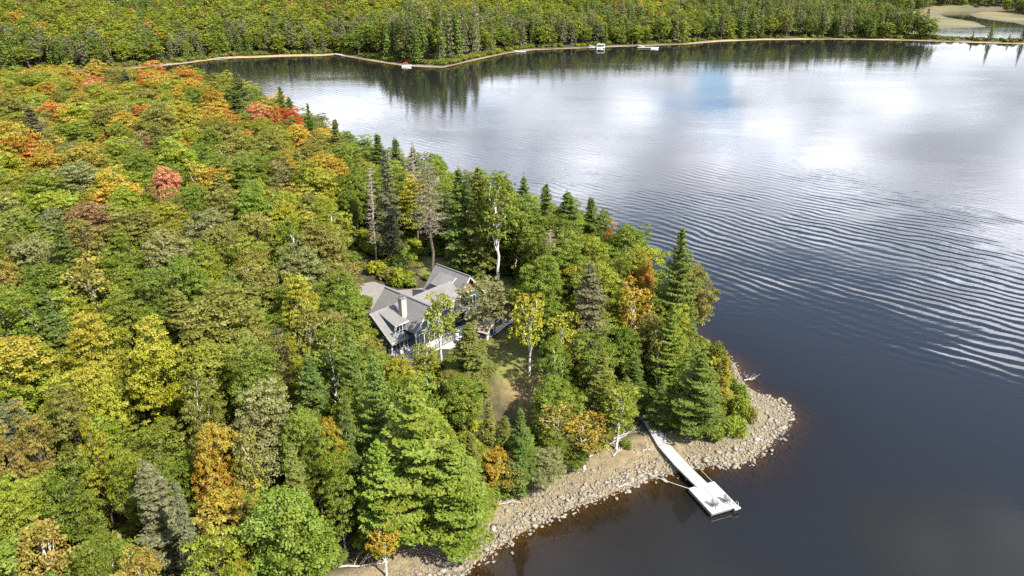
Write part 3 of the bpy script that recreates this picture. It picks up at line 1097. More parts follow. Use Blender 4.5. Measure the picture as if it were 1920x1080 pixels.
f maple -105.1 150.4 11.8 6.3 green 0.1
f maple 6 98.1 11.6 4.9 green 0
f maple -68.4 111.1 10.3 4.7 olive 0.4
f maple -104.1 277.1 12.5 5 olive 0.4
f maple -147.3 213.9 9.7 5.8 yellow 0.15
f maple -144 265.2 11.1 4.9 yellow 0
f maple -169.4 249.2 10.6 4.7 olive 0
f maple -19.7 171.2 10.4 5.9 ygreen 0
f maple -90 203.2 9.6 6.4 ygreen 0
f maple -245.1 346.5 10.6 4.9 olive 0
f maple -113.9 317 12.6 5.6 ygreen 0
f hemlock -62 213.7 11 4.4 spruce 0
f maple -272.2 284.5 11.4 5.5 olive 0.15
f maple -193.5 278.6 13.4 5 gold 0.1
f maple -166.4 338.8 10.6 6.5 green 0
f maple -102.1 248.4 11.9 5.3 yellow 0
f maple -56 190.7 9.6 4.8 ygreen 0.1
f maple -102.6 81.7 10 5.8 green 0
f maple -34.8 93.1 12 5.3 green 0
f maple -68.8 165.4 9.9 4.7 green 0
f maple -52.9 210.3 12.4 5.4 green 0
f maple -258 291.5 11.5 5.3 olive 0.4
f maple -170.8 331.1 12.2 5.6 ygreen 0.25
f maple -90.5 282 9.8 5.1 orange 0
f maple -181.2 339.7 11.3 5.2 yellow 0
f maple -82.6 241.9 10.3 4.7 green 0
f maple -108.7 158.7 11 4.7 ygreen 0
f maple -151.6 227.8 11.6 6.1 yellow 0
f birch -37.2 112.6 10 4.6 olive 0
f maple -65.6 75.2 11.7 5.3 green 0.1
f maple -83.8 72.3 12.9 5.5 green 0
f maple -229 308.3 10.4 4.8 ygreen 0.4
f maple -302.4 341.9 11.9 5.5 green 0
f maple -166.9 300.5 9.7 5.7 yellow 0
f maple -213.4 251.6 10.6 5.4 olive 0.25
f maple -210.8 212.6 9.9 6.2 green 0
f maple -271.3 279.1 11.5 6 olive 0
f hemlock -12.9 143.5 14.3 4.2 greyspruce 0.1
f maple -245.5 328.4 12.8 5.2 olive 0
f maple -174 320.3 12.3 4.6 ygreen 0
f maple -77.6 80.7 12 4.9 ygreen 0
f maple -197.1 323.4 12.8 5.5 ygreen 0.1
f maple -151.6 336.2 9.7 5.4 orange 0.25
f maple -129.9 268.8 13.1 4.6 gold 0.1
f maple -313.1 317 10.2 6.2 yellow 0.15
f maple -222.8 287.7 11.3 5.1 gold 0
f maple -247.1 342.3 12.6 6.2 ygreen 0
f maple -123.9 113.2 12.3 6.4 green 0
f maple -187.8 264.5 12.4 5.1 olive 0.15
f maple -35.8 165.1 12.4 5.8 green 0.1
f maple -203.6 258.2 13.1 6.5 yellow 0.25
f hemlock -273 292.7 13.3 4.6 spruce 0.1
f maple -86.4 83.8 11.2 5.1 green 0
f maple -107.7 137.8 10.4 6.3 green 0.1
f maple -261.1 258.7 12.2 4.9 orange 0.15
f maple -188.9 226.1 13.4 5.4 yellow 0.4
f maple -62 124 12.3 5.1 ygreen 0.4
f maple 18.2 109.1 10.6 4.8 green 0
f maple -76.3 238.1 13 4.8 gold 0.25
f maple -80.1 214.7 13.1 5.1 ygreen 0
f maple -219.9 234.2 12.7 6 gold 0.15
f maple -41.5 212.5 11.6 6.4 green 0
f maple -295.1 290.7 11.9 4.6 gold 0.25
f maple -221.3 328.6 10.8 5 olive 0.1
f maple -305.8 353.6 10.5 6.1 olive 0
f maple -178.9 168 12.7 5.3 olive 0.25
f maple -140.7 188.8 12.1 6 gold 0.1
f maple -305.3 313.6 12 5 green 0
f maple -136.2 195.7 11.9 4.8 ygreen 0
f maple -80.7 209.5 12.9 5.6 green 0
f maple -130.4 319.2 12.6 5.4 yellow 0.15
f maple -118 318.4 13.1 4.7 greyolive 0.4
f maple -129.2 255.4 12.7 5.7 olive 0.4
f maple -118.7 228.1 12.7 4.9 olive 0.4
f maple -45.1 67.2 12.6 4.8 ygreen 0
f maple -239.9 243.6 12.3 5.1 green 0
f hemlock -239.9 304.6 12.8 4.7 greyspruce 0
f maple -163.2 166.8 12.5 4.8 yellow 0
f maple -166 263.3 9.7 5 green 0
f maple -247.3 296.4 12.1 6.1 green 0
f maple -113.3 219 11.2 4.8 olive 0
f maple -63.9 202.8 13.4 6.1 orange 0.15
f maple -242.9 260.3 9.6 5.1 green 0
f maple -233.4 294.1 13.4 5.1 gold 0.4
f maple -185.1 344.7 13 5.8 orange 0.25
f maple -96.1 114.1 9.5 5.7 green 0
f maple -133.4 293 9.8 4.8 green 0
f maple -11.5 153.1 10.9 4.9 ygreen 0.25
f maple -88.9 126.2 10.8 4.7 olive 0
f maple -231 318.5 11 6.2 yellow 0.25
f maple -134.3 174.3 11.4 5.8 ygreen 0
f maple -142.4 333 10.5 4.7 greyolive 0
f maple -159.6 162.3 9.6 5.8 olive 0.25
f maple -52.9 187.5 10 5.5 olive 0
f hemlock -58.3 70.7 11.1 4.9 greyspruce 0
f maple -186.7 195 11.8 5.1 ygreen 0
f maple -88.8 258.4 13.1 4.8 orange 0.25
f birch -63.8 154.2 10.9 4.3 olive 0.4
f maple -136.3 281.6 11.4 4.9 greyolive 0.1
f maple -122.9 183.7 12.9 4.9 yellow 0.25
f maple -117.8 175.7 12 4.7 green 0.1
f maple -206.6 278.1 11.9 4.7 yellow 0.1
f maple -278.2 305.2 11.5 5.3 olive 0.4
f maple -57.5 186.1 13.3 5.6 yellow 0
f maple -23.1 61.1 11.2 4.6 green 0
f maple -162.7 219.2 10.9 4.6 gold 0
f maple -151.8 233.5 11.8 5.1 yellow 0
f maple -98.7 298.2 12.3 4.9 gold 0.1
f maple -47.3 104.3 13.3 5.7 ygreen 0
f maple -203.5 281.1 10.9 5.3 ygreen 0
f maple -291.9 317.7 11.1 4.8 green 0
f maple -76.8 121.2 11.1 4.8 olive 0
f maple -277.7 296.6 13.3 5.4 ygreen 0
f maple -240.8 327.1 11.2 5.5 olive 0.25
f maple -39.2 155.7 12.6 4.7 green 0.1
f maple -119 158.3 10.8 5.8 ygreen 0
f maple -302.9 304.4 9.7 6 olive 0.4
f maple -101 285.3 10.6 5.6 gold 0.1
f maple -188.7 332.8 13.2 5.2 orange 0.25
f maple -110.2 297.9 13 6.2 greyolive 0
f maple -94.9 266.7 13.4 4.9 orange 0.15
f maple -33.7 146.4 13.2 4.7 green 0
f maple -89.5 180.4 11.9 4.9 green 0
f maple -51 197.7 10.1 5 yellow 0.15
f maple -306.7 308.1 10.1 5.4 ygreen 0
f maple -101.9 194 11.4 4.9 yellow 0.1
f maple -225.8 328.7 11.7 6.5 green 0
f maple -73.3 87.3 12.3 4.8 olive 0.25
f maple -297.3 347.6 11.2 4.6 ygreen 0.25
f maple -275.9 273.3 10 6.4 olive 0
f maple -22.8 70.2 12.3 5.1 green 0
f maple -78.1 233.3 9.8 5.6 ygreen 0
f maple 21.6 98.2 12.3 5 olive 0
f hemlock -54.9 67.9 14 5.6 greyspruce 0
f maple -208.2 239.4 13.2 5.3 ygreen 0
f maple -10.5 159.5 12.7 5.2 olive 0
f maple -107.5 99.2 9.5 4.9 green 0
f maple -213.1 341.8 11.5 4.6 orange 0
f maple -47.3 137.6 13 4.8 green 0.1
f maple -195.6 339.7 11 6 yellow 0
f maple -118.2 117.9 13.4 4.7 green 0.1
f maple -214.5 200.9 12.3 5.2 olive 0
f maple -43.4 170.2 13.2 5.5 green 0
f maple -34.3 177.5 11.3 6.3 green 0
f maple -77 206.8 13.4 4.7 gold 0.4
f maple -199.3 343.5 10.7 4.7 yellow 0
f maple -65.4 108.4 10.7 4.7 ygreen 0
f maple -215.7 262.1 10.8 4.8 gold 0.25
f maple -123.4 283.7 12.4 5.9 greyolive 0
f maple -224.3 277.3 10.1 5.1 olive 0.1
f maple -86.1 76.3 10.9 5.5 greyolive 0.25
f maple -112.7 195.7 11 5.6 gold 0
f maple -217.5 221.2 10.7 5.8 ygreen 0
f maple -146.9 203.9 12.9 4.8 ygreen 0
f maple -145.4 142.4 13.5 4.8 green 0.1
f maple -117.4 304.7 11.5 4.7 gold 0
f maple -216.4 255.5 9.8 5.7 ygreen 0.25
f maple -113.5 145.7 13.5 5.7 yellow 0
f maple -120.8 139.9 10.8 5.6 greyolive 0
f maple -121.1 244.5 13.2 4.7 orange 0.4
f maple -65.6 177.1 9.9 4.7 green 0
f maple -63.5 167.4 11 4.9 gold 0.25
f maple -322 354.9 10.6 5.1 gold 0
f maple -72.6 167 11.5 5.7 olive 0.4
f maple -281.9 282.5 12.3 4.8 yellow 0
f maple -96 188.9 11.8 5.8 yellow 0.1
f maple -56.1 137.9 12.5 5.3 green 0
f maple -276.7 336.3 10.2 4.7 gold 0.4
f maple 26.7 92.3 10.2 4.7 green 0
f maple -230.3 243.2 11.9 5.5 orange 0.1
f maple -216.9 215.1 10.5 5.2 orange 0
f maple -70.3 125.8 11.6 6.2 greyolive 0.15
f maple -212.6 228.3 10.4 4.9 olive 0
f maple -144 320.5 12.8 4.7 green 0
f maple -229.1 253 11.4 4.6 green 0.1
f maple -275.3 281.2 13.2 4.6 yellow 0
f maple -45.9 197.8 12.6 4.8 green 0
f maple -67.7 135.7 9.7 6 green 0.1
f maple -287.5 295.2 11.7 5.1 gold 0.4
f maple -202.8 190.8 11.8 6 gold 0
f maple -174.8 259.2 9.9 5.4 yellow 0.15
f maple -147.3 134.6 11.7 5.2 ygreen 0.25
f maple -164.4 346.7 11.8 5.4 olive 0.15
f maple -73.5 95.7 12.8 4.7 ygreen 0.4
f maple -230.3 274.3 12.8 6.1 olive 0.25
f maple -230.9 230.7 10 5.7 ygreen 0
f maple -218.6 300.1 13.1 5.8 yellow 0
f maple -237.7 224.3 13.2 5.6 gold 0.25
f maple -121.4 194.2 11.8 5 orange 0.15
f maple -234 255.5 10.8 4.6 gold 0
f maple -132.1 161.2 11.4 5.2 olive 0
f maple -2.3 138.7 12.1 5.1 green 0.1
f maple -138.9 295.7 12 5.7 gold 0.4
f maple -130.2 145.2 9.8 4.9 ygreen 0
f maple -206.4 273.7 10.7 5 ygreen 0.25
f maple -301.7 354.6 10.4 5.1 ygreen 0
f maple -97.5 157.9 12.9 5.1 ygreen 0
f maple -44.5 107.5 11.5 4.8 olive 0
f maple -202.1 314.9 10.4 4.7 greyolive 0.15
f maple -155.7 328.3 10.7 4.9 olive 0
"""

FAR_SHORE = [(900, 560), (600, 600), (424.7, 636.3), (345.4, 668), (283.9, 679), (219.4, 672.8), (204.0, 668.1), (178.3, 658.7), (146.0, 636.3), (122.3, 627.8), (81.4, 615.4), (37.6, 599.5), (16.5, 591.9), (-4.0, 570.1), (-22.4, 533.8), (-35.6, 507.3), (-44.7, 488.3), (-55.3, 491.0), (-69.8, 496.3), (-95.2, 521.7), (-119.3, 549.8), (-129.2, 559.7), (-139.3, 553.1), (-161.6, 549.8), (-182.6, 543.3), (-196.7, 540.1), (-208.4, 530.8), (-221.0, 507.3), (-237.2, 488.3), (-256.1, 478.1), (-282.8, 465.8), (-309.6, 456.5), (-420, 440), (-900, 430)]
FAR_LAND = FAR_SHORE + [(-9000, 430), (-9000, 12000), (9000, 12000), (9000, 560)]
POND = [(388, 716), (424, 788), (466, 806), (525, 806), (600, 790), (640, 700), (600, 655), (500, 650), (441, 668), (401, 694)]
STREAM = [((515, 790), 44), ((535, 845), 40), ((547, 880), 36), ((549, 915), 34), ((553, 957), 34), ((578, 1020), 30), ((610, 1062), 20), ((690, 1090), 20)]
HOUSE_O = (-12.12, 99.86)
HU = (0.746, -0.665)
HV = (0.665, 0.746)
def hw(u, v):
    return (HOUSE_O[0] + u * HU[0] + v * HV[0], HOUSE_O[1] + u * HU[1] + v * HV[1])
PAD_Z = 6.0

# ------------------------------------------------------------------ terrain
def sstep(x, a=0.0, b=1.0):
    t = np.clip((x - a) / (b - a), 0, 1)
    return t * t * (3 - 2 * t)
def seg_dist(X, Y, P, closed=True):
    d = np.full(X.shape, 1e12)
    n = len(P)
    for i in range(n if closed else n - 1):
        ax, ay = P[i]; bx, by = P[(i + 1) % n]
        vx, vy = bx - ax, by - ay
        L = vx * vx + vy * vy
        if L < 1e-9: continue
        t = np.clip(((X - ax) * vx + (Y - ay) * vy) / L, 0, 1)
        d = np.minimum(d, (X - ax - t * vx) ** 2 + (Y - ay - t * vy) ** 2)
    return np.sqrt(d)
def inside(X, Y, P):
    r = np.zeros(X.shape, bool)
    for i in range(len(P)):
        x1, y1 = P[i]; x2, y2 = P[i - 1]
        if y1 == y2: continue
        c = ((y1 > Y) != (y2 > Y)) & (X < (x2 - x1) * (Y - y1) / (y2 - y1) + x1)
        r ^= c
    return r
def sdist(X, Y, P):
    d = seg_dist(X, Y, P)
    return np.where(inside(X, Y, P), d, -d)
_r = np.random.RandomState(5)
_W = [(_r.uniform(-1, 1, 2) * f, _r.uniform(0, 6.28), a) for f, a in
      [(0.03, 1.0)] * 4 + [(0.09, .45)] * 5 + [(0.3, .18)] * 6 + [(0.9, .07)] * 6]
def fnoise(X, Y, k=1.0, lo=0, hi=99):
    s = 0
    for i, (f, p, a) in enumerate(_W):
        if lo <= i < hi:
            s = s + a * np.sin(X * f[0] * k + Y * f[1] * k * 1.3 + p)
    return s
def terrain(X, Y):
    X = np.asarray(X, float); Y = np.asarray(Y, float)
    wob = 0.5 * fnoise(X, Y, 1.0, 9)
    dn = sdist(X, Y, PEN) + wob * 1.3
    hn = np.where(dn > 0, np.minimum(dn * 0.13, 1.0) + 4.9 * sstep(dn, 7, 38), dn * 0.17)
    hn = hn + np.where(dn > 8, sstep(dn, 8, 40) * (0.5 * fnoise(X, Y, 1.0, 0, 9) ), 0)
    hn = hn + np.where(dn > 0, 0.12 * fnoise(X, Y, 1.6, 9) * sstep(dn, 0, 4), 0)
    hn = np.maximum(hn, -7.0)
    # level ground round the house
    cx_, cy_ = hw(-6, 6)
    pr_ = np.sqrt((X - cx_) ** 2 + (Y - cy_) ** 2)
    k = 1 - sstep(pr_, 17, 30)
    for P in LAWNS + [DRIVE]:
        k = np.maximum(k, 0.9 * (1 - sstep(-sdist(X, Y, P), 0, 8)))
    k = k * sstep(dn, 14, 26)
    hn = hn * (1 - k) + PAD_Z * k
    df = sdist(X, Y, FAR_LAND)
    fx = 1 - sstep(X, 230, 360)
    fy = sstep(Y, 1000, 1500) * sstep(X, 200, 400)
    hill = 75 * (1 - np.exp(-np.maximum(df - 12, 0) / 430.0))
    hill = hill * fx + fy * 45 * (1 - fx)
    hill = hill + sstep(df, 60, 200) * fx * (6 * np.sin(X * 0.021 + 1.3) * np.sin(Y * 0.018 + .4) + 3 * np.sin(X * 0.05 + Y * .03))
    hf = np.where(df > 0, np.minimum(df * 0.07, 1.1) + hill, np.maximum(df * 0.1, -8))
    pd = sdist(X, Y, POND)
    sdv = np.full(X.shape, 1e9)
    for i in range(len(STREAM) - 1):
        dd = seg_dist(X, Y, [STREAM[i][0], STREAM[i + 1][0]], False) - STREAM[i][1] * 0.5
        sdv = np.minimum(sdv, dd)
    wet = np.maximum(pd + 6 * np.sin(X * .13) * np.sin(Y * .11), -sdv)
    hf = np.where((wet > -12) & (df > 8), np.minimum(hf, np.clip(-wet * 0.12, -1.0, 1.2)), hf)
    return np.maximum(hn, hf), dn, df, wet
def ground(x, y):
    return float(terrain(np.array([x]), np.array([y]))[0][0])

def axis(parts):
    out = []
    for a, b, s in parts:
        n = max(1, int(round((b - a) / s)))
        out += [a + (b - a) * i / n for i in range(n)]
    return np.array(out + [parts[-1][1]])
gx = axis([(-9000, -3000, 1500), (-3000, -1000, 250), (-1000, -500, 60), (-500, -150, 6), (-150, -30, 2.0), (-30, 50, 0.8), (50, 130, 3), (130, 480, 6), (480, 760, 8), (760, 1200, 60), (1200, 3000, 300), (3000, 9000, 1500)])
gy = axis([(-1500, -100, 350), (-100, 20, 30), (20, 50, 3), (50, 130, 0.8), (130, 200, 2.0), (200, 360, 3.0), (360, 450, 6), (450, 700, 3.0), (700, 1100, 8), (1100, 1600, 50), (1600, 4000, 400), (4000, 12000, 2000)])
GX, GY = np.meshgrid(gx, gy)
HZ, DN, DF, WET = terrain(GX, GY)

def link(o, parent=None):
    COL.objects.link(o)
    if parent is not None: o.parent = parent
    return o
def np_mesh(name, V, Fq=None, Ft=None, mat=None, attrs=None, smooth=False, midx=None):
    me = bpy.data.meshes.new(name)
    V = np.asarray(V, np.float32)
    nq = 0 if Fq is None else len(Fq)
    nt = 0 if Ft is None else len(Ft)
    me.vertices.add(len(V))
    me.vertices.foreach_set('co', V.ravel())
    li = []
    if nq: li.append(np.asarray(Fq, np.int32).ravel())
    if nt: li.append(np.asarray(Ft, np.int32).ravel())
    li = np.concatenate(li)
    me.loops.add(len(li))
    me.loops.foreach_set('vertex_index', li)
    me.polygons.add(nq + nt)
    st = np.concatenate([np.arange(nq) * 4, nq * 4 + np.arange(nt) * 3]).astype(np.int32)
    me.polygons.foreach_set('loop_start', st)
    if midx is not None: me.polygons.foreach_set('material_index', np.asarray(midx, np.int32))
    if smooth: me.polygons.foreach_set('use_smooth', np.ones(nq + nt, bool))
    for k, a in (attrs or {}).items():
        a = np.asarray(a, np.float32)
        if a.ndim == 1:
            at = me.attributes.new(k, 'FLOAT', 'POINT'); at.data.foreach_set('value', a)
        else:
            at = me.attributes.new(k, 'FLOAT_COLOR', 'POINT')
            at.data.foreach_set('color', np.hstack([a, np.ones((len(a), 1))]).astype(np.float32).ravel())
    for m_ in (mat if isinstance(mat, (list, tuple)) else [mat]):
        if m_ is not None: me.materials.append(m_)
    me.update(calc_edges=True)
    return me
def tag(o, label=None, cat=None, group=None, kind=None):
    if label: o['label'] = label
    if cat: o['category'] = cat
    if group: o['group'] = group
    if kind: o['kind'] = kind
    return o
def new_mat(name):
    m_ = bpy.data.materials.new(name)
    m_.use_nodes = True
    return m_, NT(m_.node_tree)
def finish(t, bsdf, disp=None):
    t.n('ShaderNodeOutputMaterial', {'Surface': bsdf})
def simple(name, col, rough=0.7, var=0.15, scale=3.0, bump=0.0, metal=0.0, bscale=None, vec=(1, 1, 1)):
    m_, t = new_mat(name)
    tc = t.n('ShaderNodeTexCoord').outputs['Object']
    mp = t.mapping(tc, vec)
    nz = t.noise(mp, scale, 4.0, 0.6)
    f = t.mr(nz, 0.25, 0.75, 1 - var, 1 + var, False)
    c = t.n('ShaderNodeVectorMath', {0: col}, operation='SCALE')
    t.t.links.new(f, c.inputs['Scale'])
    ins = {'Base Color': c.outputs[0], 'Roughness': rough, 'Metallic': metal}
    if bump:
        b = t.n('ShaderNodeBump', {'Height': t.noise(mp, bscale or scale * 4, 4.0, 0.6), 'Strength': bump, 'Distance': 0.05})
        ins['Normal'] = b.outputs[0]
    finish(t, t.n('ShaderNodeBsdfPrincipled', ins).outputs[0])
    return m_

# ground material: pigment per place plus fine soil noise
def ground_material():
    m_, t = new_mat('ground')
    tc = t.n('ShaderNodeTexCoord').outputs['Object']
    col = t.n('ShaderNodeAttribute', attribute_name='gcol').outputs['Color']
    a = t.noise(tc, 0.9, 5.0, 0.65)
    b = t.noise(tc, 5.0, 4.0, 0.7)
    f = t.m('ADD', t.mr(a, 0.3, 0.7, 0.65, 1.25), t.mr(b, 0.3, 0.7, -0.2, 0.2))
    c = t.n('ShaderNodeVectorMath', {0: col}, operation='SCALE')
    t.t.links.new(f, c.inputs['Scale'])
    warm = t.mix(t.mr(t.noise(tc, 0.35, 4.0, 0.6), 0.45, 0.65, 0.0, 0.35), c.outputs[0], (0.16, 0.105, 0.05), 'MIX')
    bump = t.n('ShaderNodeBump', {'Height': b, 'Strength': 0.6, 'Distance': 0.12})
    finish(t, t.n('ShaderNodeBsdfPrincipled', {'Base Color': warm, 'Roughness': 0.95, 'Normal': bump.outputs[0]}).outputs[0])
    return m_
M_GROUND = ground_material()
floor_c = np.array([0.040, 0.038, 0.016])
gc = np.zeros(GX.shape + (3,)) + floor_c
def blend(mask, col):
    global gc
    gc = gc * (1 - mask[..., None]) + np.array(col) * mask[..., None]
near = GY < 420
sand_m = sstep(DN, -60, -1) * (1 - sstep(DN + 0.6 * fnoise(GX, GY, 1.5, 5) + 6 * sstep(GY, 97, 103), 6.5, 8.5)) * near
blend(sand_m, (0.205, 0.158, 0.085))
blend(sstep(-DN, 0.2, 3.0) * (1 - sstep(-DN, 3, 20)) * near * 0.5, (0.12, 0.09, 0.05))
fw_ = 2.3 + 5 * np.exp(-((GX + 175) / 45) ** 2) + 3 * np.exp(-((GX - 200) / 50) ** 2) + 2.4 * np.sin(GX * .13) * np.sin(GX * .05 + 1)
far_beach = sstep(DF, -60, -2) * (1 - sstep(DF, fw_, fw_ + 2)) * (GY > 420)
blend(far_beach, (0.24, 0.19, 0.13))
blend(far_beach * np.clip(np.exp(-((GX + 175) / 45) ** 2) + sstep(GX, 140, 190), 0, 1), (0.38, 0.28, 0.17))
for P in LAWNS:
    s_ = sdist(GX, GY, P)
    blend(sstep(s_, -1.5, 0.5), (0.135, 0.145, 0.030))
bare = np.exp(-(((GX - 1.5) / 3.2) ** 2 + ((GY - 91.5) / 3.4) ** 2)) + np.exp(-(((GX - 12) / 6) ** 2 + ((GY - 95) / 5) ** 2)) + np.exp(-(((GX + 20.5) / 7) ** 2 + ((GY - 118) / 3) ** 2))
blend(np.clip(bare * 1.1, 0, 1) * .8, (0.20, 0.135, 0.065))
grs = np.exp(-(((GX - 30) / 4.5) ** 2 + ((GY - 87.2) / 1.6) ** 2))
blend(np.clip(grs * 1.5, 0, 1) * 0.9, (0.13, 0.155, 0.03))
marsh = (1 - sstep(WET, -3, 2)) * sstep(GX, 350, 385) * sstep(DF, 10, 22) * (GY < 1300)
blend(marsh, (0.135, 0.125, 0.045))
blend(marsh * sstep(np.sin(GX * .05 + 1) * np.sin(GY * .035), -.1, .5) * .85, (0.065, 0.085, 0.022))
blend(marsh * sstep(np.sin(GX * .021 + GY * .05) , .5, .9) * .7, (0.20, 0.14, 0.05))
blend(sstep(WET, -14, -1) * (1 - sstep(WET, -1, 4)) * (DF > 20) * .85, (0.10, 0.08, 0.06))
ny, nx = GX.shape
idx = np.arange(ny * nx).reshape(ny, nx)
quads = np.stack([idx[:-1, :-1], idx[:-1, 1:], idx[1:, 1:], idx[1:, :-1]], -1).reshape(-1, 4)
GV = np.stack([GX, GY, HZ], -1).reshape(-1, 3)
g = link(bpy.data.objects.new('ground', np_mesh('ground', GV, quads, None, M_GROUND, {'gcol': gc.reshape(-1, 3)}, True)))
tag(g, 'forest floor, rocky beach and far hills round the lake', 'ground', kind='structure')

# ------------------------------------------------------------------ water
def water_material():
    m_, t = new_mat('lake_water')
    tc = t.n('ShaderNodeTexCoord').outputs['Object']
    sp = t.n('ShaderNodeSeparateXYZ', {0: tc})
    X, Y, _z = sp.outputs
    depth = t.n('ShaderNodeAttribute', attribute_name='depth').outputs['Fac']
    # boat-wake swells rolling across the lake
    wob = t.noise(t.mapping(tc, (0.02, 0.02, 0.02)), 1.0, 3.0, 0.5)
    wob2 = t.noise(t.mapping(tc, (0.14, 0.14, 0.14)), 1.0, 2.0, 0.5)
    ph = t.m('ADD', t.m('MULTIPLY', X, 0.70), t.m('MULTIPLY', Y, 0.71))
    ph = t.m('ADD', ph, t.m('ADD', t.m('MULTIPLY', wob, 16.0), t.m('MULTIPLY', wob2, 1.9)))
    swell = t.m('SINE', t.m('MULTIPLY', ph, 2 * PI / 2.8))
    along = t.m('SUBTRACT', t.m('MULTIPLY', X, 0.71), t.m('MULTIPLY', Y, 0.70))
    ph2 = t.m('ADD', t.m('MULTIPLY', X, 0.52), t.m('ADD', t.m('MULTIPLY', Y, 0.85), t.m('MULTIPLY', wob, 20.0)))
    swell2 = t.m('SINE', t.m('MULTIPLY', ph2, 2 * PI / 4.3))
    smask = t.m('MULTIPLY', t.mr(ph, 128, 150), t.mr(ph, 185, 275, 1.0, 0.06))
    smask = t.m('MULTIPLY', smask, t.mr(along, -130, -72, 0.22, 1.0))
    smask = t.m('MULTIPLY', smask, t.mr(t.noise(t.mapping(tc, (0.09, 0.09, 1)), 1.0, 3.0, 0.6), 0.3, 0.6, 0.45, 1.0))
    smask = t.m('MULTIPLY', smask, t.m('ADD', 0.25, t.mr(t.noise(t.mapping(tc, (0.022, 0.05, 1)), 1.0, 2.0, 0.5), 0.35, 0.6, 0.0, 0.9)))
    rip = t.noise(t.mapping(tc, (0.9, 1.9, 1), (0, 0, 0.5)), 1.0, 4.0, 0.6)
    rip2 = t.noise(t.mapping(tc, (0.16, 0.55, 1), (0, 0, 0.7)), 1.0, 3.0, 0.55)
    calm = t.mr(t.noise(t.mapping(tc, (0.013, 0.03, 1), (0, 0, 0.3)), 1.0, 3.0, 0.55), 0.4, 0.62, 0.35, 1.0)
    nearcalm = t.mr(Y, 70, 150, 0.35, 1.0)
    cm = t.m('MULTIPLY', t.m('MULTIPLY', calm, nearcalm), t.mr(Y, 150, 400, 1.0, 0.5))
    h = t.m('MULTIPLY', t.m('MULTIPLY', swell, smask), 0.040)
    h = t.m('ADD', h, t.m('MULTIPLY', t.m('MULTIPLY', swell2, smask), 0.016))
    h = t.m('ADD', h, t.m('MULTIPLY', t.m('MULTIPLY', rip, cm), 0.024))
    h = t.m('ADD', h, t.m('MULTIPLY', t.m('MULTIPLY', rip2, cm), 0.06))
    bump = t.n('ShaderNodeBump', {'Height': h, 'Strength': 1.0, 'Distance': 1.0})
    fr = t.n('ShaderNodeFresnel', {'IOR': 1.36, 'Normal': bump.outputs[0]})
    gl = t.n('ShaderNodeBsdfGlossy', {'Color': (1, 1, 1, 1), 'Roughness': 0.06, 'Normal': bump.outputs[0]})
    deep = t.n('ShaderNodeBsdfDiffuse', {'Color': (0.0125, 0.0128, 0.0125, 1)})
    tr = t.n('ShaderNodeBsdfTransparent', {'Color': (0.52, 0.41, 0.25, 1)})
    turb = t.m('SUBTRACT', 1.0, t.m('EXPONENT', t.m('MULTIPLY', t.m('MAXIMUM', depth, 0.0), -1.15)))
    body = t.n('ShaderNodeMixShader', {0: turb, 1: tr.outputs[0], 2: deep.outputs[0]})
    mx = t.n('ShaderNodeMixShader', {0: fr.outputs[0], 1: body.outputs[0], 2: gl.outputs[0]})
    finish(t, mx.outputs[0])
    return m_
WV = GV.copy(); WV[:, 2] = 0.0
keep = (HZ < 0.6)
kq = (keep[:-1, :-1] | keep[:-1, 1:] | keep[1:, 1:] | keep[1:, :-1]).reshape(-1)
wq = quads[kq]
used = np.unique(wq); remap = np.zeros(len(WV), np.int64); remap[used] = np.arange(len(used))
wo_ = link(bpy.data.objects.new('lake_water', np_mesh('lake_water', WV[used], remap[wq], None, water_material(), {'depth': -HZ.reshape(-1)[used]}, True)))
tag(wo_, 'dark rippled lake water reflecting clouds', 'lake', kind='structure')

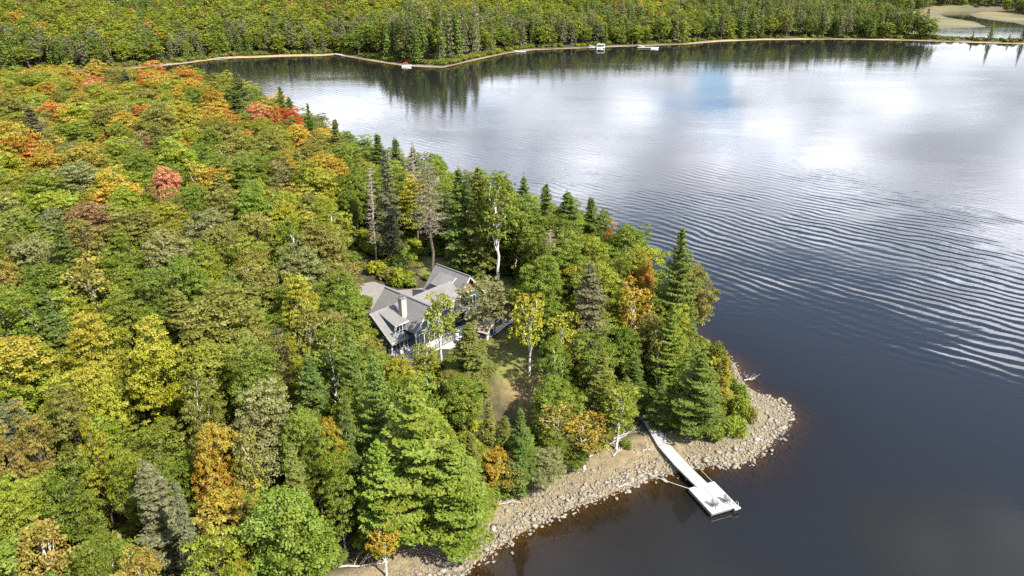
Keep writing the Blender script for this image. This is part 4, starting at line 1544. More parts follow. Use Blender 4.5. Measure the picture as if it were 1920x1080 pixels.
# ------------------------------------------------------------------ plant materials
def leaf_material(name, inst):
    m_, t = new_mat(name)
    if inst:
        base = t.n('ShaderNodeAttribute', attribute_name='tcol', attribute_type='INSTANCER').outputs['Color']
        aut = t.n('ShaderNodeAttribute', attribute_name='aut', attribute_type='INSTANCER').outputs['Fac']
    else:
        base = t.n('ShaderNodeObjectInfo').outputs['Color']
        aut = t.n('ShaderNodeAttribute', attribute_name='aut', attribute_type='OBJECT').outputs['Fac']
    ti = t.n('ShaderNodeAttribute', attribute_name='tint').outputs['Fac']
    hg = t.n('ShaderNodeAttribute', attribute_name='hgt').outputs['Fac']
    tc = t.n('ShaderNodeTexCoord').outputs['Object']
    rnd = t.n('ShaderNodeObjectInfo').outputs['Random']
    off = t.n('ShaderNodeVectorMath', {0: tc, 1: t.n('ShaderNodeCombineXYZ', {0: t.m('MULTIPLY', rnd, 77.0), 1: 0.0, 2: 0.0}).outputs[0]}, operation='ADD').outputs[0]
    pn = t.noise(off, 0.33, 2.0, 0.5)
    sel = t.m('ADD', t.m('MULTIPLY', hg, 0.40), t.m('ADD', t.m('MULTIPLY', pn, 0.75), t.m('MULTIPLY', ti, 0.28)))
    k = t.m('MULTIPLY', t.mr(t.m('ADD', sel, aut), 1.08, 1.36), t.mr(aut, 0.0, 0.05))
    acol = t.mix(t.mr(ti, 0.2, 0.9), (0.31, 0.175, 0.022), (0.26, 0.215, 0.020))
    c1 = t.mix(k, base, acol)
    hsv = t.n('ShaderNodeHueSaturation', {'Color': c1, 'Hue': t.mr(pn, 0.3, 0.7, 0.482, 0.518, False), 'Saturation': t.mr(ti, 0, 1, 1.06, 0.92, False), 'Value': t.mr(ti, 0, 1, 0.66, 1.42, False)})
    c = hsv.outputs[0]
    d = t.n('ShaderNodeBsdfDiffuse', {'Color': c})
    tl = t.n('ShaderNodeBsdfTranslucent', {'Color': t.mix(0.35, c, (0.30, 0.34, 0.02))})
    mx = t.n('ShaderNodeMixShader', {0: 0.26, 1: d.outputs[0], 2: tl.outputs[0]})
    gl = t.n('ShaderNodeBsdfGlossy', {'Color': (1, 1, 1, 1), 'Roughness': 0.6})
    mx2 = t.n('ShaderNodeMixShader', {0: 0.008, 1: mx.outputs[0], 2: gl.outputs[0]})
    finish(t, mx2.outputs[0])
    return m_
M_LEAF = leaf_material('leaves', False)
M_LEAF_I = leaf_material('leaves_of_forest', True)
M_BARK = simple('bark', (0.11, 0.085, 0.06), 0.9, 0.35, 2.0, 0.6, vec=(1, 1, .3))
M_BIRCH = simple('birch_bark', (0.55, 0.52, 0.46), 0.8, 0.3, 2.5, 0.3, vec=(1, 1, 3))
M_DEADW = simple('dead_wood', (0.36, 0.29, 0.24), 0.9, 0.3, 1.5, 0.4)
M_DRIFT = simple('driftwood', (0.42, 0.36, 0.30), 0.85, 0.3, 2.0, 0.4)

# ------------------------------------------------------------------ plant shapes
class Geo:
    def __init__(s):
        s.V = []; s.Q = []; s.T = []; s.ti = []; s.hg = []; s.mq = []; s.n = 0
    def add(s, V, Q, ti, hg, mi=0):
        V = np.asarray(V, np.float32)
        s.V.append(V); s.Q.append(np.asarray(Q) + s.n)
        s.ti.append(np.broadcast_to(np.asarray(ti, np.float32), (len(V),)))
        s.hg.append(np.broadcast_to(np.asarray(hg, np.float32), (len(V),)))
        s.mq.append(np.full(len(Q), mi)); s.n += len(V)
    def leaves(s, R, P, N, size, tint, hg, aspect=0.6, mi=0):
        n = len(P)
        N = N / np.maximum(np.linalg.norm(N, axis=1, keepdims=True), 1e-6)
        r = R.normal(size=(n, 3))
        a = np.cross(N, r); a /= np.maximum(np.linalg.norm(a, axis=1, keepdims=True), 1e-6)
        b = np.cross(N, a)
        a = a * size[:, None]; b = b * (size * aspect)[:, None]
        V = np.stack([P + a, P + b, P - a, P - b], 1).reshape(-1, 3)
        s.add(V, np.arange(n * 4).reshape(n, 4), np.repeat(tint, 4), np.repeat(hg, 4), mi)
    def tube(s, pts, rad, sides=5, mi=0, tint=0.5):
        pts = np.asarray(pts, float); k = len(pts)
        d = np.gradient(pts, axis=0); d /= np.maximum(np.linalg.norm(d, axis=1, keepdims=True), 1e-6)
        ref = np.array([0.3, 0.9, 0.1]) if abs(d[0][2]) > 0.6 else np.array([0, 0, 1.0])
        a = np.cross(d, ref); a /= np.maximum(np.linalg.norm(a, axis=1, keepdims=True), 1e-6)
        b = np.cross(d, a)
        th = np.arange(sides) * 2 * PI / sides
        V = pts[:, None, :] + np.asarray(rad)[:, None, None] * (np.cos(th)[None, :, None] * a[:, None, :] + np.sin(th)[None, :, None] * b[:, None, :])
        i = np.arange(k * sides).reshape(k, sides)
        j = np.roll(i, -1, axis=1)
        Q = np.stack([i[:-1], j[:-1], j[1:], i[1:]], -1).reshape(-1, 4)
        s.add(V.reshape(-1, 3), Q, tint, 0.0, mi)
    def mesh(s, name, mats):
        return np_mesh(name, np.concatenate(s.V), np.concatenate(s.Q), None, mats,
                       {'tint': np.concatenate(s.ti), 'hgt': np.concatenate(s.hg)}, False, np.concatenate(s.mq))
def sphere_dirs(R, n, lo=-1.0):
    i = np.arange(n) + 0.5
    z = lo + (1 - lo) * (1 - i / n)
    th = i * 2.399963 + R.uniform(0, 6.28)
    q = np.sqrt(np.maximum(1 - z * z, 0))
    d = np.stack([q * np.cos(th), q * np.sin(th), z], 1)
    d += R.normal(size=d.shape) * 0.13
    return d / np.linalg.norm(d, axis=1, keepdims=True)
def rand_dirs(R, n):
    d = R.normal(size=(n, 3))
    return d / np.linalg.norm(d, axis=1, keepdims=True)
def bend(a, b, k, R, amp):
    t = np.linspace(0, 1, k)[:, None]
    p = a + (b - a) * t
    p[1:-1] += R.normal(size=(k - 2, 3)) * amp
    return p
def broadleaf(seed, H=17.0, D=9.0, base=0.24, n_lobe=36, n_sub=11, n_leaf=84, ls=0.17, flat=0.62, lobe_r=(1.15, 1.9), sub_r=(0.42, 0.75), droop=0.0):
    """returns (crown geo, trunk geo)"""
    R = np.random.RandomState(seed)
    C = Geo(); T = Geo()
    zb = base * H; zc = zb + (H - zb) * 0.46
    ru = H - zc; rd = zc - zb; r0 = D / 2
    ax = R.uniform(0, 6.28); ecc = R.uniform(0.0, 0.18)
    dirs = sphere_dirs(R, n_lobe, -0.75)
    lob = []
    for d in dirs:
        lr = R.uniform(*lobe_r) * D / 9.0
        f = R.uniform(0.64, 1.22)
        if R.rand() < .10: continue
        e = 1 + ecc * math.cos(2 * (math.atan2(d[1], d[0]) - ax))
        c = np.array([d[0] * (r0 - lr) * e * f, d[1] * (r0 - lr) * e * f, zc + d[2] * ((ru if d[2] > 0 else rd) - lr * .7) * f])
        lob.append((c, d, lr))
    for _ in range(n_lobe // 5):
        lob.append((np.array([R.normal() * r0 * .3, R.normal() * r0 * .3, zc + R.uniform(-.5, .5) * ru]), np.array([0, 0, 1.0]), R.uniform(*lobe_r)))
    for c, d, lr in lob:
        sd_ = sphere_dirs(R, n_sub, -0.8)
        od = d * 0.55 + np.array([0, 0, 0.45])
        keep = (sd_ @ od) > -0.35
        sd_ = sd_[keep]
        lt = R.uniform(0, 1)
        for s_ in sd_:
            sr = R.uniform(*sub_r) * D / 9.0 * 1.05
            cc = c + s_ * np.array([1, 1, 0.8]) * lr * R.uniform(0.6, 1.35)
            n = int(n_leaf * R.uniform(0.7, 1.3))
            dd = rand_dirs(R, n)
            q = (dd @ (s_ * .6 + np.array([0, 0, .55])))
            dd = dd[q > -0.45]; n = len(dd)
            P = cc + dd * np.array([1.15 + (.62 - flat) * .6, 1.15 + (.62 - flat) * .6, flat]) * sr * R.uniform(0.35, 1.25, size=(n, 1))
            P[:, 2] -= droop * R.uniform(0, 1, n) ** 2
            Nn = dd * 0.55 + np.array([0, 0, 0.55]) + R.normal(size=(n, 3)) * 0.34
            st = np.clip(lt * .5 + R.uniform(0, .5) + R.normal(size=n) * 0.15, 0, 1)
            C.leaves(R, P, Nn, ls * R.uniform(0.7, 1.25, n), st, np.full(n, np.clip((cc[2] - zb) / (H - zb), 0, 1)))
    tr = 0.017 * H
    top = np.array([R.normal() * .4, R.normal() * .4, H * 0.80])
    T.tube(bend(np.zeros(3), top, 7, R, 0.12), np.linspace(tr, 0.05, 7), 7)
    for c, d, lr in lob[::2]:
        st = np.array([0, 0, max(zb * .7, c[2] - R.uniform(2, 4.5))]) * 1.0
        st[:2] = top[:2] * st[2] / top[2]
        T.tube(bend(st, c, 4, R, 0.2), np.linspace(tr * 0.42, 0.04, 4), 4)
    return C, T
def conifer(seed, H, D, kind):
    R = np.random.RandomState(seed)
    C = Geo(); T = Geo()
    tr = 0.0155 * H
    top = np.array([R.normal() * .2, R.normal() * .2, H])
    T.tube(bend(np.zeros(3), top, 8, R, 0.06), np.linspace(tr, 0.03, 8), 6)
    if kind == 'pine':
        zb, step, nb = 0.12 * H, 1.15, 7
    elif kind == 'thin':
        zb, step, nb = 0.34 * H, 0.8, 5
    else:
        zb, step, nb = 0.09 * H, 0.50, 6
    z = zb; ang = 0.0
    while z < H * 0.985:
        t = (z - zb) / (H - zb)
        if kind == 'pine':
            L = D / 2 * min(1.0, (1 - t) ** 0.74 * (0.78 + 0.5 * min(t * 3, 1)))
            k = 0.85
        elif kind == 'thin':
            L = D / 2 * (0.45 + 0.6 * (1 - t)) * (1 - t ** 4)
        else:
            L = D / 2 * (1 - t) ** 0.56 * (0.72 + .3 * min(t * 5, 1)) * (0.9 + .16 * math.sin(t * 17 + seed))
        zt = z
        for b in range(nb):
            ang += 2.399963
            if kind == 'thin' and R.rand() < 0.35: continue
            l = max(0.25, L * R.uniform(0.45, 1.25))
            zz_ = z + R.uniform(-.5, .5) * step
            d = np.array([math.cos(ang), math.sin(ang), 0.0])
            if kind == 'pine': rise = 0.10 + 0.32 * t
            elif kind == 'thin': rise = -0.05
            else: rise = -0.30 + 0.55 * t
            end = d * l + np.array([0, 0, rise * l])
            o = top * (zz_ / H)
            ns = max(3, int(l / 0.34)) if kind == 'pine' else max(3, int(l / 0.26))
            bt = R.uniform(0, 1)
            f0 = 0.22 if kind == 'pine' else 0.12
            T.tube(np.array([o, o + end * .5 + np.array([0, 0, .03 * l]), o + end * .95]), [0.05 + 0.01 * l, 0.035, 0.012], 3)
            side = np.array([-d[1], d[0], 0])
            for j in range(ns):
                f = f0 + (1 - f0) * (j + R.rand()) / ns
                wdt = (0.34 if kind == 'pine' else 0.26) * l * (1 - abs(f - 0.6) * 1.1) + 0.16
                m_ = 15 if kind == 'pine' else (9 if kind == 'thin' else 11)
                lat = R.uniform(-1, 1, m_)
                P = o + end * f + side * (lat * wdt)[:, None] + d * (-abs(lat) * wdt * .3 + R.normal(size=m_) * .12)[:, None]
                sag = (0.02 if kind == 'pine' else -0.10)
                P[:, 2] += sag * l * f + R.normal(size=m_) * (0.07 if kind == 'pine' else 0.06) - abs(lat) * wdt * (.05 if kind == 'pine' else .25)
                if kind == 'pine': P[:, 2] += 0.12 * R.rand(m_) + .1 * f * f * l
                Nn = np.array([0, 0, 1.0]) + d * (.25 if kind != 'pine' else .0) + R.normal(size=(m_, 3)) * (0.32 if kind == 'pine' else 0.35)
                ti = np.clip(bt * .5 + R.uniform(0, .5, m_), 0, 1)
                C.leaves(R, P, Nn, (0.27 if kind == 'pine' else 0.215) * R.uniform(.7, 1.3, m_), ti, np.full(m_, t), 0.45)
        z += step * (1 - 0.35 * t)
    n = 26
    P = top + R.normal(size=(n, 3)) * np.array([.15, .15, .45]) - np.array([0, 0, .4])
    C.leaves(R, P, rand_dirs(R, n), np.full(n, .2), R.rand(n), np.ones(n), .5)
    return C, T
def deadtree(seed, H, D, foliage=0.0):
    R = np.random.RandomState(seed)
    C = Geo(); T = Geo(); B = Geo()
    top = np.array([R.normal() * .3, R.normal() * .3, H])
    T.tube(bend(np.zeros(3), top, 9, R, 0.08), np.linspace(0.016 * H, 0.025, 9), 6)
    z = H * (0.22 if not foliage else .42)
    z0 = z; ang = 0
    while z < H * .98:
        t = (z - z0) / (H - z0)
        L = D / 2 * (1 - t) ** .55 * (.75 + .3 * min(1, t * 4))
        for b in range(5):
            ang += 2.4; l = L * R.uniform(.5, 1.15)
            d = np.array([math.cos(ang), math.sin(ang), 0.0])
            o = top * (z / H)
            e = o + d * l + np.array([0, 0, R.uniform(-.15, .25) * l])
            pts = bend(o, e, 4, R, .1 * l / 3)
            B.tube(pts, np.linspace(.03 + .012 * l, .012, 4), 3)
            for q in range(int(3 + l * 3.2)):
                f = R.uniform(.25, 1.0); p = pts[0] + (pts[-1] - pts[0]) * f
                tw = p + (rand_dirs(R, 1)[0] * np.array([1, 1, .5]) + d * .5) * R.uniform(.35, .95)
                B.tube(np.array([p, (p + tw) / 2 + R.normal(size=3) * .05, tw]), [.02, .014, .008], 3)
            if foliage:
                m_ = int(l * 34 * foliage * (0.4 + t))
                f = R.uniform(.4, 1.05, m_)
                P = o + (e - o) * f[:, None] + R.normal(size=(m_, 3)) * np.array([.38, .38, .12])
                C.leaves(R, P, np.array([0, 0, 1.]) + R.normal(size=(m_, 3)) * .5, .2 * R.uniform(.7, 1.2, m_), R.rand(m_), np.full(m_, t), .5)
        z += .62
    return C, T, B

def shrub(seed, n_l=9, per=130, ls=.16):
    R = np.random.RandomState(seed); C = Geo()
    for _ in range(n_l):
        a = R.uniform(0, 6.28); r = R.uniform(0, .62)
        c = np.array([r * math.cos(a), r * math.sin(a), R.uniform(.35, .85) * (1 - .4 * r)])
        rr = R.uniform(.28, .5)
        dd = rand_dirs(R, per)
        P = c + dd * rr * R.uniform(.5, 1.05, size=(per, 1)) * np.array([1, 1, .8])
        P[:, 2] = np.maximum(P[:, 2], .03)
        C.leaves(R, P, dd * .5 + np.array([0, 0, .5]) + R.normal(size=(per, 3)) * .45, ls * R.uniform(.6, 1.2, per), np.clip(R.uniform(0, .5) + R.uniform(0, .5, per), 0, 1), P[:, 2])
    return C

def stuff_mesh(C, T, name, bark):
    """crown and trunk of one template in one mesh, for the forest that is one object"""
    G = Geo()
    for src, mi in ((C, 0), (T, 1)):
        for V, Q, ti, hg in zip(src.V, src.Q, src.ti, src.hg):
            pass
    V = np.concatenate(C.V + T.V); Q = np.concatenate(C.Q + [q + C.n for q in T.Q])
    mi = np.concatenate([np.zeros(sum(len(q) for q in C.Q)), np.ones(sum(len(q) for q in T.Q))])
    return np_mesh(name, V, Q, None, [M_LEAF_I, bark], {'tint': np.concatenate(C.ti + T.ti), 'hgt': np.concatenate(C.hg + T.hg)}, False, mi)

TPL = {}     # kind -> list of (H, D, crown mesh, trunk mesh, branch mesh)
FTPL = []    # templates of the one-object forest
FIDX = {}
def reg(kind, lod, H, D, C, T, bark, B=None):
    nm = {'maple': 'maple', 'birch': 'birch', 'pine': 'pine', 'hemlock': 'hemlock', 'dead': 'dead_tree', 'deadpine': 'dying_pine', 'shrub': 'shrub'}[kind]
    cm = C.mesh(nm + '_crown', M_LEAF) if C is not None and C.V else None
    tm = T.mesh(nm + '_trunk', bark)
    bm = B.mesh(nm + '_branches', M_DEADW) if B is not None else None
    TPL.setdefault((kind, lod), []).append((H, D, cm, tm, bm))
    if cm is not None and kind != 'deadpine':
        ob = bpy.data.objects.new('forest_' + nm, stuff_mesh(C, T, 'forest_' + nm, bark))
        FIDX.setdefault((kind, lod), []).append((len(FTPL), H, D))
        FTPL.append(ob)
for k in range(7):
    C, T = broadleaf(100 + k, 17, 9, base=[.22, .26, .2, .28, .24, .3, .22][k], n_lobe=[36, 30, 42, 34, 38, 26, 44][k], flat=[.62, .34, .6, .4, .62, .3, .5][k], lobe_r=[(1.15, 1.9), (.9, 1.7), (1.0, 2.2), (1.0, 1.8), (1.2, 2.1), (.9, 1.6), (.8, 1.9)][k])
    reg('maple', 0, 17, 9, C, T, M_BARK)
for k in range(3):
    C, T = broadleaf(120 + k, 17, 9, base=.22, n_lobe=24, n_sub=8, n_leaf=62, flat=[.4, .6, .3][k], lobe_r=(.8, 1.5))
    reg('maple', 0, 17, 9, C, T, [M_BARK, M_BIRCH, M_BARK][k])
for k in range(5):
    C, T = broadleaf(140 + k, 17, 9, base=.15, n_lobe=17, n_sub=7, n_leaf=20, ls=0.44, lobe_r=(1.5, 2.3), sub_r=(.6, 1.0))
    reg('maple', 1, 17, 9, C, T, M_BARK)
for k in range(4):
    C, T = broadleaf(200 + k, 15, 6, base=.36, n_lobe=24, n_sub=8, n_leaf=22, ls=.21, lobe_r=(1.1, 1.8), sub_r=(.45, .8), droop=.5)
    reg('birch', 0, 15, 6, C, T, M_BIRCH)
C, T = broadleaf(230, 15, 6, base=.3, n_lobe=12, n_sub=5, n_leaf=11, ls=.5, lobe_r=(1.5, 2.2), sub_r=(.6, 1.0))
reg('birch', 1, 15, 6, C, T, M_BARK)
for k in range(3):
    C, T = conifer(300 + k, 22, 10, 'pine'); reg('pine', 0, 22, 10, C, T, M_BARK)
for k in range(4):
    C, T = conifer(320 + k, 19, 6.5, 'spruce'); reg('hemlock', 0, 19, 6.5, C, T, M_BARK)
def far_conifer(seed, H, D, wide):
    R = np.random.RandomState(seed); C = Geo(); T = Geo()
    T.tube(np.array([[0, 0, 0], [0, 0, H * .95]]), [.3, .05], 4)
    n = 620
    t = 1 - np.sqrt(R.uniform(0, 1, n)) if not wide else 1 - R.uniform(0, 1, n) ** .7
    z = H * (.1 + .9 * t)
    L = D / 2 * ((1 - t) ** (.8 if not wide else .5)) * (0.72 + .28 * np.sin(z * (5.5 if not wide else 3.4) + R.uniform(0, 6)))
    a = R.uniform(0, 6.28, n); r = L * R.uniform(.45, 1.05, n)
    P = np.stack([r * np.cos(a), r * np.sin(a), z], 1)
    Nn = np.stack([np.cos(a) * .5, np.sin(a) * .5, np.full(n, .8)], 1) + R.normal(size=(n, 3)) * .3
    C.leaves(R, P, Nn, (.62 if not wide else .75) * R.uniform(.6, 1.3, n), R.rand(n), t, .5)
    return C, T
for k in range(3):
    C, T = far_conifer(360 + k, 19, 6.5, False); reg('hemlock', 1, 19, 6.5, C, T, M_BARK)
for k in range(2):
    C, T = far_conifer(370 + k, 22, 10, True); reg('pine', 1, 22, 10, C, T, M_BARK)
for k in range(3):
    C = shrub(480 + k, 14, 260, .075); T = Geo()
    for q in range(5): T.tube(np.array([[0, 0, 0], [.3 * math.cos(q * 1.3), .3 * math.sin(q * 1.3), .6]]), [.03, .01], 4)
    reg('shrub', 0, 1, 1.6, C, T, M_BARK)
C, T, B = deadtree(400, 22, 6); reg('dead', 0, 22, 6, None, T, M_DEADW, B)
C, T, B = deadtree(401, 18, 6); reg('dead', 0, 18, 6, None, T, M_DEADW, B)
C, T, B = deadtree(402, 24, 8, .3); reg('deadpine', 0, 24, 8, C, T, M_BARK, B)

PAL = {  # leaf pigment
    'green': (0.126, 0.163, 0.018), 'ygreen': (0.176, 0.201, 0.018), 'bright': (0.199, 0.226, 0.018), 'yellow': (0.246, 0.243, 0.021),
    'olive': (0.163, 0.156, 0.030), 'greyolive': (0.171, 0.174, 0.060), 'gold': (0.334, 0.216, 0.023), 'orange': (0.396, 0.160, 0.030),
    'salmon': (0.480, 0.177, 0.081), 'red': (0.433, 0.055, 0.025), 'brown': (0.199, 0.117, 0.052), 'pine': (0.168, 0.216, 0.028), 'bluepine': (0.133, 0.180, 0.034),
    'spruce': (0.101, 0.138, 0.025), 'hemlock': (0.151, 0.161, 0.030), 'greyspruce': (0.138, 0.138, 0.063), 'yellowcedar': (0.240, 0.187, 0.023), 'rust': (.235, .172, .036), 'x': (0.240, 0.165, 0.115)}
WORDS = {'green': 'green', 'ygreen': 'yellow-green', 'bright': 'bright lime-green', 'yellow': 'yellow-tinged', 'olive': 'olive', 'greyolive': 'grey-green',
         'gold': 'golden', 'orange': 'orange', 'salmon': 'salmon-pink', 'red': 'bright red', 'brown': 'brownish', 'pine': 'bright green',
         'bluepine': 'blue-green', 'spruce': 'dark green', 'hemlock': 'olive-green', 'greyspruce': 'grey-green', 'yellowcedar': 'yellowish', 'rust': 'rusty brown', 'x': 'bare grey'}
rng = np.random.RandomState(11)
trees = []   # kind, lod, x, y, z, H, D, colour name, autumn, notable
rows = [l.split() for l in TREES.strip().splitlines()]
tz, tdn, _, _ = terrain(np.array([float(r[2]) for r in rows]), np.array([float(r[3]) for r in rows]))
for r, z in zip(rows, tz):
    kind = r[1]
    trees.append([kind, 0, float(r[2]), float(r[3]), float(z), float(r[4]), float(r[5]), r[6], float(r[7]), r[0] == 'n'])
# the woods on the far shore
def far_points():
    out = []
    for (y0, y1, x0, x1, s) in ((440, 900, -620, 410, 7.4), (900, 1300, -900, 420, 11.0), (700, 1250, 330, 1100, 9.0), (1250, 2300, -1200, 1500, 22.0)):
        xs = np.arange(x0, x1, s); ys = np.arange(y0, y1, s * .9)
        A, B_ = np.meshgrid(xs, ys)
        A = A.ravel() + rng.uniform(-.42, .42, A.size) * s; B_ = B_.ravel() + rng.uniform(-.42, .42, B_.size) * s
        h, dn, df, wet = terrain(A, B_)
        for x, y, z, d, wt in zip(A, B_, h, df, wet):
            if d < 8: continue
            marshy = x > 366 + 8 * math.sin(y * .05) and not (y > 1040 and wt < -22) and not (x > 655 and y > 930 and wt < -15)
            if marshy: continue
            if wt > -10: continue
            if abs(x) / y > 0.95: continue
            out.append((x, y, z, d, s))
    return out
def pick(lst):
    r = rng.uniform(0, sum(b for _, b in lst))
    for a, b in lst:
        r -= b
        if r <= 0: return a
    return lst[-1][0]
for x, y, z, d, s in far_points():
    point = -110 < x < -20 and y < 560
    n_ = math.sin(x * .012 + 1) * math.sin(y * .015) + .5 * math.sin(x * .05 + y * .03)
    if x > 200 and y < 790 or x > 330: c = pick([('spruce', 50), ('greyspruce', 25), ('green', 15), ('ygreen', 5)])
    elif point: c = pick([('spruce', 20), ('greyspruce', 60), ('green', 15), ('greyolive', 15)])
    elif d < 40: c = pick([('spruce', 26), ('greyspruce', 22), ('green', 30), ('ygreen', 16), ('bluepine', 6)])
    elif math.sin(x * .031 + 2) * math.sin(y * .042 + x * .01) > .55: c = pick([('spruce', 55), ('greyspruce', 25), ('green', 20)])
    else: c = pick([('green', 30), ('ygreen', 32 + 14 * n_), ('bright', 8), ('olive', 10), ('yellow', 10 + 8 * n_), ('gold', 3), ('orange', 1), ('spruce', 8), ('brown', 1)])
    if point and c == 'greyspruce' and rng.rand() < .5: c = 'spruce'
    if c in ('spruce', 'greyspruce', 'bluepine'):
        kind = pick([('pine', 25), ('hemlock', 25), ('maple', 50)])
        H = rng.uniform(16, 23); D = rng.uniform(7, 9.5) * (1.15 if kind == 'pine' else 1)
    else:
        kind = 'maple' if rng.rand() > .08 else 'birch'
        H = rng.uniform(13, 19); D = rng.uniform(9.5, 13)
    H *= 1 + .16 * n_ + rng.normal() * .05
    if s > 8: D *= s / 8; H *= 1.05
    if point: H *= 1.5
    trees.append([kind, 1, x, y, z, H, D, c, max(0, rng.choice([0, 0, 0, .1, .2, .3])), False])
# small trees and shrubs on the long sand spit
for x, H_ in ((396, 8), (408, 17), (421, 7), (431, 16), (446, 15), (462, 13)):
    y = float(np.interp(x, [345, 425, 470], [668, 636, 628])) + 14
    trees.append(['hemlock', 1, x, y, ground(x, y), H_, H_ * .42, 'spruce', 0, False])
PITR = math.radians(PITCH)
def proj(x, y, z):
    d = z - CAM_H
    fw = y * math.cos(PITR) - d * math.sin(PITR)
    up = y * math.sin(PITR) + d * math.cos(PITR)
    if fw < 1: return (-9999, -9999, 1)
    return 960 + FPX * x / fw, 540 - FPX * up / fw, fw
cand = {}
for i, t in enumerate(trees):
    px, py, s = proj(t[2], t[3], t[4] + t[5] * .6)
    R_ = t[6] / s * FPX
    t.append((px, py, s))
    if -R_ * .2 < px < 1920 + R_ * .2 and -R_ * .1 < py < 1080 + R_ * .6:
        cand.setdefault(t[0], []).append((R_ * t[5] / s * (2.2 if t[9] else 1), i))
solo = set()
for k, lst in cand.items():
    lst.sort(reverse=True)
    solo |= set(i for _, i in lst[:298])

KW = {'maple': ('broadleaf tree', 'maple_tree', 'tree'), 'birch': ('slender pale-barked tree', 'birch_tree', 'tree'), 'pine': ('pine', 'pine_tree', 'tree'),
      'hemlock': ('conifer', 'hemlock_tree', 'tree'), 'dead': ('dead leafless conifer', 'dead_tree', 'tree'), 'deadpine': ('half-dead conifer', 'dying_pine_tree', 'tree'),
      'shrub': ('leafy shrub', 'shrub', 'shrub')}
HOUSE_C = hw(-6, 5)
def place(t):
    x, y = t[2], t[3]; px, py, s = t[10]
    if y > 430:
        if px < 340: w_ = 'across the cove, far left'
        elif px < 640: w_ = 'behind the far sandy cove'
        elif px < 840: w_ = 'on the wooded point across the lake'
        elif px < 1060: w_ = 'right of the far wooded point'
        elif px < 1260: w_ = 'behind the two far docks'
        elif px < 1480: w_ = 'behind the far sandy beach'
        elif px < 1740: w_ = 'behind the long far sand spit'
        else: w_ = 'by the marsh in the top right corner'
        return w_ + (', hillside' if t[4] > 6 else ', waterside')
    dx_, dy_ = x - HOUSE_C[0], y - HOUSE_C[1]
    r = math.hypot(dx_, dy_)
    if px > 1120 and py > 600: return 'on the point beside the long dock'
    if px > 1120: return 'at the right end of the wooded peninsula'
    if r < 24 and dy_ < -6: return 'just in front of the grey-roofed house'
    if r < 30 and dy_ > 6: return 'just behind the grey-roofed house'
    if r < 26: return 'beside the grey-roofed house'
    if px > 900 and py > 560: return 'between the lawn and the rocky shore'
    if px > 640 and py < 480: return 'on the lake edge behind the house'
    if px > 560 and py > 700: return 'above the rocky beach, left of the dock'
    if px > 560: return 'around the driveway left of the house'
    v_ = 'farthest' if py < 260 else ('upper' if py < 420 else ('middle' if py < 620 else ('lower' if py < 840 else 'bottom')))
    h_ = 'left edge' if px < 190 else ('left centre' if px < 380 else 'lake side')
    return 'in the %s forest, %s' % (v_, h_)
ORD = ['leftmost'] + [w_ + ' from left' for w_ in 'second third fourth fifth sixth seventh eighth ninth tenth eleventh twelfth'.split()]
cls = {}
for i in sorted(solo):
    t = trees[i]
    size = ''
    if t[0] == 'maple' and t[3] < 430: size = 'large ' if t[6] > 9.6 else ('small ' if t[6] < 7 else '')
    if t[0] in ('hemlock', 'pine') and t[3] < 430: size = 'tall ' if t[5] > 19.5 else ('short ' if t[5] < 14 else '')
    c = WORDS[t[7]] + (', orange-flecked' if t[8] >= .3 and t[0] in ('maple', 'birch') and t[7] not in ('orange', 'salmon', 'red', 'gold') else '')
    base = size + (KW[t[0]][0] if t[0] in ('dead',) else c + ' ' + KW[t[0]][0])
    cls.setdefault((base, place(t)), []).append(i)
LAB = {}
for (base, pl), ids in cls.items():
    ids.sort(key=lambda i: trees[i][10][0])
    if len(ids) == 1: LAB[ids[0]] = (base + ' ' + pl, None)
    elif len(ids) <= 12:
        for j, i in enumerate(ids):
            o = ORD[j] if j < len(ids) - 1 else 'rightmost'
            LAB[i] = ('%s %s, %s' % (base, pl, o if len(ids) > 2 else ('the left one' if j == 0 else 'the right one')), None)
    else:
        for i in ids: LAB[i] = (base + ' ' + pl, base + 's ' + pl)
def shorten(s_):
    wd = s_.split()
    return ' '.join(wd[:16]).rstrip(',')
used_t = {}
for i in sorted(solo):
    t = trees[i]
    kind, lod, x, y, z, H, D, cn, au, note, _p = t
    lst = TPL[(kind, lod)] if (kind, lod) in TPL else TPL[(kind, 0)]
    H0, D0, cm, tm, bm = lst[int(rng.randint(len(lst)))]
    nm = KW[kind][1]
    root = link(bpy.data.objects.new(nm, None))
    root.empty_display_size = .5
    root.location = (x, y, z - .15)
    root.rotation_euler = (0, 0, rng.uniform(0, 6.28))
    root.scale = (D / D0 * rng.uniform(.9, 1.12), D / D0 * rng.uniform(.9, 1.12), H / H0)
    lab, grp = LAB[i]
    tag(root, shorten(lab), KW[kind][2], grp)
    jit = rng.uniform(.88, 1.14)
    col = tuple(min(1, c * jit * rng.uniform(.95, 1.05)) for c in PAL[cn]) + (1.0,)
    if cm is not None:
        c = link(bpy.data.objects.new('foliage' if kind == 'shrub' else 'crown', cm), root)
        c.color = col
        c['aut'] = float(au) if kind in ('maple', 'birch') else 0.0
    link(bpy.data.objects.new('stem' if kind == 'shrub' else 'trunk', tm), root)
    if bm is not None: link(bpy.data.objects.new('branches', bm), root)

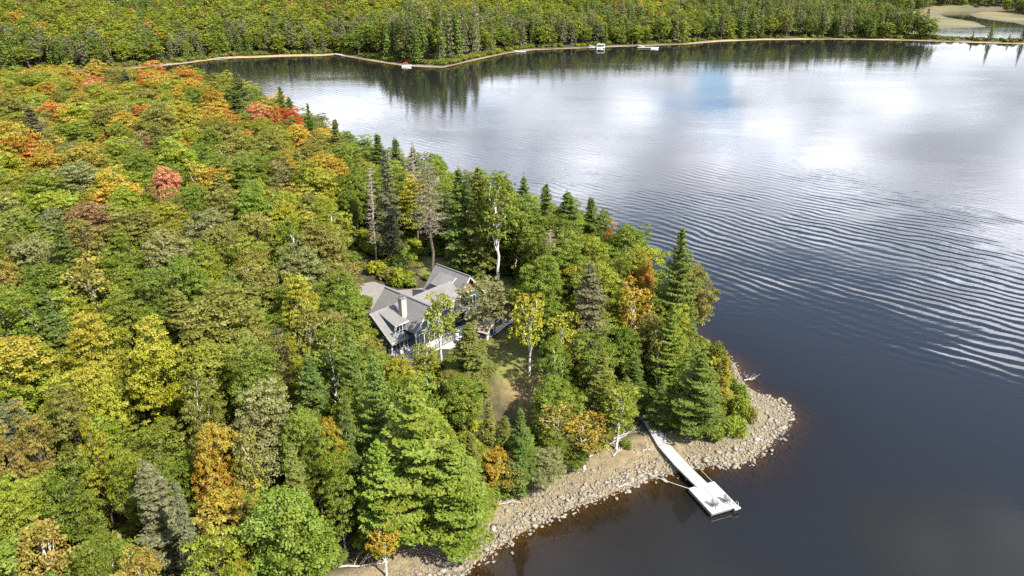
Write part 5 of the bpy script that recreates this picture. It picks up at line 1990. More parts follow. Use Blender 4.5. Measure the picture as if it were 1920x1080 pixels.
# ------------------------------------------------------------------ stuff: many copies in one object
def scatter(name, tpls, pos, vid, rot, scl, col, aut, label, cat):
    n = len(pos)
    me = bpy.data.meshes.new(name)
    me.vertices.add(n); me.vertices.foreach_set('co', np.asarray(pos, np.float32).ravel())
    a = me.attributes.new('vid', 'INT', 'POINT'); a.data.foreach_set('value', np.asarray(vid, np.int32))
    a = me.attributes.new('rot', 'FLOAT_VECTOR', 'POINT'); a.data.foreach_set('vector', np.asarray(rot, np.float32).ravel())
    a = me.attributes.new('scl', 'FLOAT_VECTOR', 'POINT'); a.data.foreach_set('vector', np.asarray(scl, np.float32).ravel())
    a = me.attributes.new('tcol', 'FLOAT_COLOR', 'POINT'); a.data.foreach_set('color', np.hstack([np.asarray(col), np.ones((n, 1))]).astype(np.float32).ravel())
    a = me.attributes.new('aut', 'FLOAT', 'POINT'); a.data.foreach_set('value', np.asarray(aut, np.float32))
    o = link(bpy.data.objects.new(name, me))
    ng = bpy.data.node_groups.new(name, 'GeometryNodeTree')
    ng.interface.new_socket('Geometry', in_out='INPUT', socket_type='NodeSocketGeometry')
    ng.interface.new_socket('Geometry', in_out='OUTPUT', socket_type='NodeSocketGeometry')
    N = ng.nodes; L = ng.links
    gi = N.new('NodeGroupInput'); go = N.new('NodeGroupOutput'); jn = N.new('GeometryNodeJoinGeometry')
    def attr(nm, ty):
        q = N.new('GeometryNodeInputNamedAttribute'); q.data_type = ty; q.inputs['Name'].default_value = nm
        return q.outputs['Attribute']
    av, ar, as_ = attr('vid', 'INT'), attr('rot', 'FLOAT_VECTOR'), attr('scl', 'FLOAT_VECTOR')
    for k, tp in enumerate(tpls):
        if not np.any(np.asarray(vid) == k): continue
        cp = N.new('FunctionNodeCompare'); cp.data_type = 'INT'; cp.operation = 'EQUAL'
        L.new(av, cp.inputs[2]); cp.inputs[3].default_value = k
        oi = N.new('GeometryNodeObjectInfo'); oi.inputs['Object'].default_value = tp; oi.inputs['As Instance'].default_value = True
        ip = N.new('GeometryNodeInstanceOnPoints')
        L.new(gi.outputs[0], ip.inputs['Points']); L.new(cp.outputs[0], ip.inputs['Selection'])
        L.new(oi.outputs['Geometry'], ip.inputs['Instance']); L.new(ar, ip.inputs['Rotation']); L.new(as_, ip.inputs['Scale'])
        L.new(ip.outputs[0], jn.inputs[0])
    L.new(jn.outputs[0], go.inputs[0])
    md = o.modifiers.new('scatter', 'NODES'); md.node_group = ng
    tag(o, label, cat, kind='stuff')
    return o
P_, V_, R_2, S_, C_, A_ = [], [], [], [], [], []
for i, t in enumerate(trees):
    if i in solo or t[0] in ('dead', 'deadpine'): continue
    kind, lod, x, y, z, H, D, cn, au, note, _p = t
    lst = FIDX[(kind, lod)] if (kind, lod) in FIDX else FIDX[(kind, 0)]
    k, H0, D0 = lst[int(rng.randint(len(lst)))]
    P_.append((x, y, z - .2)); V_.append(k); R_2.append((0, 0, rng.uniform(0, 6.28))); S_.append((D / D0, D / D0, H / H0))
    j = rng.uniform(.85, 1.15); C_.append([c * j for c in PAL[cn]]); A_.append(au if kind in ('maple', 'birch') else 0)
scatter('dense_forest', FTPL, P_, V_, R_2, S_, C_, A_, 'mixed green and yellowing forest covering the far hills and gaps', 'forest')
print('trees', len(trees), 'solo', len(solo), {k: len(v) for k, v in cand.items()})

# undergrowth on the forest floor, ferns along the clearings, shrubs on the spit
SH = [shrub(500 + k) for k in range(4)]
SHO = [bpy.data.objects.new('undergrowth_shrub', s_.mesh('undergrowth_shrub', M_LEAF_I)) for s_ in SH]
P_, V_, R_2, S_, C_, A_ = [], [], [], [], [], []
xs = rng.uniform(-190, 45, 26000); ys = rng.uniform(40, 260, 26000)
h, dn, df, wt = terrain(xs, ys)
ok = inside(xs, ys, FOREST_EDGE) & (np.abs(xs) < ys * .8 + 10)
lw = np.full(xs.shape, -99.0)
for P in LAWNS + [DRIVE]: lw = np.maximum(lw, sdist(xs, ys, P))
U = (xs - HOUSE_O[0]) * HU[0] + (ys - HOUSE_O[1]) * HU[1]
V = (xs - HOUSE_O[0]) * HV[0] + (ys - HOUSE_O[1]) * HV[1]
inh = (U > -22) & (U < 5) & (V > -8) & (V < 21)
inlaw = lw > -1.0
path = (np.abs(xs - 1.5) < 6) & (np.abs(ys - 91) < 8)
ok &= ~inh & ~inlaw & ~path
ok &= (rng.rand(len(xs)) < np.where(ys < 150, .45, .3))
for x, y, z, d in zip(xs[ok], ys[ok], h[ok], dn[ok]):
    s_ = rng.uniform(.7, 2.2)
    P_.append((x, y, z - .1)); V_.append(rng.randint(4)); R_2.append((0, 0, rng.uniform(0, 6.28))); S_.append((s_ * 1.3, s_ * 1.3, s_ * rng.uniform(.8, 1.6)))
    c = pick([('green', 50), ('ygreen', 20), ('olive', 20), ('spruce', 15), ('yellow', 4)])
    C_.append(PAL[c]); A_.append(0)
for q in range(900):
    x = rng.uniform(190, 560)
    y = float(np.interp(x, [190, 219, 284, 345, 425, 600], [660, 673, 679, 668, 636, 600])) + rng.uniform(17, 30)
    s_ = rng.uniform(1.5, 3.6) if x < 372 else rng.uniform(.8, 2.0)
    P_.append((x, y, .8)); V_.append(rng.randint(4)); R_2.append((0, 0, rng.uniform(0, 6.28))); S_.append((s_ * 1.4, s_ * 1.2, s_))
    C_.append(PAL[pick([('green', 40), ('spruce', 30), ('olive', 30)])]); A_.append(0)
for q in range(700):
    k = rng.randint(2, len(FAR_SHORE) - 2); f = rng.rand()
    x = FAR_SHORE[k][0] * (1 - f) + FAR_SHORE[k + 1][0] * f; y = FAR_SHORE[k][1] * (1 - f) + FAR_SHORE[k + 1][1] * f + rng.uniform(10, 18)
    s_ = rng.uniform(1.2, 3.2)
    P_.append((x, y, .5)); V_.append(rng.randint(4)); R_2.append((0, 0, rng.uniform(0, 6.28))); S_.append((s_ * 1.4, s_ * 1.2, s_))
    C_.append(PAL[pick([('green', 40), ('ygreen', 30), ('olive', 30)])]); A_.append(0)
scatter('undergrowth', SHO, P_, V_, R_2, S_, C_, A_, 'low green shrubs and saplings under the trees', 'undergrowth')
# ------------------------------------------------------------------ shore stones
def ico(sub):
    import bmesh
    b = bmesh.new(); bmesh.ops.create_icosphere(b, subdivisions=sub, radius=1.0)
    V = np.array([v.co[:] for v in b.verts]); F = np.array([[v.index for v in f.verts] for f in b.faces]); b.free()
    return V, F
def stone_material(name, base, wet):
    m_, t = new_mat(name)
    tc = t.n('ShaderNodeTexCoord').outputs['Object']
    ti = t.n('ShaderNodeAttribute', attribute_name='tint').outputs['Fac']
    nz = t.noise(tc, 6.0, 5.0, 0.65)
    c = t.mix(t.mr(ti, 0, 1), base, (base[0] * .62, base[1] * .60, base[2] * .58))
    c = t.mix(t.mr(t.m('FRACT', t.m('MULTIPLY', ti, 7.3)), .6, 1.0), c, (0.23, 0.18, 0.125))
    sc_ = t.n('ShaderNodeVectorMath', {0: c}, operation='SCALE')
    t.t.links.new(t.mr(nz, .3, .7, .75, 1.2, False), sc_.inputs['Scale'])
    b = t.n('ShaderNodeBump', {'Height': nz, 'Strength': .5, 'Distance': .04})
    finish(t, t.n('ShaderNodeBsdfPrincipled', {'Base Color': sc_.outputs[0], 'Roughness': .85, 'Normal': b.outputs[0]}).outputs[0])
    return m_
M_STONE = stone_material('shore_stone', (0.262, 0.235, 0.182), 0)
IV, IF = ico(1)
IV2, IF2 = ico(2)
def rock_shape(R, V, flat):
    d = V / np.linalg.norm(V, axis=1, keepdims=True)
    out = V.copy()
    for _ in range(9):      # cut flat facets
        n = rand_dirs(R, 1)[0]; h_ = R.uniform(.42, .82)
        q = out @ n
        out -= np.where(q > h_, q - h_, 0)[:, None] * n
    out += R.normal(size=out.shape) * .03
    return out * np.array([R.uniform(.8, 1.3), R.uniform(.6, 1.0), flat])
rs = np.random.RandomState(21)
n_try = 110000
xs = rs.uniform(-30, 48, n_try); ys = rs.uniform(48, 112, n_try)
h, dn, df, wt = terrain(xs, ys)
pocket = np.exp(-(((xs - 13.5) / 5.5) ** 2 + ((ys - 82) / 2.4) ** 2)) + .8 * np.exp(-(((xs - 38.5) / 3.0) ** 2 + ((ys - 99) / 2.5) ** 2)) + .8 * np.exp(-(((xs - 23) / 2.0) ** 2 + ((ys - 83) / 3.0) ** 2))
dens = np.where(dn > 0, np.exp(-((dn - 1.2) / 2.8) ** 2) * 1.5 + .25 * (dn < 7.5) + .55 * ((xs > 24) & (dn < 9)), np.exp(dn / 2.4) * .8)
dens = dens * np.where(ys > 98, .25, 1) * np.where(dn > -1, 1, .8)
dens = dens * (1 - np.clip(pocket * 1.1, 0, .93))
ok = (rs.rand(n_try) < dens) & (dn < 9.5) & (dn > -5) & ((xs > -22) | (dn < 4))
Vs, Fs, Ts = [], [], []; nv = 0
shapes = [rock_shape(rs, IV, f) for f in (.45, .55, .65, .5, .6, .4, .7, .5)]
sx, sy, sz, sdn = xs[ok], ys[ok], h[ok], dn[ok]
keep_n = min(len(sx), 34000)
for i in range(keep_n):
    s_ = min(.55, .08 + rs.exponential(.075)) * (1.15 if sdn[i] < 2.5 else .8)
    a = rs.uniform(0, 6.28); ca, sa = math.cos(a), math.sin(a)
    V = shapes[rs.randint(8)] * s_
    tl = rs.uniform(-.5, .5)
    x_ = V[:, 0] * ca - V[:, 1] * sa; y_ = V[:, 0] * sa + V[:, 1] * ca
    V = np.stack([x_ + sx[i], y_ + sy[i], V[:, 2] + x_ * tl + sz[i] + s_ * .12], 1)
    Vs.append(V); Fs.append(IF + nv); Ts.append(np.full(len(V), rs.rand())); nv += len(V)
so_ = link(bpy.data.objects.new('shore_stones', np_mesh('shore_stones', np.concatenate(Vs), None, np.concatenate(Fs), M_STONE, {'tint': np.concatenate(Ts)})))
tag(so_, 'pale broken stones and pebbles covering the beach', 'stones', kind='stuff')
boulders = [(2.6, 69.6, .75), (6.2, 73.6, .6), (9.5, 76.0, .55), (15.6, 77.2, .6), (-0.6, 70.9, .55), (-3.0, 64.6, .7), (19.2, 79.3, .5), (26.2, 81.2, .85), (28.5, 82.9, .7), (25.0, 84.6, .6),
            (31.0, 83.6, .6), (34.6, 85.9, .7), (30.7, 86.3, .8), (36.4, 88.6, .65), (38.9, 90.5, .6), (33.5, 89.4, .75), (28.0, 85.6, .6), (-7.2, 63.0, .8), (1.2, 73.8, .5), (37.0, 93.2, .6), (12.2, 76.5, .5), (22.5, 86.5, .5)]
pl = {0: 'beside the dark water', 1: ''}
for i, (x, y, s_) in enumerate(boulders):
    V = rock_shape(rs, IV2, .55) * s_ * .78
    me = np_mesh('boulder', V, None, IF2, M_STONE, {'tint': np.full(len(V), rs.uniform(0, .5))})
    o = link(bpy.data.objects.new('boulder', me)); o.location = (x, y, ground(x, y) + .15); o.rotation_euler = (0, 0, rs.uniform(0, 6))
    sd_ = 'left of the dock' if x < 20 else 'right of the dock'
    rank = sorted(b[0] for b in boulders if (b[0] < 20) == (x < 20)).index(x)
    o['label'] = 'pale grey boulder %s, %s from the left' % ('on the beach ' + sd_, ['first', 'second', 'third', 'fourth', 'fifth', 'sixth', 'seventh', 'eighth', 'ninth', 'tenth', 'eleventh', 'twelfth', 'thirteenth', 'fourteenth'][rank])
    o['category'] = 'boulder'; o['group'] = 'boulders on the rocky beach'

# ------------------------------------------------------------------ driftwood
def drift(x, y, L, ang, seed, where):
    R = np.random.RandomState(seed); G = Geo()
    d = np.array([math.cos(ang), math.sin(ang), 0])
    p = bend(np.zeros(3), d * L + np.array([0, 0, .2]), 6, R, .12)
    p[:, 2] = np.abs(p[:, 2]) + .1
    G.tube(p, np.linspace(.13, .04, 6), 6)
    for k in range(7):
        f = R.uniform(.1, .95); q = p[0] + (p[-1] - p[0]) * f
        e = q + np.array([d[0] * .5 + R.normal() * .6, d[1] * .5 + R.normal() * .6, abs(R.normal()) * .45]) * R.uniform(.5, 1.6)
        G.tube(bend(q, e, 4, R, .06), np.linspace(.05, .012, 4), 4)
        for j in range(2):
            e2 = (q + e) / 2 + R.normal(size=3) * .35; e2[2] = abs(e2[2])
            G.tube(np.array([(q + e) / 2, e2]), [.025, .01], 3)
    o = link(bpy.data.objects.new('driftwood', G.mesh('driftwood', M_DRIFT)))
    o.location = (x, y, ground(x, y)); tag(o, where, 'driftwood', 'driftwood along the treeline')
DR = [(-19.1, 61.1, 5.5, 0.1, 'long bleached driftwood log at the bottom edge of the beach'),
      (-16.1, 62.5, 4, 0.9, 'branching driftwood at the foot of the orange birch'),
      (-13.1, 63.3, 3, 1.9, 'forked driftwood stub standing behind the orange birch'),
      (-6.9, 67.6, 4.5, 0.4, 'grey fallen branch under the big pines beside the beach'),
      (-3.6, 71.0, 4, 0.3, 'fallen branch where the beach narrows below the pines'),
      (5.6, 77.5, 4.5, 0.55, 'grey driftwood by the grey-green bush'),
      (8.9, 80.1, 3.5, 0.5, 'short driftwood branch on the upper beach middle'),
      (12.1, 82.9, 5, 0.6, 'bleached branches in front of the shoreline tree'),
      (14.2, 84.9, 4.5, 0.55, 'tangled white driftwood left of the boardwalk'),
      (13.7, 81.4, 2.5, 0.9, 'thin stick lying on the sandy part of the beach'),
      (17.9, 82.6, 1.8, 0.2, 'small dark stump beside the boardwalk'),
      (23.9, 87.0, 5.5, 0.25, 'long silvery driftwood right of the boardwalk'),
      (28.3, 87.7, 4, 0.2, 'bleached branches under the point pine'),
      (13.7, 75.7, 1.6, 0.3, 'dark tangled root near the waterline'),
      (37.6, 102.1, 2.2, 0.35, 'thin branch sticking out over the water at the point')]
for k, (x, y, L, a, t_) in enumerate(DR): drift(x, y, L, a, 700 + k, t_)


# ------------------------------------------------------------------ solid shapes
class Box:
    def __init__(s): s.V = []; s.F = []
    def poly(s, P, th, n=None):
        """a flat polygon given as world points, thickened downwards along its normal"""
        P = [Vector(p) for p in P]
        nn = (P[1] - P[0]).cross(P[2] - P[0]).normalized() if n is None else Vector(n)
        k = len(s.V); m_ = len(P)
        s.V += [tuple(p) for p in P] + [tuple(p - nn * th) for p in P]
        s.F.append(tuple(k + i for i in range(m_)))
        s.F.append(tuple(k + m_ + i for i in reversed(range(m_))))
        for i in range(m_):
            j = (i + 1) % m_
            s.F.append((k + i, k + m_ + i, k + m_ + j, k + j))
        return s
    def box(s, x0, x1, y0, y1, z0, z1):
        return s.poly([(x0, y0, z1), (x1, y0, z1), (x1, y1, z1), (x0, y1, z1)], z1 - z0)
    def obox(s, c, size, rz=0.0, tilt=None):
        M = Matrix.Translation(c) @ Matrix.Rotation(rz, 4, 'Z')
        if tilt: M = M @ Matrix.Rotation(tilt[1], 4, tilt[0])
        k = len(s.V)
        for dx_ in (-.5, .5):
            for dy_ in (-.5, .5):
                for dz_ in (-.5, .5):
                    s.V.append(tuple(M @ Vector((dx_ * size[0], dy_ * size[1], dz_ * size[2]))))
        s.F += [(k, k + 1, k + 3, k + 2), (k + 4, k + 6, k + 7, k + 5), (k, k + 4, k + 5, k + 1), (k + 2, k + 3, k + 7, k + 6), (k, k + 2, k + 6, k + 4), (k + 1, k + 5, k + 7, k + 3)]
        return s
    def cyl(s, p0, p1, r0, r1=None, n=12):
        p0, p1 = Vector(p0), Vector(p1); r1 = r0 if r1 is None else r1
        d = (p1 - p0).normalized(); a = d.cross(Vector((0, 0, 1)) if abs(d.z) < .9 else Vector((1, 0, 0))).normalized(); b = d.cross(a)
        k = len(s.V)
        for p, r in ((p0, r0), (p1, r1)):
            for i in range(n):
                t_ = 2 * PI * i / n
                s.V.append(tuple(p + (a * math.cos(t_) + b * math.sin(t_)) * r))
        for i in range(n):
            j = (i + 1) % n
            s.F.append((k + i, k + j, k + n + j, k + n + i))
        s.F.append(tuple(k + i for i in reversed(range(n)))); s.F.append(tuple(k + n + i for i in range(n)))
        return s
    def prism(s, prof, axis_, a0, a1):
        """extrude a (y,z) or (x,z) profile along x ('x') or y ('y')"""
        k = len(s.V); m_ = len(prof)
        for a in (a0, a1):
            for p, z in prof:
                s.V.append((a, p, z) if axis_ == 'x' else (p, a, z))
        s.F.append(tuple(range(k, k + m_))); s.F.append(tuple(k + m_ + i for i in reversed(range(m_))))
        for i in range(m_):
            j = (i + 1) % m_
            s.F.append((k + i, k + m_ + i, k + m_ + j, k + j))
        return s
    def build(s, name, mat, parent=None, bevel=0.0, matrix=None):
        import bmesh
        me = bpy.data.meshes.new(name)
        me.from_pydata(s.V, [], s.F)
        b = bmesh.new(); b.from_mesh(me); bmesh.ops.recalc_face_normals(b, faces=b.faces)
        if bevel: bmesh.ops.bevel(b, geom=b.edges[:], offset=bevel, segments=1, affect='EDGES', profile=.5)
        b.to_mesh(me); b.free()
        me.materials.append(mat)
        o = bpy.data.objects.new(name, me)
        return link(o, parent)
def root(name, loc, rz, label, cat, group=None):
    o = link(bpy.data.objects.new(name, None)); o.location = loc; o.rotation_euler = (0, 0, rz); o.empty_display_size = .5
    return tag(o, label, cat, group)

def planks(name, col, n_scale, vecdir, rough=.75, gap=.45, var=.08):
    """boards: thin dark joints between planks"""
    m_, t = new_mat(name)
    tc = t.n('ShaderNodeTexCoord').outputs['Object']
    sp = t.n('ShaderNodeSeparateXYZ', {0: tc}).outputs[vecdir]
    f = t.m('FRACT', t.m('MULTIPLY', sp, n_scale))
    cell = t.n('ShaderNodeTexWhiteNoise', noise_dimensions='1D')
    t.t.links.new(t.m('FLOOR', t.m('MULTIPLY', sp, n_scale)), cell.inputs['W'])
    joint = t.mr(t.m('ABSOLUTE', t.m('SUBTRACT', f, .5)), gap, .5)
    v = t.m('ADD', 1 - var, t.m('MULTIPLY', cell.outputs['Value'], 2 * var))
    v = t.m('MULTIPLY', v, t.mr(t.noise(tc, 2.0, 4.0, .6), .3, .7, .9, 1.08, False))
    c = t.n('ShaderNodeVectorMath', {0: col}, operation='SCALE'); t.t.links.new(v, c.inputs['Scale'])
    c2 = t.mix(t.m('MULTIPLY', joint, .7), c.outputs[0], tuple(x * .35 for x in col))
    b = t.n('ShaderNodeBump', {'Height': t.m('SUBTRACT', 1.0, joint), 'Strength': .5, 'Distance': .02})
    finish(t, t.n('ShaderNodeBsdfPrincipled', {'Base Color': c2, 'Roughness': rough, 'Normal': b.outputs[0]}).outputs[0])
    return m_
M_DECK = planks('dock_boards', (.36, .345, .32), 7.0, 0)
M_DECKG = planks('grey_dock_boards', (.30, .295, .29), 7.0, 0)
M_FRAME = simple('dock_frame', (.16, .15, .16), .6, .2)
M_METAL = simple('pale_metal', (.62, .62, .63), .35, .05, metal=.6)
M_ROPE = simple('rope', (.60, .52, .40), .9, .1, 20)
M_CHAIR = simple('dark_chair_plastic', (.09, .105, .13), .55, .1)
M_SIDING = planks('blue_siding', (.055, .095, .135), 5.0, 2, .6, .44, .05)
M_SIDEW = simple('cedar_gable', (.23, .12, .065), .7, .2, 6)
M_TRIM = simple('white_trim', (.60, .59, .57), .5, .05)
M_GLASSM = None
def glass_mat():
    m_, t = new_mat('window_glass')
    finish(t, t.n('ShaderNodeBsdfPrincipled', {'Base Color': (.02, .03, .04, 1), 'Roughness': .05, 'IOR': 1.5}).outputs[0])
    return m_
M_GLASS = glass_mat()
def shingle_mat(name, col):
    m_, t = new_mat(name)
    tc = t.n('ShaderNodeTexCoord').outputs['Object']
    br = t.n('ShaderNodeTexBrick', {'Vector': t.mapping(tc, (1, 1, 1.4)), 'Color1': tuple(c * 1.12 for c in col) + (1,), 'Color2': tuple(c * .84 for c in col) + (1,), 'Mortar': tuple(c * .6 for c in col) + (1,),
                                    'Scale': 2.6, 'Mortar Size': .03, 'Brick Width': .45, 'Row Height': .22})
    nz = t.noise(tc, 9.0, 3.0, .7); nz2 = t.noise(tc, .8, 3.0, .6)
    sc_ = t.n('ShaderNodeVectorMath', {0: br.outputs['Color']}, operation='SCALE')
    t.t.links.new(t.m('MULTIPLY', t.mr(nz, .3, .7, .8, 1.2, False), t.mr(nz2, .3, .7, .92, 1.08, False)), sc_.inputs['Scale'])
    b = t.n('ShaderNodeBump', {'Height': nz, 'Strength': .4, 'Distance': .03})
    finish(t, t.n('ShaderNodeBsdfPrincipled', {'Base Color': sc_.outputs[0], 'Roughness': .92, 'Normal': b.outputs[0]}).outputs[0])
    return m_
M_ROOF = shingle_mat('grey_shingles', (.185, .178, .17))
M_CHIM = simple('chimney_stone', (.42, .37, .31), .85, .3, 5, .5)
M_STONEP = simple('patio_stone', (.42, .40, .37), .85, .22, 1.6, .3)
M_ROAD = simple('driveway_gravel', (.21, .19, .175), .95, .18, 1.2, .4)
M_CONC = simple('foundation', (.3, .29, .27), .9, .2)
M_WOOD = simple('brown_timber', (.23, .13, .06), .75, .2)
M_RED = simple('red_plastic', (.62, .035, .025), .4, .05)
M_WHITE = simple('white_paint', (.78, .78, .78), .4, .04)
M_BOATG = simple('grey_hull', (.35, .37, .4), .5, .1)

# driveway, patio and paths: thin sheets laid on the levelled ground
def sheet(name, P, z, mat, label):
    b = Box(); b.poly([(x, y, z) for x, y in P], .03, (0, 0, 1)); o = b.build(name, mat); o['kind'] = 'structure'; o['label'] = label
    return o
sheet('driveway', DRIVE, PAD_Z + .07, M_ROAD, 'grey gravel driveway behind the house')
def blob(c, rx, ry, n, seed, amp=.12, rot=0):
    R = np.random.RandomState(seed); out = []
    for i in range(n):
        a = 2 * PI * i / n; k = 1 + R.uniform(-amp, amp)
        x_, y_ = rx * k * math.cos(a), ry * k * math.sin(a)
        out.append((c[0] + x_ * math.cos(rot) - y_ * math.sin(rot), c[1] + x_ * math.sin(rot) + y_ * math.cos(rot)))
    return out
sheet('patio', [hw(*p) for p in blob((-1.3, 8.2), 3.2, 6.0, 18, 3)], PAD_Z + .11, M_STONEP, 'pale flagstone patio in front of the house')
sheet('garden_path', [hw(*p) for p in [(1.0, 9.5), (2.6, 10.2), (2.3, 12.5), (1.7, 15), (1.4, 18), (0.6, 18), (.8, 14.6), (.4, 12.4)]], PAD_Z + .15, M_STONEP, 'curved pale stone path from the patio')

# ------------------------------------------------------------------ the dock
DA = math.atan2(-.934, .358)          # local x runs out over the water
dk = root('dock', (24.35, 75.65, 0), DA, 'long pale boardwalk ending in a square floating platform on dark water', 'dock')
ZT = .62
for sgn, nm in ((-1, 0), (1, 1)):
    y0, y1 = (-1.95, -.02) if sgn < 0 else (.02, 1.95)
    Box().box(0, 5.05, y0, y1, ZT - .12, ZT).build('platform_deck', M_DECK, dk, .012)
fr = Box(); fr.box(.06, 4.99, -1.89, -1.75, .12, ZT - .125); fr.box(.06, 4.99, 1.75, 1.89, .12, ZT - .125); fr.box(4.86, 5.0, -1.74, 1.74, .2, ZT - .125); fr.box(.06, .2, -1.74, 1.74, .2, ZT - .125)
for k in range(4): fr.box(.5 + k * 1.15, 1.2 + k * 1.15, -1.6, 1.6, -.25, ZT - .2)
fr.build('float_frame', M_FRAME, dk)
bp = Box(); bp.box(5.055, 5.13, -1.95, 1.2, ZT - .1, ZT - .02); bp.build('bumper_rail', M_METAL, dk)
ld = Box()
for yy in (1.35, 1.85):
    ld.cyl((5.1, yy, -.5), (5.15, yy, ZT + .55), .03, n=6); ld.cyl((5.15, yy, ZT + .55), (4.7, yy, ZT + .5), .03, n=6); ld.cyl((4.7, yy, ZT + .5), (4.65, yy, ZT), .03, n=6)
for k in range(5): ld.box(5.06, 5.2, 1.36, 1.84, -.35 + k * .24, -.31 + k * .24)
ld.build('ladder', M_METAL, dk)
gate = Box().box(4.9, 5.5, 1.2, 1.98, ZT - .08, ZT + .02); gate.build('ladder_step', M_WHITE, dk)
inv = Matrix.Rotation(-DA, 4, 'Z') @ Matrix.Translation((-24.35, -75.65, 0))
pts = [(24.45, 75.35, .72), (22.45, 79.6, .92), (20.9, 83.4, 1.22), (19.75, 88.6, 1.72)]
Wk = 1.0
for k in range(3):
    a, b = inv @ Vector(pts[k]), inv @ Vector(pts[k + 1])
    d = (b - a); L = d.length; a2 = a + d * (.004); b2 = b - d * .004
    n = Vector((-d.y, d.x, 0)).normalized() * .86
    Box().poly([a2 - n, a2 + n, b2 + n, b2 - n], .09, Vector((0, 0, 1))).build('walkway_deck', M_DECK if k < 2 else M_DECKG, dk, .01)
    s_ = Box()
    for e in (-.93, .93):
        q = Vector((-d.y, d.x, 0)).normalized() * e * .86
        w_ = Vector((-d.y, d.x, 0)).normalized() * .05
        s_.poly([a2 + q - w_ + Vector((0, 0, -.10)), a2 + q + w_ + Vector((0, 0, -.10)), b2 + q + w_ + Vector((0, 0, -.10)), b2 + q - w_ + Vector((0, 0, -.10))], .22, Vector((0, 0, 1)))
    s_.build('side_beam', M_FRAME, dk)
    for f in (.02, .5):
        for e in (-.8, .8):
            q = a + d * f + Vector((-d.y, d.x, 0)).normalized() * e
            Box().cyl((q.x, q.y, q.z - 2.2), (q.x, q.y, q.z - .11), .05, n=8).build('post', M_FRAME, dk)
bw = root('boardwalk_landing', (18.3, 89.9, 0), math.radians(158), 'short grey timber landing bending from the dock into the trees', 'boardwalk')
Box().poly([(-1.75, -.75, 1.80), (1.9, -.9, 1.9), (2.6, .7, 1.95), (-.9, 1.0, 1.84)], .1, (0, 0, 1)).build('deck', M_DECKG, bw, .01)
Box().box(-1.0, -.86, -.7, .8, 1.0, 1.7).box(1.6, 1.74, -.7, .6, 1.0, 1.78).build('joist', M_FRAME, bw)
def rope(p0, p1, sag, label):
    G = Geo(); t_ = np.linspace(0, 1, 14)[:, None]
    P = np.array(p0) * (1 - t_) + np.array(p1) * t_; P[:, 2] -= (sag * 4 * t_ * (1 - t_))[:, 0]
    G.tube(P, np.full(14, .035), 5)
    o = link(bpy.data.objects.new('mooring_rope', G.mesh('mooring_rope', M_ROPE))); tag(o, label, 'rope', 'ropes tying the dock to the shore')
rope((22.65, 75.05, .5), (17.3, 78.6, .45), .12, 'taut pale rope from the platform to the beach on the left')
rope((26.05, 76.25, .5), (23.6, 83.2, .55), .12, 'taut pale rope from the platform to the stones on the right')
def lounge_chair(x, y, rz, label):
    o = root('deck_chair', (x, y, ZT), rz, label, 'chair', 'chairs on the dock'); o.scale = (.85, .85, .85)
    b = Box()
    for k in range(5): b.obox((-.22 + k * .115, 0, .34 + k * .028), (.10, .54, .022), 0, ('Y', -.22))
    b.build('seat', M_CHAIR, o)
    b = Box()
    for k in range(5): b.obox((-.42, -.22 + k * .11, .68 - abs(k - 2) * .02), (.025, .095, .82 - abs(k - 2) * .05), 0, ('Y', -.38))
    b.obox((-.36, 0, .5), (.03, .54, .05), 0, ('Y', -.38))
    b.build('backrest', M_CHAIR, o)
    for e in (-.33, .33):
        Box().obox((0, e, .58), (.74, .13, .03)).build('armrest', M_CHAIR, o)
        Box().obox((.29, e * .92, .285), (.09, .035, .57)).build('leg', M_CHAIR, o)
        Box().obox((-.22, e * .85, .24), (.88, .035, .09), 0, ('Y', .42 * -1)).build('leg', M_CHAIR, o)
    return o
lounge_chair(25.05, 71.55, DA + .45, 'dark deck chair on the left half of the dock platform')
lounge_chair(26.75, 72.3, DA + .15, 'dark deck chair on the right half of the dock platform')

# ------------------------------------------------------------------ the house
HR = math.atan2(-.665, .746)
hs = root('lake_house', (HOUSE_O[0], HOUSE_O[1], 0), HR, 'large blue-sided lake house with steep grey shingle roofs among the trees', 'house')
G0 = PAD_Z
wl = Box()
wl.prism([(-.95, G0 - 1), (4.75, G0 - 1), (4.75, 9.9), (1.9, 12.75), (-.95, 9.9)], 'x', -13.1, -3.15)       # wing whose ridge runs to the front
wl.build('wall', M_SIDING, hs)
wl = Box(); wl.prism([(-13.3, G0 - 1), (-5.15, G0 - 1), (-5.15, 8.75), (-9.2, 11.77), (-13.3, 8.72)], 'y', -4.25, -.96)
wl.prism([(-13.3, G0 - 1), (-5.15, G0 - 1), (-5.15, 8.75), (-9.2, 11.77), (-13.3, 8.72)], 'y', 4.76, 12.2)
wl.build('wall', M_SIDING, hs)
wl = Box(); wl.prism([(11.6, G0 - 1), (17.4, G0 - 1), (17.4, 9.45), (14.5, 12.75), (11.6, 9.45)], 'x', -14.2, -6.95)
wl.build('wall', M_SIDING, hs)
def roof(polys, th=.2, name='roof'):
    b = Box()
    for P in polys: b.poly(P, th)
    return b.build(name, M_ROOF, hs)
# front wing, ridge along u
roof([[(-13.6, 1.9, 13.05), (-13.6, -1.55, 9.5), (-2.5, -1.55, 9.5), (-2.5, 1.9, 13.05)], [(-13.6, 5.35, 9.5), (-13.6, 1.9, 13.05), (-2.5, 1.9, 13.05), (-2.5, 5.35, 9.5)]])
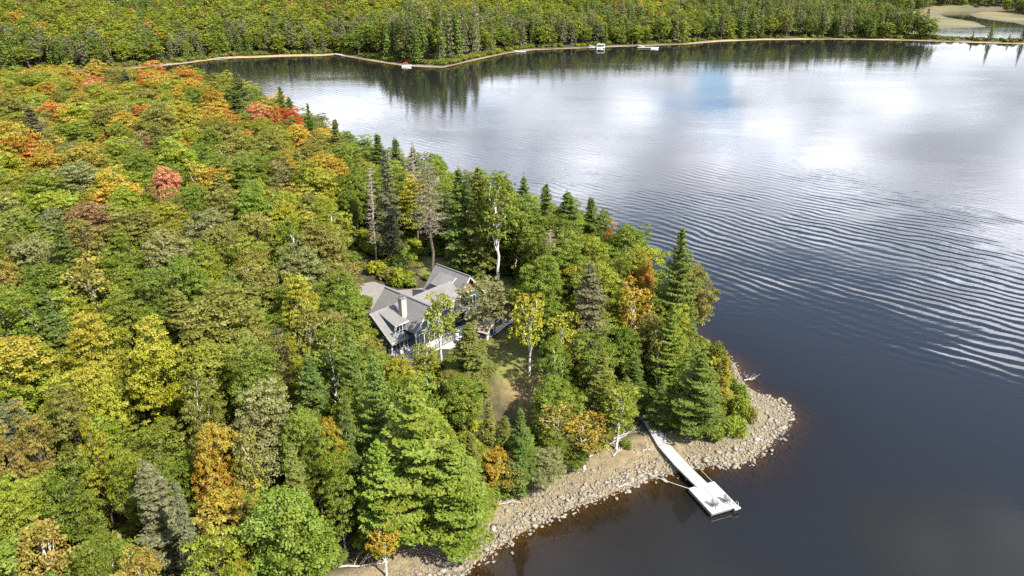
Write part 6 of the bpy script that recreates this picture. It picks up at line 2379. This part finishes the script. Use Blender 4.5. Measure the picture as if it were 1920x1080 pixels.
# long body, ridge along v
def gz(u): return 12.0 - abs(u + 9.2) * .745
roof([[(-9.2, -4.7, 12.0), (-4.45, -4.7, gz(-4.45)), (-4.45, -1.2, gz(-4.45)), (-9.2, 1.0, 12.0)], [(-9.2, -4.7, 12.0), (-9.2, 1.0, 12.0), (-13.9, -1.2, gz(-13.9)), (-13.9, -4.7, gz(-13.9))]])
roof([[(-9.2, 2.8, 12.0), (-4.5, 5.2, gz(-4.5)), (-4.5, 12.7, gz(-4.5)), (-9.2, 12.7, 12.0)], [(-9.2, 12.7, 12.0), (-13.9, 12.7, gz(-13.9)), (-13.9, 5.2, gz(-13.9)), (-9.2, 2.8, 12.0)]])
# far wing
roof([[(-14.8, 14.5, 13.05), (-14.8, 11.0, 9.05), (-6.25, 11.0, 9.05), (-6.25, 14.5, 13.05)], [(-14.8, 18.0, 9.05), (-14.8, 14.5, 13.05), (-6.25, 14.5, 13.05), (-6.25, 18.0, 9.05)]])
# low pent roof over the left doors
roof([[(-5.2, -4.75, 8.78), (-4.1, -4.75, 8.15), (-4.1, -1.0, 8.15), (-5.2, -1.0, 8.78)]], .12, 'pent_roof')
tb = Box()
def rake(u, vm, hv, zr, ze, w_=.24):
    for s_ in (-1, 1):
        tb.poly([(u, vm, zr - .02), (u, vm + s_ * hv, ze - .02), (u, vm + s_ * hv, ze - .02 - w_ * 1.3), (u, vm, zr - .02 - w_ * 1.3)], .05 * (1 if s_ < 0 else -1), None)
rake(-2.44, 1.9, 3.47, 13.05, 9.5); rake(-6.19, 14.5, 3.52, 13.05, 9.05)
tb.poly([(-4.40, -4.7, 8.42), (-4.40, -1.55, 8.42), (-4.40, -1.55, 8.22), (-4.40, -4.7, 8.22)], .04)
tb.poly([(-4.45, 5.3, 8.46), (-4.45, 12.7, 8.46), (-4.45, 12.7, 8.24), (-4.45, 5.3, 8.24)], .04)
tb.poly([(-4.4, -4.76, 8.4), (-9.2, -4.76, 11.98), (-9.2, -4.76, 11.7), (-4.4, -4.76, 8.12)], .04)
tb.poly([(-13.9, -4.76, 8.5), (-9.2, -4.76, 11.98), (-9.2, -4.76, 11.7), (-13.9, -4.76, 8.2)], .04)
tb.build('roof_trim', M_TRIM, hs)
rc = Box(); rc.obox((-8.05, 1.9, 13.08), (11.1, .3, .09)); rc.obox((-10.5, 14.5, 13.08), (8.5, .3, .09)); rc.build('ridge_cap', simple('ridge_cap', (.13, .12, .115), .9), hs)
def window(face, c, w_, h_, n=1, parent=None, name='window'):
    """face 'u': looks along +u, face 'v-': looks along -v"""
    fr_ = Box(); gl_ = Box(); e = .09
    if face == 'u':
        u, v, z = c
        fr_.box(u, u + .06, v - w_ / 2 - e, v - w_ / 2, z - h_ / 2 - e, z + h_ / 2 + e); fr_.box(u, u + .06, v + w_ / 2, v + w_ / 2 + e, z - h_ / 2 - e, z + h_ / 2 + e)
        fr_.box(u, u + .06, v - w_ / 2, v + w_ / 2, z + h_ / 2, z + h_ / 2 + e); fr_.box(u, u + .06, v - w_ / 2, v + w_ / 2, z - h_ / 2 - e, z - h_ / 2)
        for k in range(1, n):
            q = v - w_ / 2 + w_ * k / n; fr_.box(u, u + .055, q - .045, q + .045, z - h_ / 2, z + h_ / 2)
        gl_.box(u - .01, u + .02, v - w_ / 2, v + w_ / 2, z - h_ / 2, z + h_ / 2)
    else:
        u, v, z = c
        fr_.box(u - w_ / 2 - e, u - w_ / 2, v - .06, v, z - h_ / 2 - e, z + h_ / 2 + e); fr_.box(u + w_ / 2, u + w_ / 2 + e, v - .06, v, z - h_ / 2 - e, z + h_ / 2 + e)
        fr_.box(u - w_ / 2, u + w_ / 2, v - .06, v, z + h_ / 2, z + h_ / 2 + e); fr_.box(u - w_ / 2, u + w_ / 2, v - .06, v, z - h_ / 2 - e, z - h_ / 2)
        gl_.box(u - w_ / 2, u + w_ / 2, v - .02, v + .01, z - h_ / 2, z + h_ / 2)
    f_ = fr_.build(name, M_TRIM, parent or hs); gl_.build('pane', M_GLASS, f_)
    return f_
# shed dormers: cheeks, roof, front window band
def dormer_front(v0, v1, u_f, z_f, u_b, z_b):
    w_ = Box(); w_.prism([(u_f, gz(u_f) - .15), (u_f, z_f - .14), (u_b, z_b - .2), (u_b, z_b - .9)], 'y', v0 + .12, v1 - .12)
    d_ = w_.build('dormer', M_SIDING, hs)
    r_ = Box(); r_.poly([(u_b, v0, z_b), (u_f + .32, v0, z_f - .08), (u_f + .32, v1, z_f - .08), (u_b, v1, z_b)], .13); r_.build('dormer_roof', M_ROOF, d_)
    t_ = Box(); t_.box(u_f + .33, u_f + .37, v0, v1, z_f - .24, z_f - .06)
    t_.box(u_f + .005, u_f + .05, v0 + .13, v0 + .26, gz(u_f) + .1, z_f - .2); t_.box(u_f + .005, u_f + .05, v1 - .26, v1 - .13, gz(u_f) + .1, z_f - .2)
    t_.build('dormer_trim', M_TRIM, d_)
    W_ = v1 - v0
    window('u', (u_f + .01, (v0 + v1) / 2, (gz(u_f) + z_f) / 2 - .02), W_ - .95, z_f - gz(u_f) - .75, 3)
dormer_front(-3.35, -.55, -5.3, 10.72, -8.7, 11.75)
dormer_front(6.5, 9.5, -5.35, 10.75, -8.7, 11.75)
w_ = Box(); w_.prism([(11.6, 9.5), (11.75, 10.98), (13.5, 12.1), (13.5, 11.3)], 'x', -12.7, -9.1)
cd_ = w_.build('dormer', M_SIDING, hs)
Box().poly([(-12.95, 13.75, 12.3), (-12.95, 11.35, 10.95), (-8.9, 11.35, 10.95), (-8.9, 13.75, 12.3)], .13).build('dormer_roof', M_ROOF, cd_)
t_ = Box(); t_.poly([(-8.86, 13.75, 12.28), (-8.86, 11.35, 10.93), (-8.86, 11.35, 10.73), (-8.86, 13.75, 12.08)], .04); t_.box(-12.9, -9, 11.30, 11.34, 10.74, 10.92); t_.build('dormer_trim', M_TRIM, cd_)
window('v-', (-11.6, 11.68, 10.45), 1.2, .5, 1); window('v-', (-10.1, 11.68, 10.45), 1.2, .5, 1)
# chimney
ch = Box(); ch.box(-6.85, -6.0, -.95, .05, 9.0, 14.0); ch = ch.build('chimney', M_CHIM, hs)
Box().box(-6.95, -5.9, -1.05, .15, 14.0, 14.16).build('chimney_cap', M_FRAME, ch)
for q in (-.7, -.2): Box().cyl((-6.42, q, 14.16), (-6.42, q, 14.6), .13, n=10).box(-6.6, -6.24, q - .18, q + .18, 14.6, 14.65).build('flue', M_FRAME, ch)
fl_ = Box(); fl_.poly([(-5.9, -.45, 11.02 - .3), (-8.9, -.1, 11.95), (-8.9, .12, 12.0), (-5.9, -.2, 10.9)], .06); fl_.build('flashing', M_TRIM, hs)
# ground floor glazing
window('u', (-5.14, -2.9, 7.3), 2.2, 1.75, 3, None, 'glass_door')
window('u', (-5.14, -1.25, 7.3), .45, 1.75, 1)
window('v-', (-6.6, -4.26, 8.0), .9, 1.1, 1); window('v-', (-9.2, -4.26, 9.6), 1.2, 1.2, 1); window('v-', (-11.3, -4.26, 7.9), 1.0, 1.1, 1)
window('u', (-3.14, 1.9, 7.5), 4.2, 2.1, 4, None, 'glass_door')
window('u', (-3.14, 1.0, 9.9), 1.4, 1.5, 1); window('u', (-3.14, 2.8, 9.9), 1.4, 1.5, 1); window('u', (-3.14, 1.9, 11.35), .8, .5, 1)
window('u', (-5.14, 6.4, 7.2), 1.9, 1.9, 2, None, 'glass_door'); window('u', (-5.14, 8.8, 7.3), 1.1, 1.5, 1); window('u', (-5.14, 10.9, 7.3), 1.6, 1.6, 2)
Box().poly([(-6.93, 12.2, 10.0), (-6.93, 16.8, 10.0), (-6.93, 14.5, 12.55)], .03, (1, 0, 0)).build('gable_panel', M_SIDEW, hs)
Box().poly([(-9.2, -4.3, 11.6), (-11.6, -4.3, 9.85), (-6.8, -4.3, 9.85)], .03, (0, -1, 0)).build('gable_panel', M_SIDEW, hs)
Box().box(-6.94, -6.86, 12.0, 17.0, 9.82, 9.98).build('gable_trim', M_TRIM, hs)
window('u', (-6.94, 13.4, 8.2), 1.3, 1.4, 2); window('u', (-6.94, 15.6, 8.2), 1.3, 1.4, 2)
cn = Box()
for v in (-4.2, -1.02, 4.85, 12.1): cn.box(-5.14, -5.06, v - .07, v + .07, G0, 8.3)
for v in (-.9, 4.7): cn.box(-3.14, -3.04, v - .08, v + .08, G0, 9.6)
cn.build('corner_board', M_TRIM, hs)
dkh = Box(); dkh.box(-5.1, -1.6, -4.9, -.98, 5.9, 6.28); dkh.box(-3.1, -.9, -.97, 5.0, 5.9, 6.28)
dkh = dkh.build('deck', planks('pale_deck_boards', (.50, .46, .41), 7, 1), hs)
Box().box(-4.9, -4.7, -4.7, -4.5, 4.5, 5.9).box(-1.9, -1.7, -4.7, -4.5, 4.5, 5.9).box(-1.9, -1.7, -1.4, -1.2, 4.5, 5.9).build('deck_post', M_WOOD, dkh)
rl = Box()
for (a, b) in (((-5.0, -4.85), (-1.65, -4.85)), ((-1.65, -4.85), (-1.65, -1.0)), ((-.95, 1.2), (-.95, 5.0)), ((-.95, -.9), (-.95, .2))):
    L = math.hypot(b[0] - a[0], b[1] - a[1]); n_ = int(L / .13)
    rz_ = math.atan2(b[1] - a[1], b[0] - a[0])
    for zz_ in (7.2, 6.45): rl.obox(((a[0] + b[0]) / 2, (a[1] + b[1]) / 2, zz_), (L, .05, .06), rz_)
    for k in range(n_ + 1):
        f = k / n_; w2 = .09 if k % 12 == 0 or k == n_ else .025
        rl.obox((a[0] + (b[0] - a[0]) * f, a[1] + (b[1] - a[1]) * f, 6.75), (w2, w2, .98), rz_)
rl.build('railing', M_FRAME, dkh)
# shelter, garden post and furniture on the patio
def local_root(name, u, v, z, rz, label, cat, group=None):
    x, y = hw(u, v); return root(name, (x, y, z), HR + rz, label, cat, group)
ht = local_root('garden_shelter', 1.2, 9.9, PAD_Z, .25, 'small gabled timber shelter with dark blue inside at the lawn edge', 'shelter')
Box().box(-1.2, 1.1, -1.3, 1.3, 0, .9).build('tub_wall', M_SIDING, ht)
for s_ in (-1, 1):
    for x_ in (-1.3, 1.3): Box().box(x_ - .08, x_ + .08, s_ * 1.45 - .08, s_ * 1.45 + .08, 0, 1.55).build('post', M_WOOD, ht)
    Box().poly([(-1.6, 0, 2.45), (-1.6, s_ * 1.75, 1.45), (1.6, s_ * 1.75, 1.45), (1.6, 0, 2.45)][::s_], .1).build('roof', simple('tan_roof_boards', (.34, .27, .19), .8, .2), ht)
Box().poly([(1.61, 0, 2.42), (1.61, 1.75, 1.42), (1.61, 1.75, 1.25), (1.61, 0, 2.2), (1.61, -1.75, 1.25), (1.61, -1.75, 1.42)], .05, (1, 0, 0)).build('fascia', simple('pale_timber', (.5, .42, .3), .8), ht)
gp_ = local_root('garden_post', .9, 15.0, PAD_Z, 0, 'white square post beside the pile of rocks right of the lawn', 'post')
Box().box(-.09, .09, -.09, .09, 0, 2.3).build('shaft', M_WHITE, gp_); Box().box(-.14, .14, -.14, .14, 2.3, 2.42).build('cap', M_WHITE, gp_)
Box().poly([(-.05, -.1, 1.75), (-.05, -1.6, 1.15), (.05, -1.6, 1.15), (.05, -.1, 1.75)], .08).build('brace', M_WHITE, gp_)
for i, (u, v, lab) in enumerate(((0.1, 5.6, 'round white patio table nearest the house doors'), (-.6, 8.6, 'round white patio table by the garden shelter'))):
    pt = local_root('patio_table', u, v, PAD_Z + .12, 0, lab, 'table', 'white patio furniture')
    Box().cyl((0, 0, .7), (0, 0, .76), .75, n=20).build('table_top', M_WHITE, pt); Box().cyl((0, 0, 0), (0, 0, .7), .07, n=8).cyl((0, 0, 0), (0, 0, .04), .32, n=12).build('pedestal', M_WHITE, pt)
chair_at = [(.9, 4.9, 2.4, 'white patio chair left of the nearer round table'), (.8, 6.6, -2.4, 'white patio chair right of the nearer round table'), (-.9, 6.0, -.5, 'white patio chair between the two round tables'),
            (.3, 8.0, 2.6, 'white patio chair in front of the farther round table'), (-1.5, 9.3, -.8, 'white patio chair behind the farther round table'), (-3.3, -3.6, -.3, 'white chair on the raised deck by its left rail'), (-3.2, -2.3, .2, 'white chair in the middle of the raised deck')]
for (u, v, a, lab) in chair_at:
    z_ = PAD_Z + (.29 if v < 0 else .12)
    pc = local_root('patio_chair', u, v, z_, a, lab, 'chair', 'white patio furniture')
    Box().box(-.25, .27, -.26, .26, .40, .45).build('seat', M_WHITE, pc)
    Box().obox((-.29, 0, .72), (.04, .5, .56), 0, ('Y', -.2)).build('backrest', M_WHITE, pc)
    for ex in (-.22, .23):
        for ey in (-.23, .23): Box().box(ex - .02, ex + .02, ey - .02, ey + .02, 0, .40).build('leg', M_WHITE, pc)
# fieldstones edging the lawn
for i, (x, y, s_) in enumerate([(-1.0, 111.2, .6), (0.2, 110.6, .5), (-.2, 109.3, .45), (4.6, 101.2, .7), (5.5, 100.2, .55), (9.2, 96.8, .6), (10.4, 95.6, .7), (13.2, 91.6, .6), (14.1, 90.6, .7)]):
    V = rock_shape(rs, IV2, .6) * s_
    o = link(bpy.data.objects.new('garden_rock', np_mesh('garden_rock', V, None, IF2, M_STONE, {'tint': np.full(len(V), rs.uniform(0, .3))}))); o.location = (x, y, ground(x, y) + .15)
    tag(o, 'pale landscaping rock %s' % ['at the path end, back', 'at the path end, middle', 'at the path end, front', 'between lawn and birches, larger', 'between lawn and birches, smaller', 'on the bare bank, upper', 'on the bare bank, lower', 'above the landing, upper', 'above the landing, lower'][i], 'rock', 'landscaping rocks')
# two red kayaks lying in the shade
def kayak(x, y, rz, lab):
    o = root('kayak', (x, y, ground(x, y) + .02), rz, lab, 'kayak', 'red kayaks near the landing')
    G = Geo(); n_ = 9; ts = np.linspace(-1, 1, n_); sd = 10; V = []
    for t_ in ts:
        w_ = .36 * (1 - abs(t_) ** 2.4) + .01; hh = .17 * (1 - .5 * t_ * t_) * (1 - abs(t_) ** 6) + .01; zc_ = .22 + .10 * t_ * t_
        for k in range(sd):
            a = 2 * PI * k / sd; V.append((t_ * 1.7, w_ * math.cos(a), zc_ + hh * math.sin(a)))
    i = np.arange(n_ * sd).reshape(n_, sd); j = np.roll(i, -1, 1)
    G.add(V, np.stack([i[:-1], j[:-1], j[1:], i[1:]], -1).reshape(-1, 4), .5, 0)
    link(bpy.data.objects.new('hull', G.mesh('kayak_hull', M_RED)), o)
    Box().cyl((-.1, 0, .385), (-.1, 0, .42), .27, n=14).build('cockpit', M_FRAME, o)
kayak(20.7, 91.8, 1.2, 'red kayak in the shade beside the landing, left one'); kayak(22.2, 92.2, .9, 'red kayak in the shade beside the landing, right one')

# ------------------------------------------------------------------ docks and boats across the lake
def small_dock(pts, w_, plat, label, boat=None, col=M_DECK):
    x0, y0 = pts[0]
    o = root('far_dock', (x0, y0, 0), 0, label, 'dock', 'small docks on the far shore')
    for k in range(len(pts) - 1):
        a = Vector((pts[k][0] - x0, pts[k][1] - y0, .9 if k == 0 else .6)); b = Vector((pts[k + 1][0] - x0, pts[k + 1][1] - y0, .6))
        d = b - a; n = Vector((-d.y, d.x, 0)).normalized() * w_ / 2
        Box().poly([a - n, a + n, b + n, b - n], .2, (0, 0, 1)).build('walkway_deck', col, o)
        for f in (.1, .5, .9):
            for e in (-.9, .9):
                q = a + d * f + n * e; Box().cyl((q.x, q.y, -1.2), (q.x, q.y, q.z - .2), .07, n=6).build('post', M_FRAME, o)
    if plat:
        b = pts[-1]; Box().obox((b[0] - x0, b[1] - y0, .55), (plat[0], plat[1], .3), plat[2]).build('platform_deck', col, o)
    return o
small_dock([(-8.5, 607), (2, 586), (6.5, 576)], 2.4, (8, 5, 0), 'thin zigzag pier reaching from the stony far shore, right of the point')
small_dock([(60, 628), (66.5, 606)], 2.2, (12, 4, 0), 'white dock with a boat lift on the far shore')
small_dock([(102, 624), (106, 607)], 2.2, (13, 4, 0), 'pale dock under trees right of the boat lift')
small_dock([(-130, 560), (-122, 552)], 3, None, 'tiny pale dock at the right end of the cove beach')
small_dock([(-214, 546), (-206, 537)], 1.8, (7, 4, .1), 'small white dock on the left of the cove beach')
lf = root('boat_lift', (70.0, 604.5, 0), 0, 'white framed boat lift at the end of the far dock', 'boat lift')
b = Box()
for ex in (-3, 3):
    for ey in (-1.6, 1.6): b.cyl((ex, ey, -1), (ex, ey, 3.2), .12, n=6)
for ey in (-1.6, 1.6): b.obox((0, ey, 3.1), (6.2, .2, .2))
b.build('frame', M_WHITE, lf); Box().obox((0, 0, 3.35), (5.6, 3.0, .2)).build('canopy', M_BOATG, lf)
def boat(x, y, rz, L, Wd, mat, lab, name='motorboat', wind=True):
    o = root(name, (x, y, 0), rz, lab, 'boat')
    G = Geo(); n_ = 11; V = []
    for t_ in np.linspace(0, 1, n_):
        w_ = Wd / 2 * (1 - max(0, (t_ - .45) / .55) ** 2.2) + .02; sh = .75 + .35 * t_ * t_; kb = -.2 + .45 * max(0, t_ - .7) / .3
        V += [(L * (t_ - .5), -w_, sh), (L * (t_ - .5), -w_ * .8, kb + .15), (L * (t_ - .5), 0, kb), (L * (t_ - .5), w_ * .8, kb + .15), (L * (t_ - .5), w_, sh), (L * (t_ - .5), w_ * .82, sh - .02), (L * (t_ - .5), w_ * .7, .32), (L * (t_ - .5), -w_ * .7, .32), (L * (t_ - .5), -w_ * .82, sh - .02)]
    sd = 9; i = np.arange(n_ * sd).reshape(n_, sd); j = np.roll(i, -1, 1)
    G.add(V, np.vstack([np.stack([i[:-1], j[:-1], j[1:], i[1:]], -1).reshape(-1, 4), [[0, 1, 7, 8]], [[1, 2, 6, 7]], [[2, 3, 5, 6]]]), .5, 0)
    link(bpy.data.objects.new('hull', G.mesh('hull', mat)), o)
    if wind: Box().poly([(.3, -Wd * .38, 1.6), (.3, Wd * .38, 1.6), (.9, Wd * .36, 1.0), (.9, -Wd * .36, 1.0)], .04).build('windscreen', M_GLASS, o)
    Box().box(-L * .3, -L * .2, -Wd * .35, Wd * .35, .3, .75).build('bench', M_BOATG if mat != M_BOATG else M_WHITE, o)
    Box().box(-L * .5 - .35, -L * .5, -.2, .2, .1, 1.25).build('outboard_motor', M_FRAME, o)
    return o
boat(70.0, 604.5, 0, 5.6, 2.0, M_WHITE, 'white motorboat held in the far boat lift')
boat(112.5, 603, .05, 6.2, 2.3, M_WHITE, 'white motorboat moored at the pale dock on the right')
boat(-68.5, 493.5, .1, 6.0, 2.2, M_WHITE, 'white boat with red seats moored at the tip of the wooded point', 'motorboat', False)
rb = root('red_canopy', (-69.5, 496.2, 0), .1, 'red canopy frame beside the white boat at the wooded point', 'canopy')
Box().obox((0, 0, 2.0), (2.8, 1.5, .35)).build('cover', M_RED, rb)
b = Box()
for ex in (-1.5, 1.5):
    for ey in (-.7, .7): b.cyl((ex, ey, -.6), (ex, ey, 2.0), .06, n=6)
b.build('frame', M_FRAME, rb)
lg = Geo(); lg.tube(bend(np.array([0, 0, .5]), np.array([13.0, 5.0, 7.5]), 5, np.random.RandomState(3), .15), np.linspace(.35, .12, 5), 6)
o = link(bpy.data.objects.new('fallen_log', lg.mesh('fallen_log', M_DEADW))); o.location = (-224, 548, 0); tag(o, 'pale fallen trunk leaning over the cove beach', 'log')
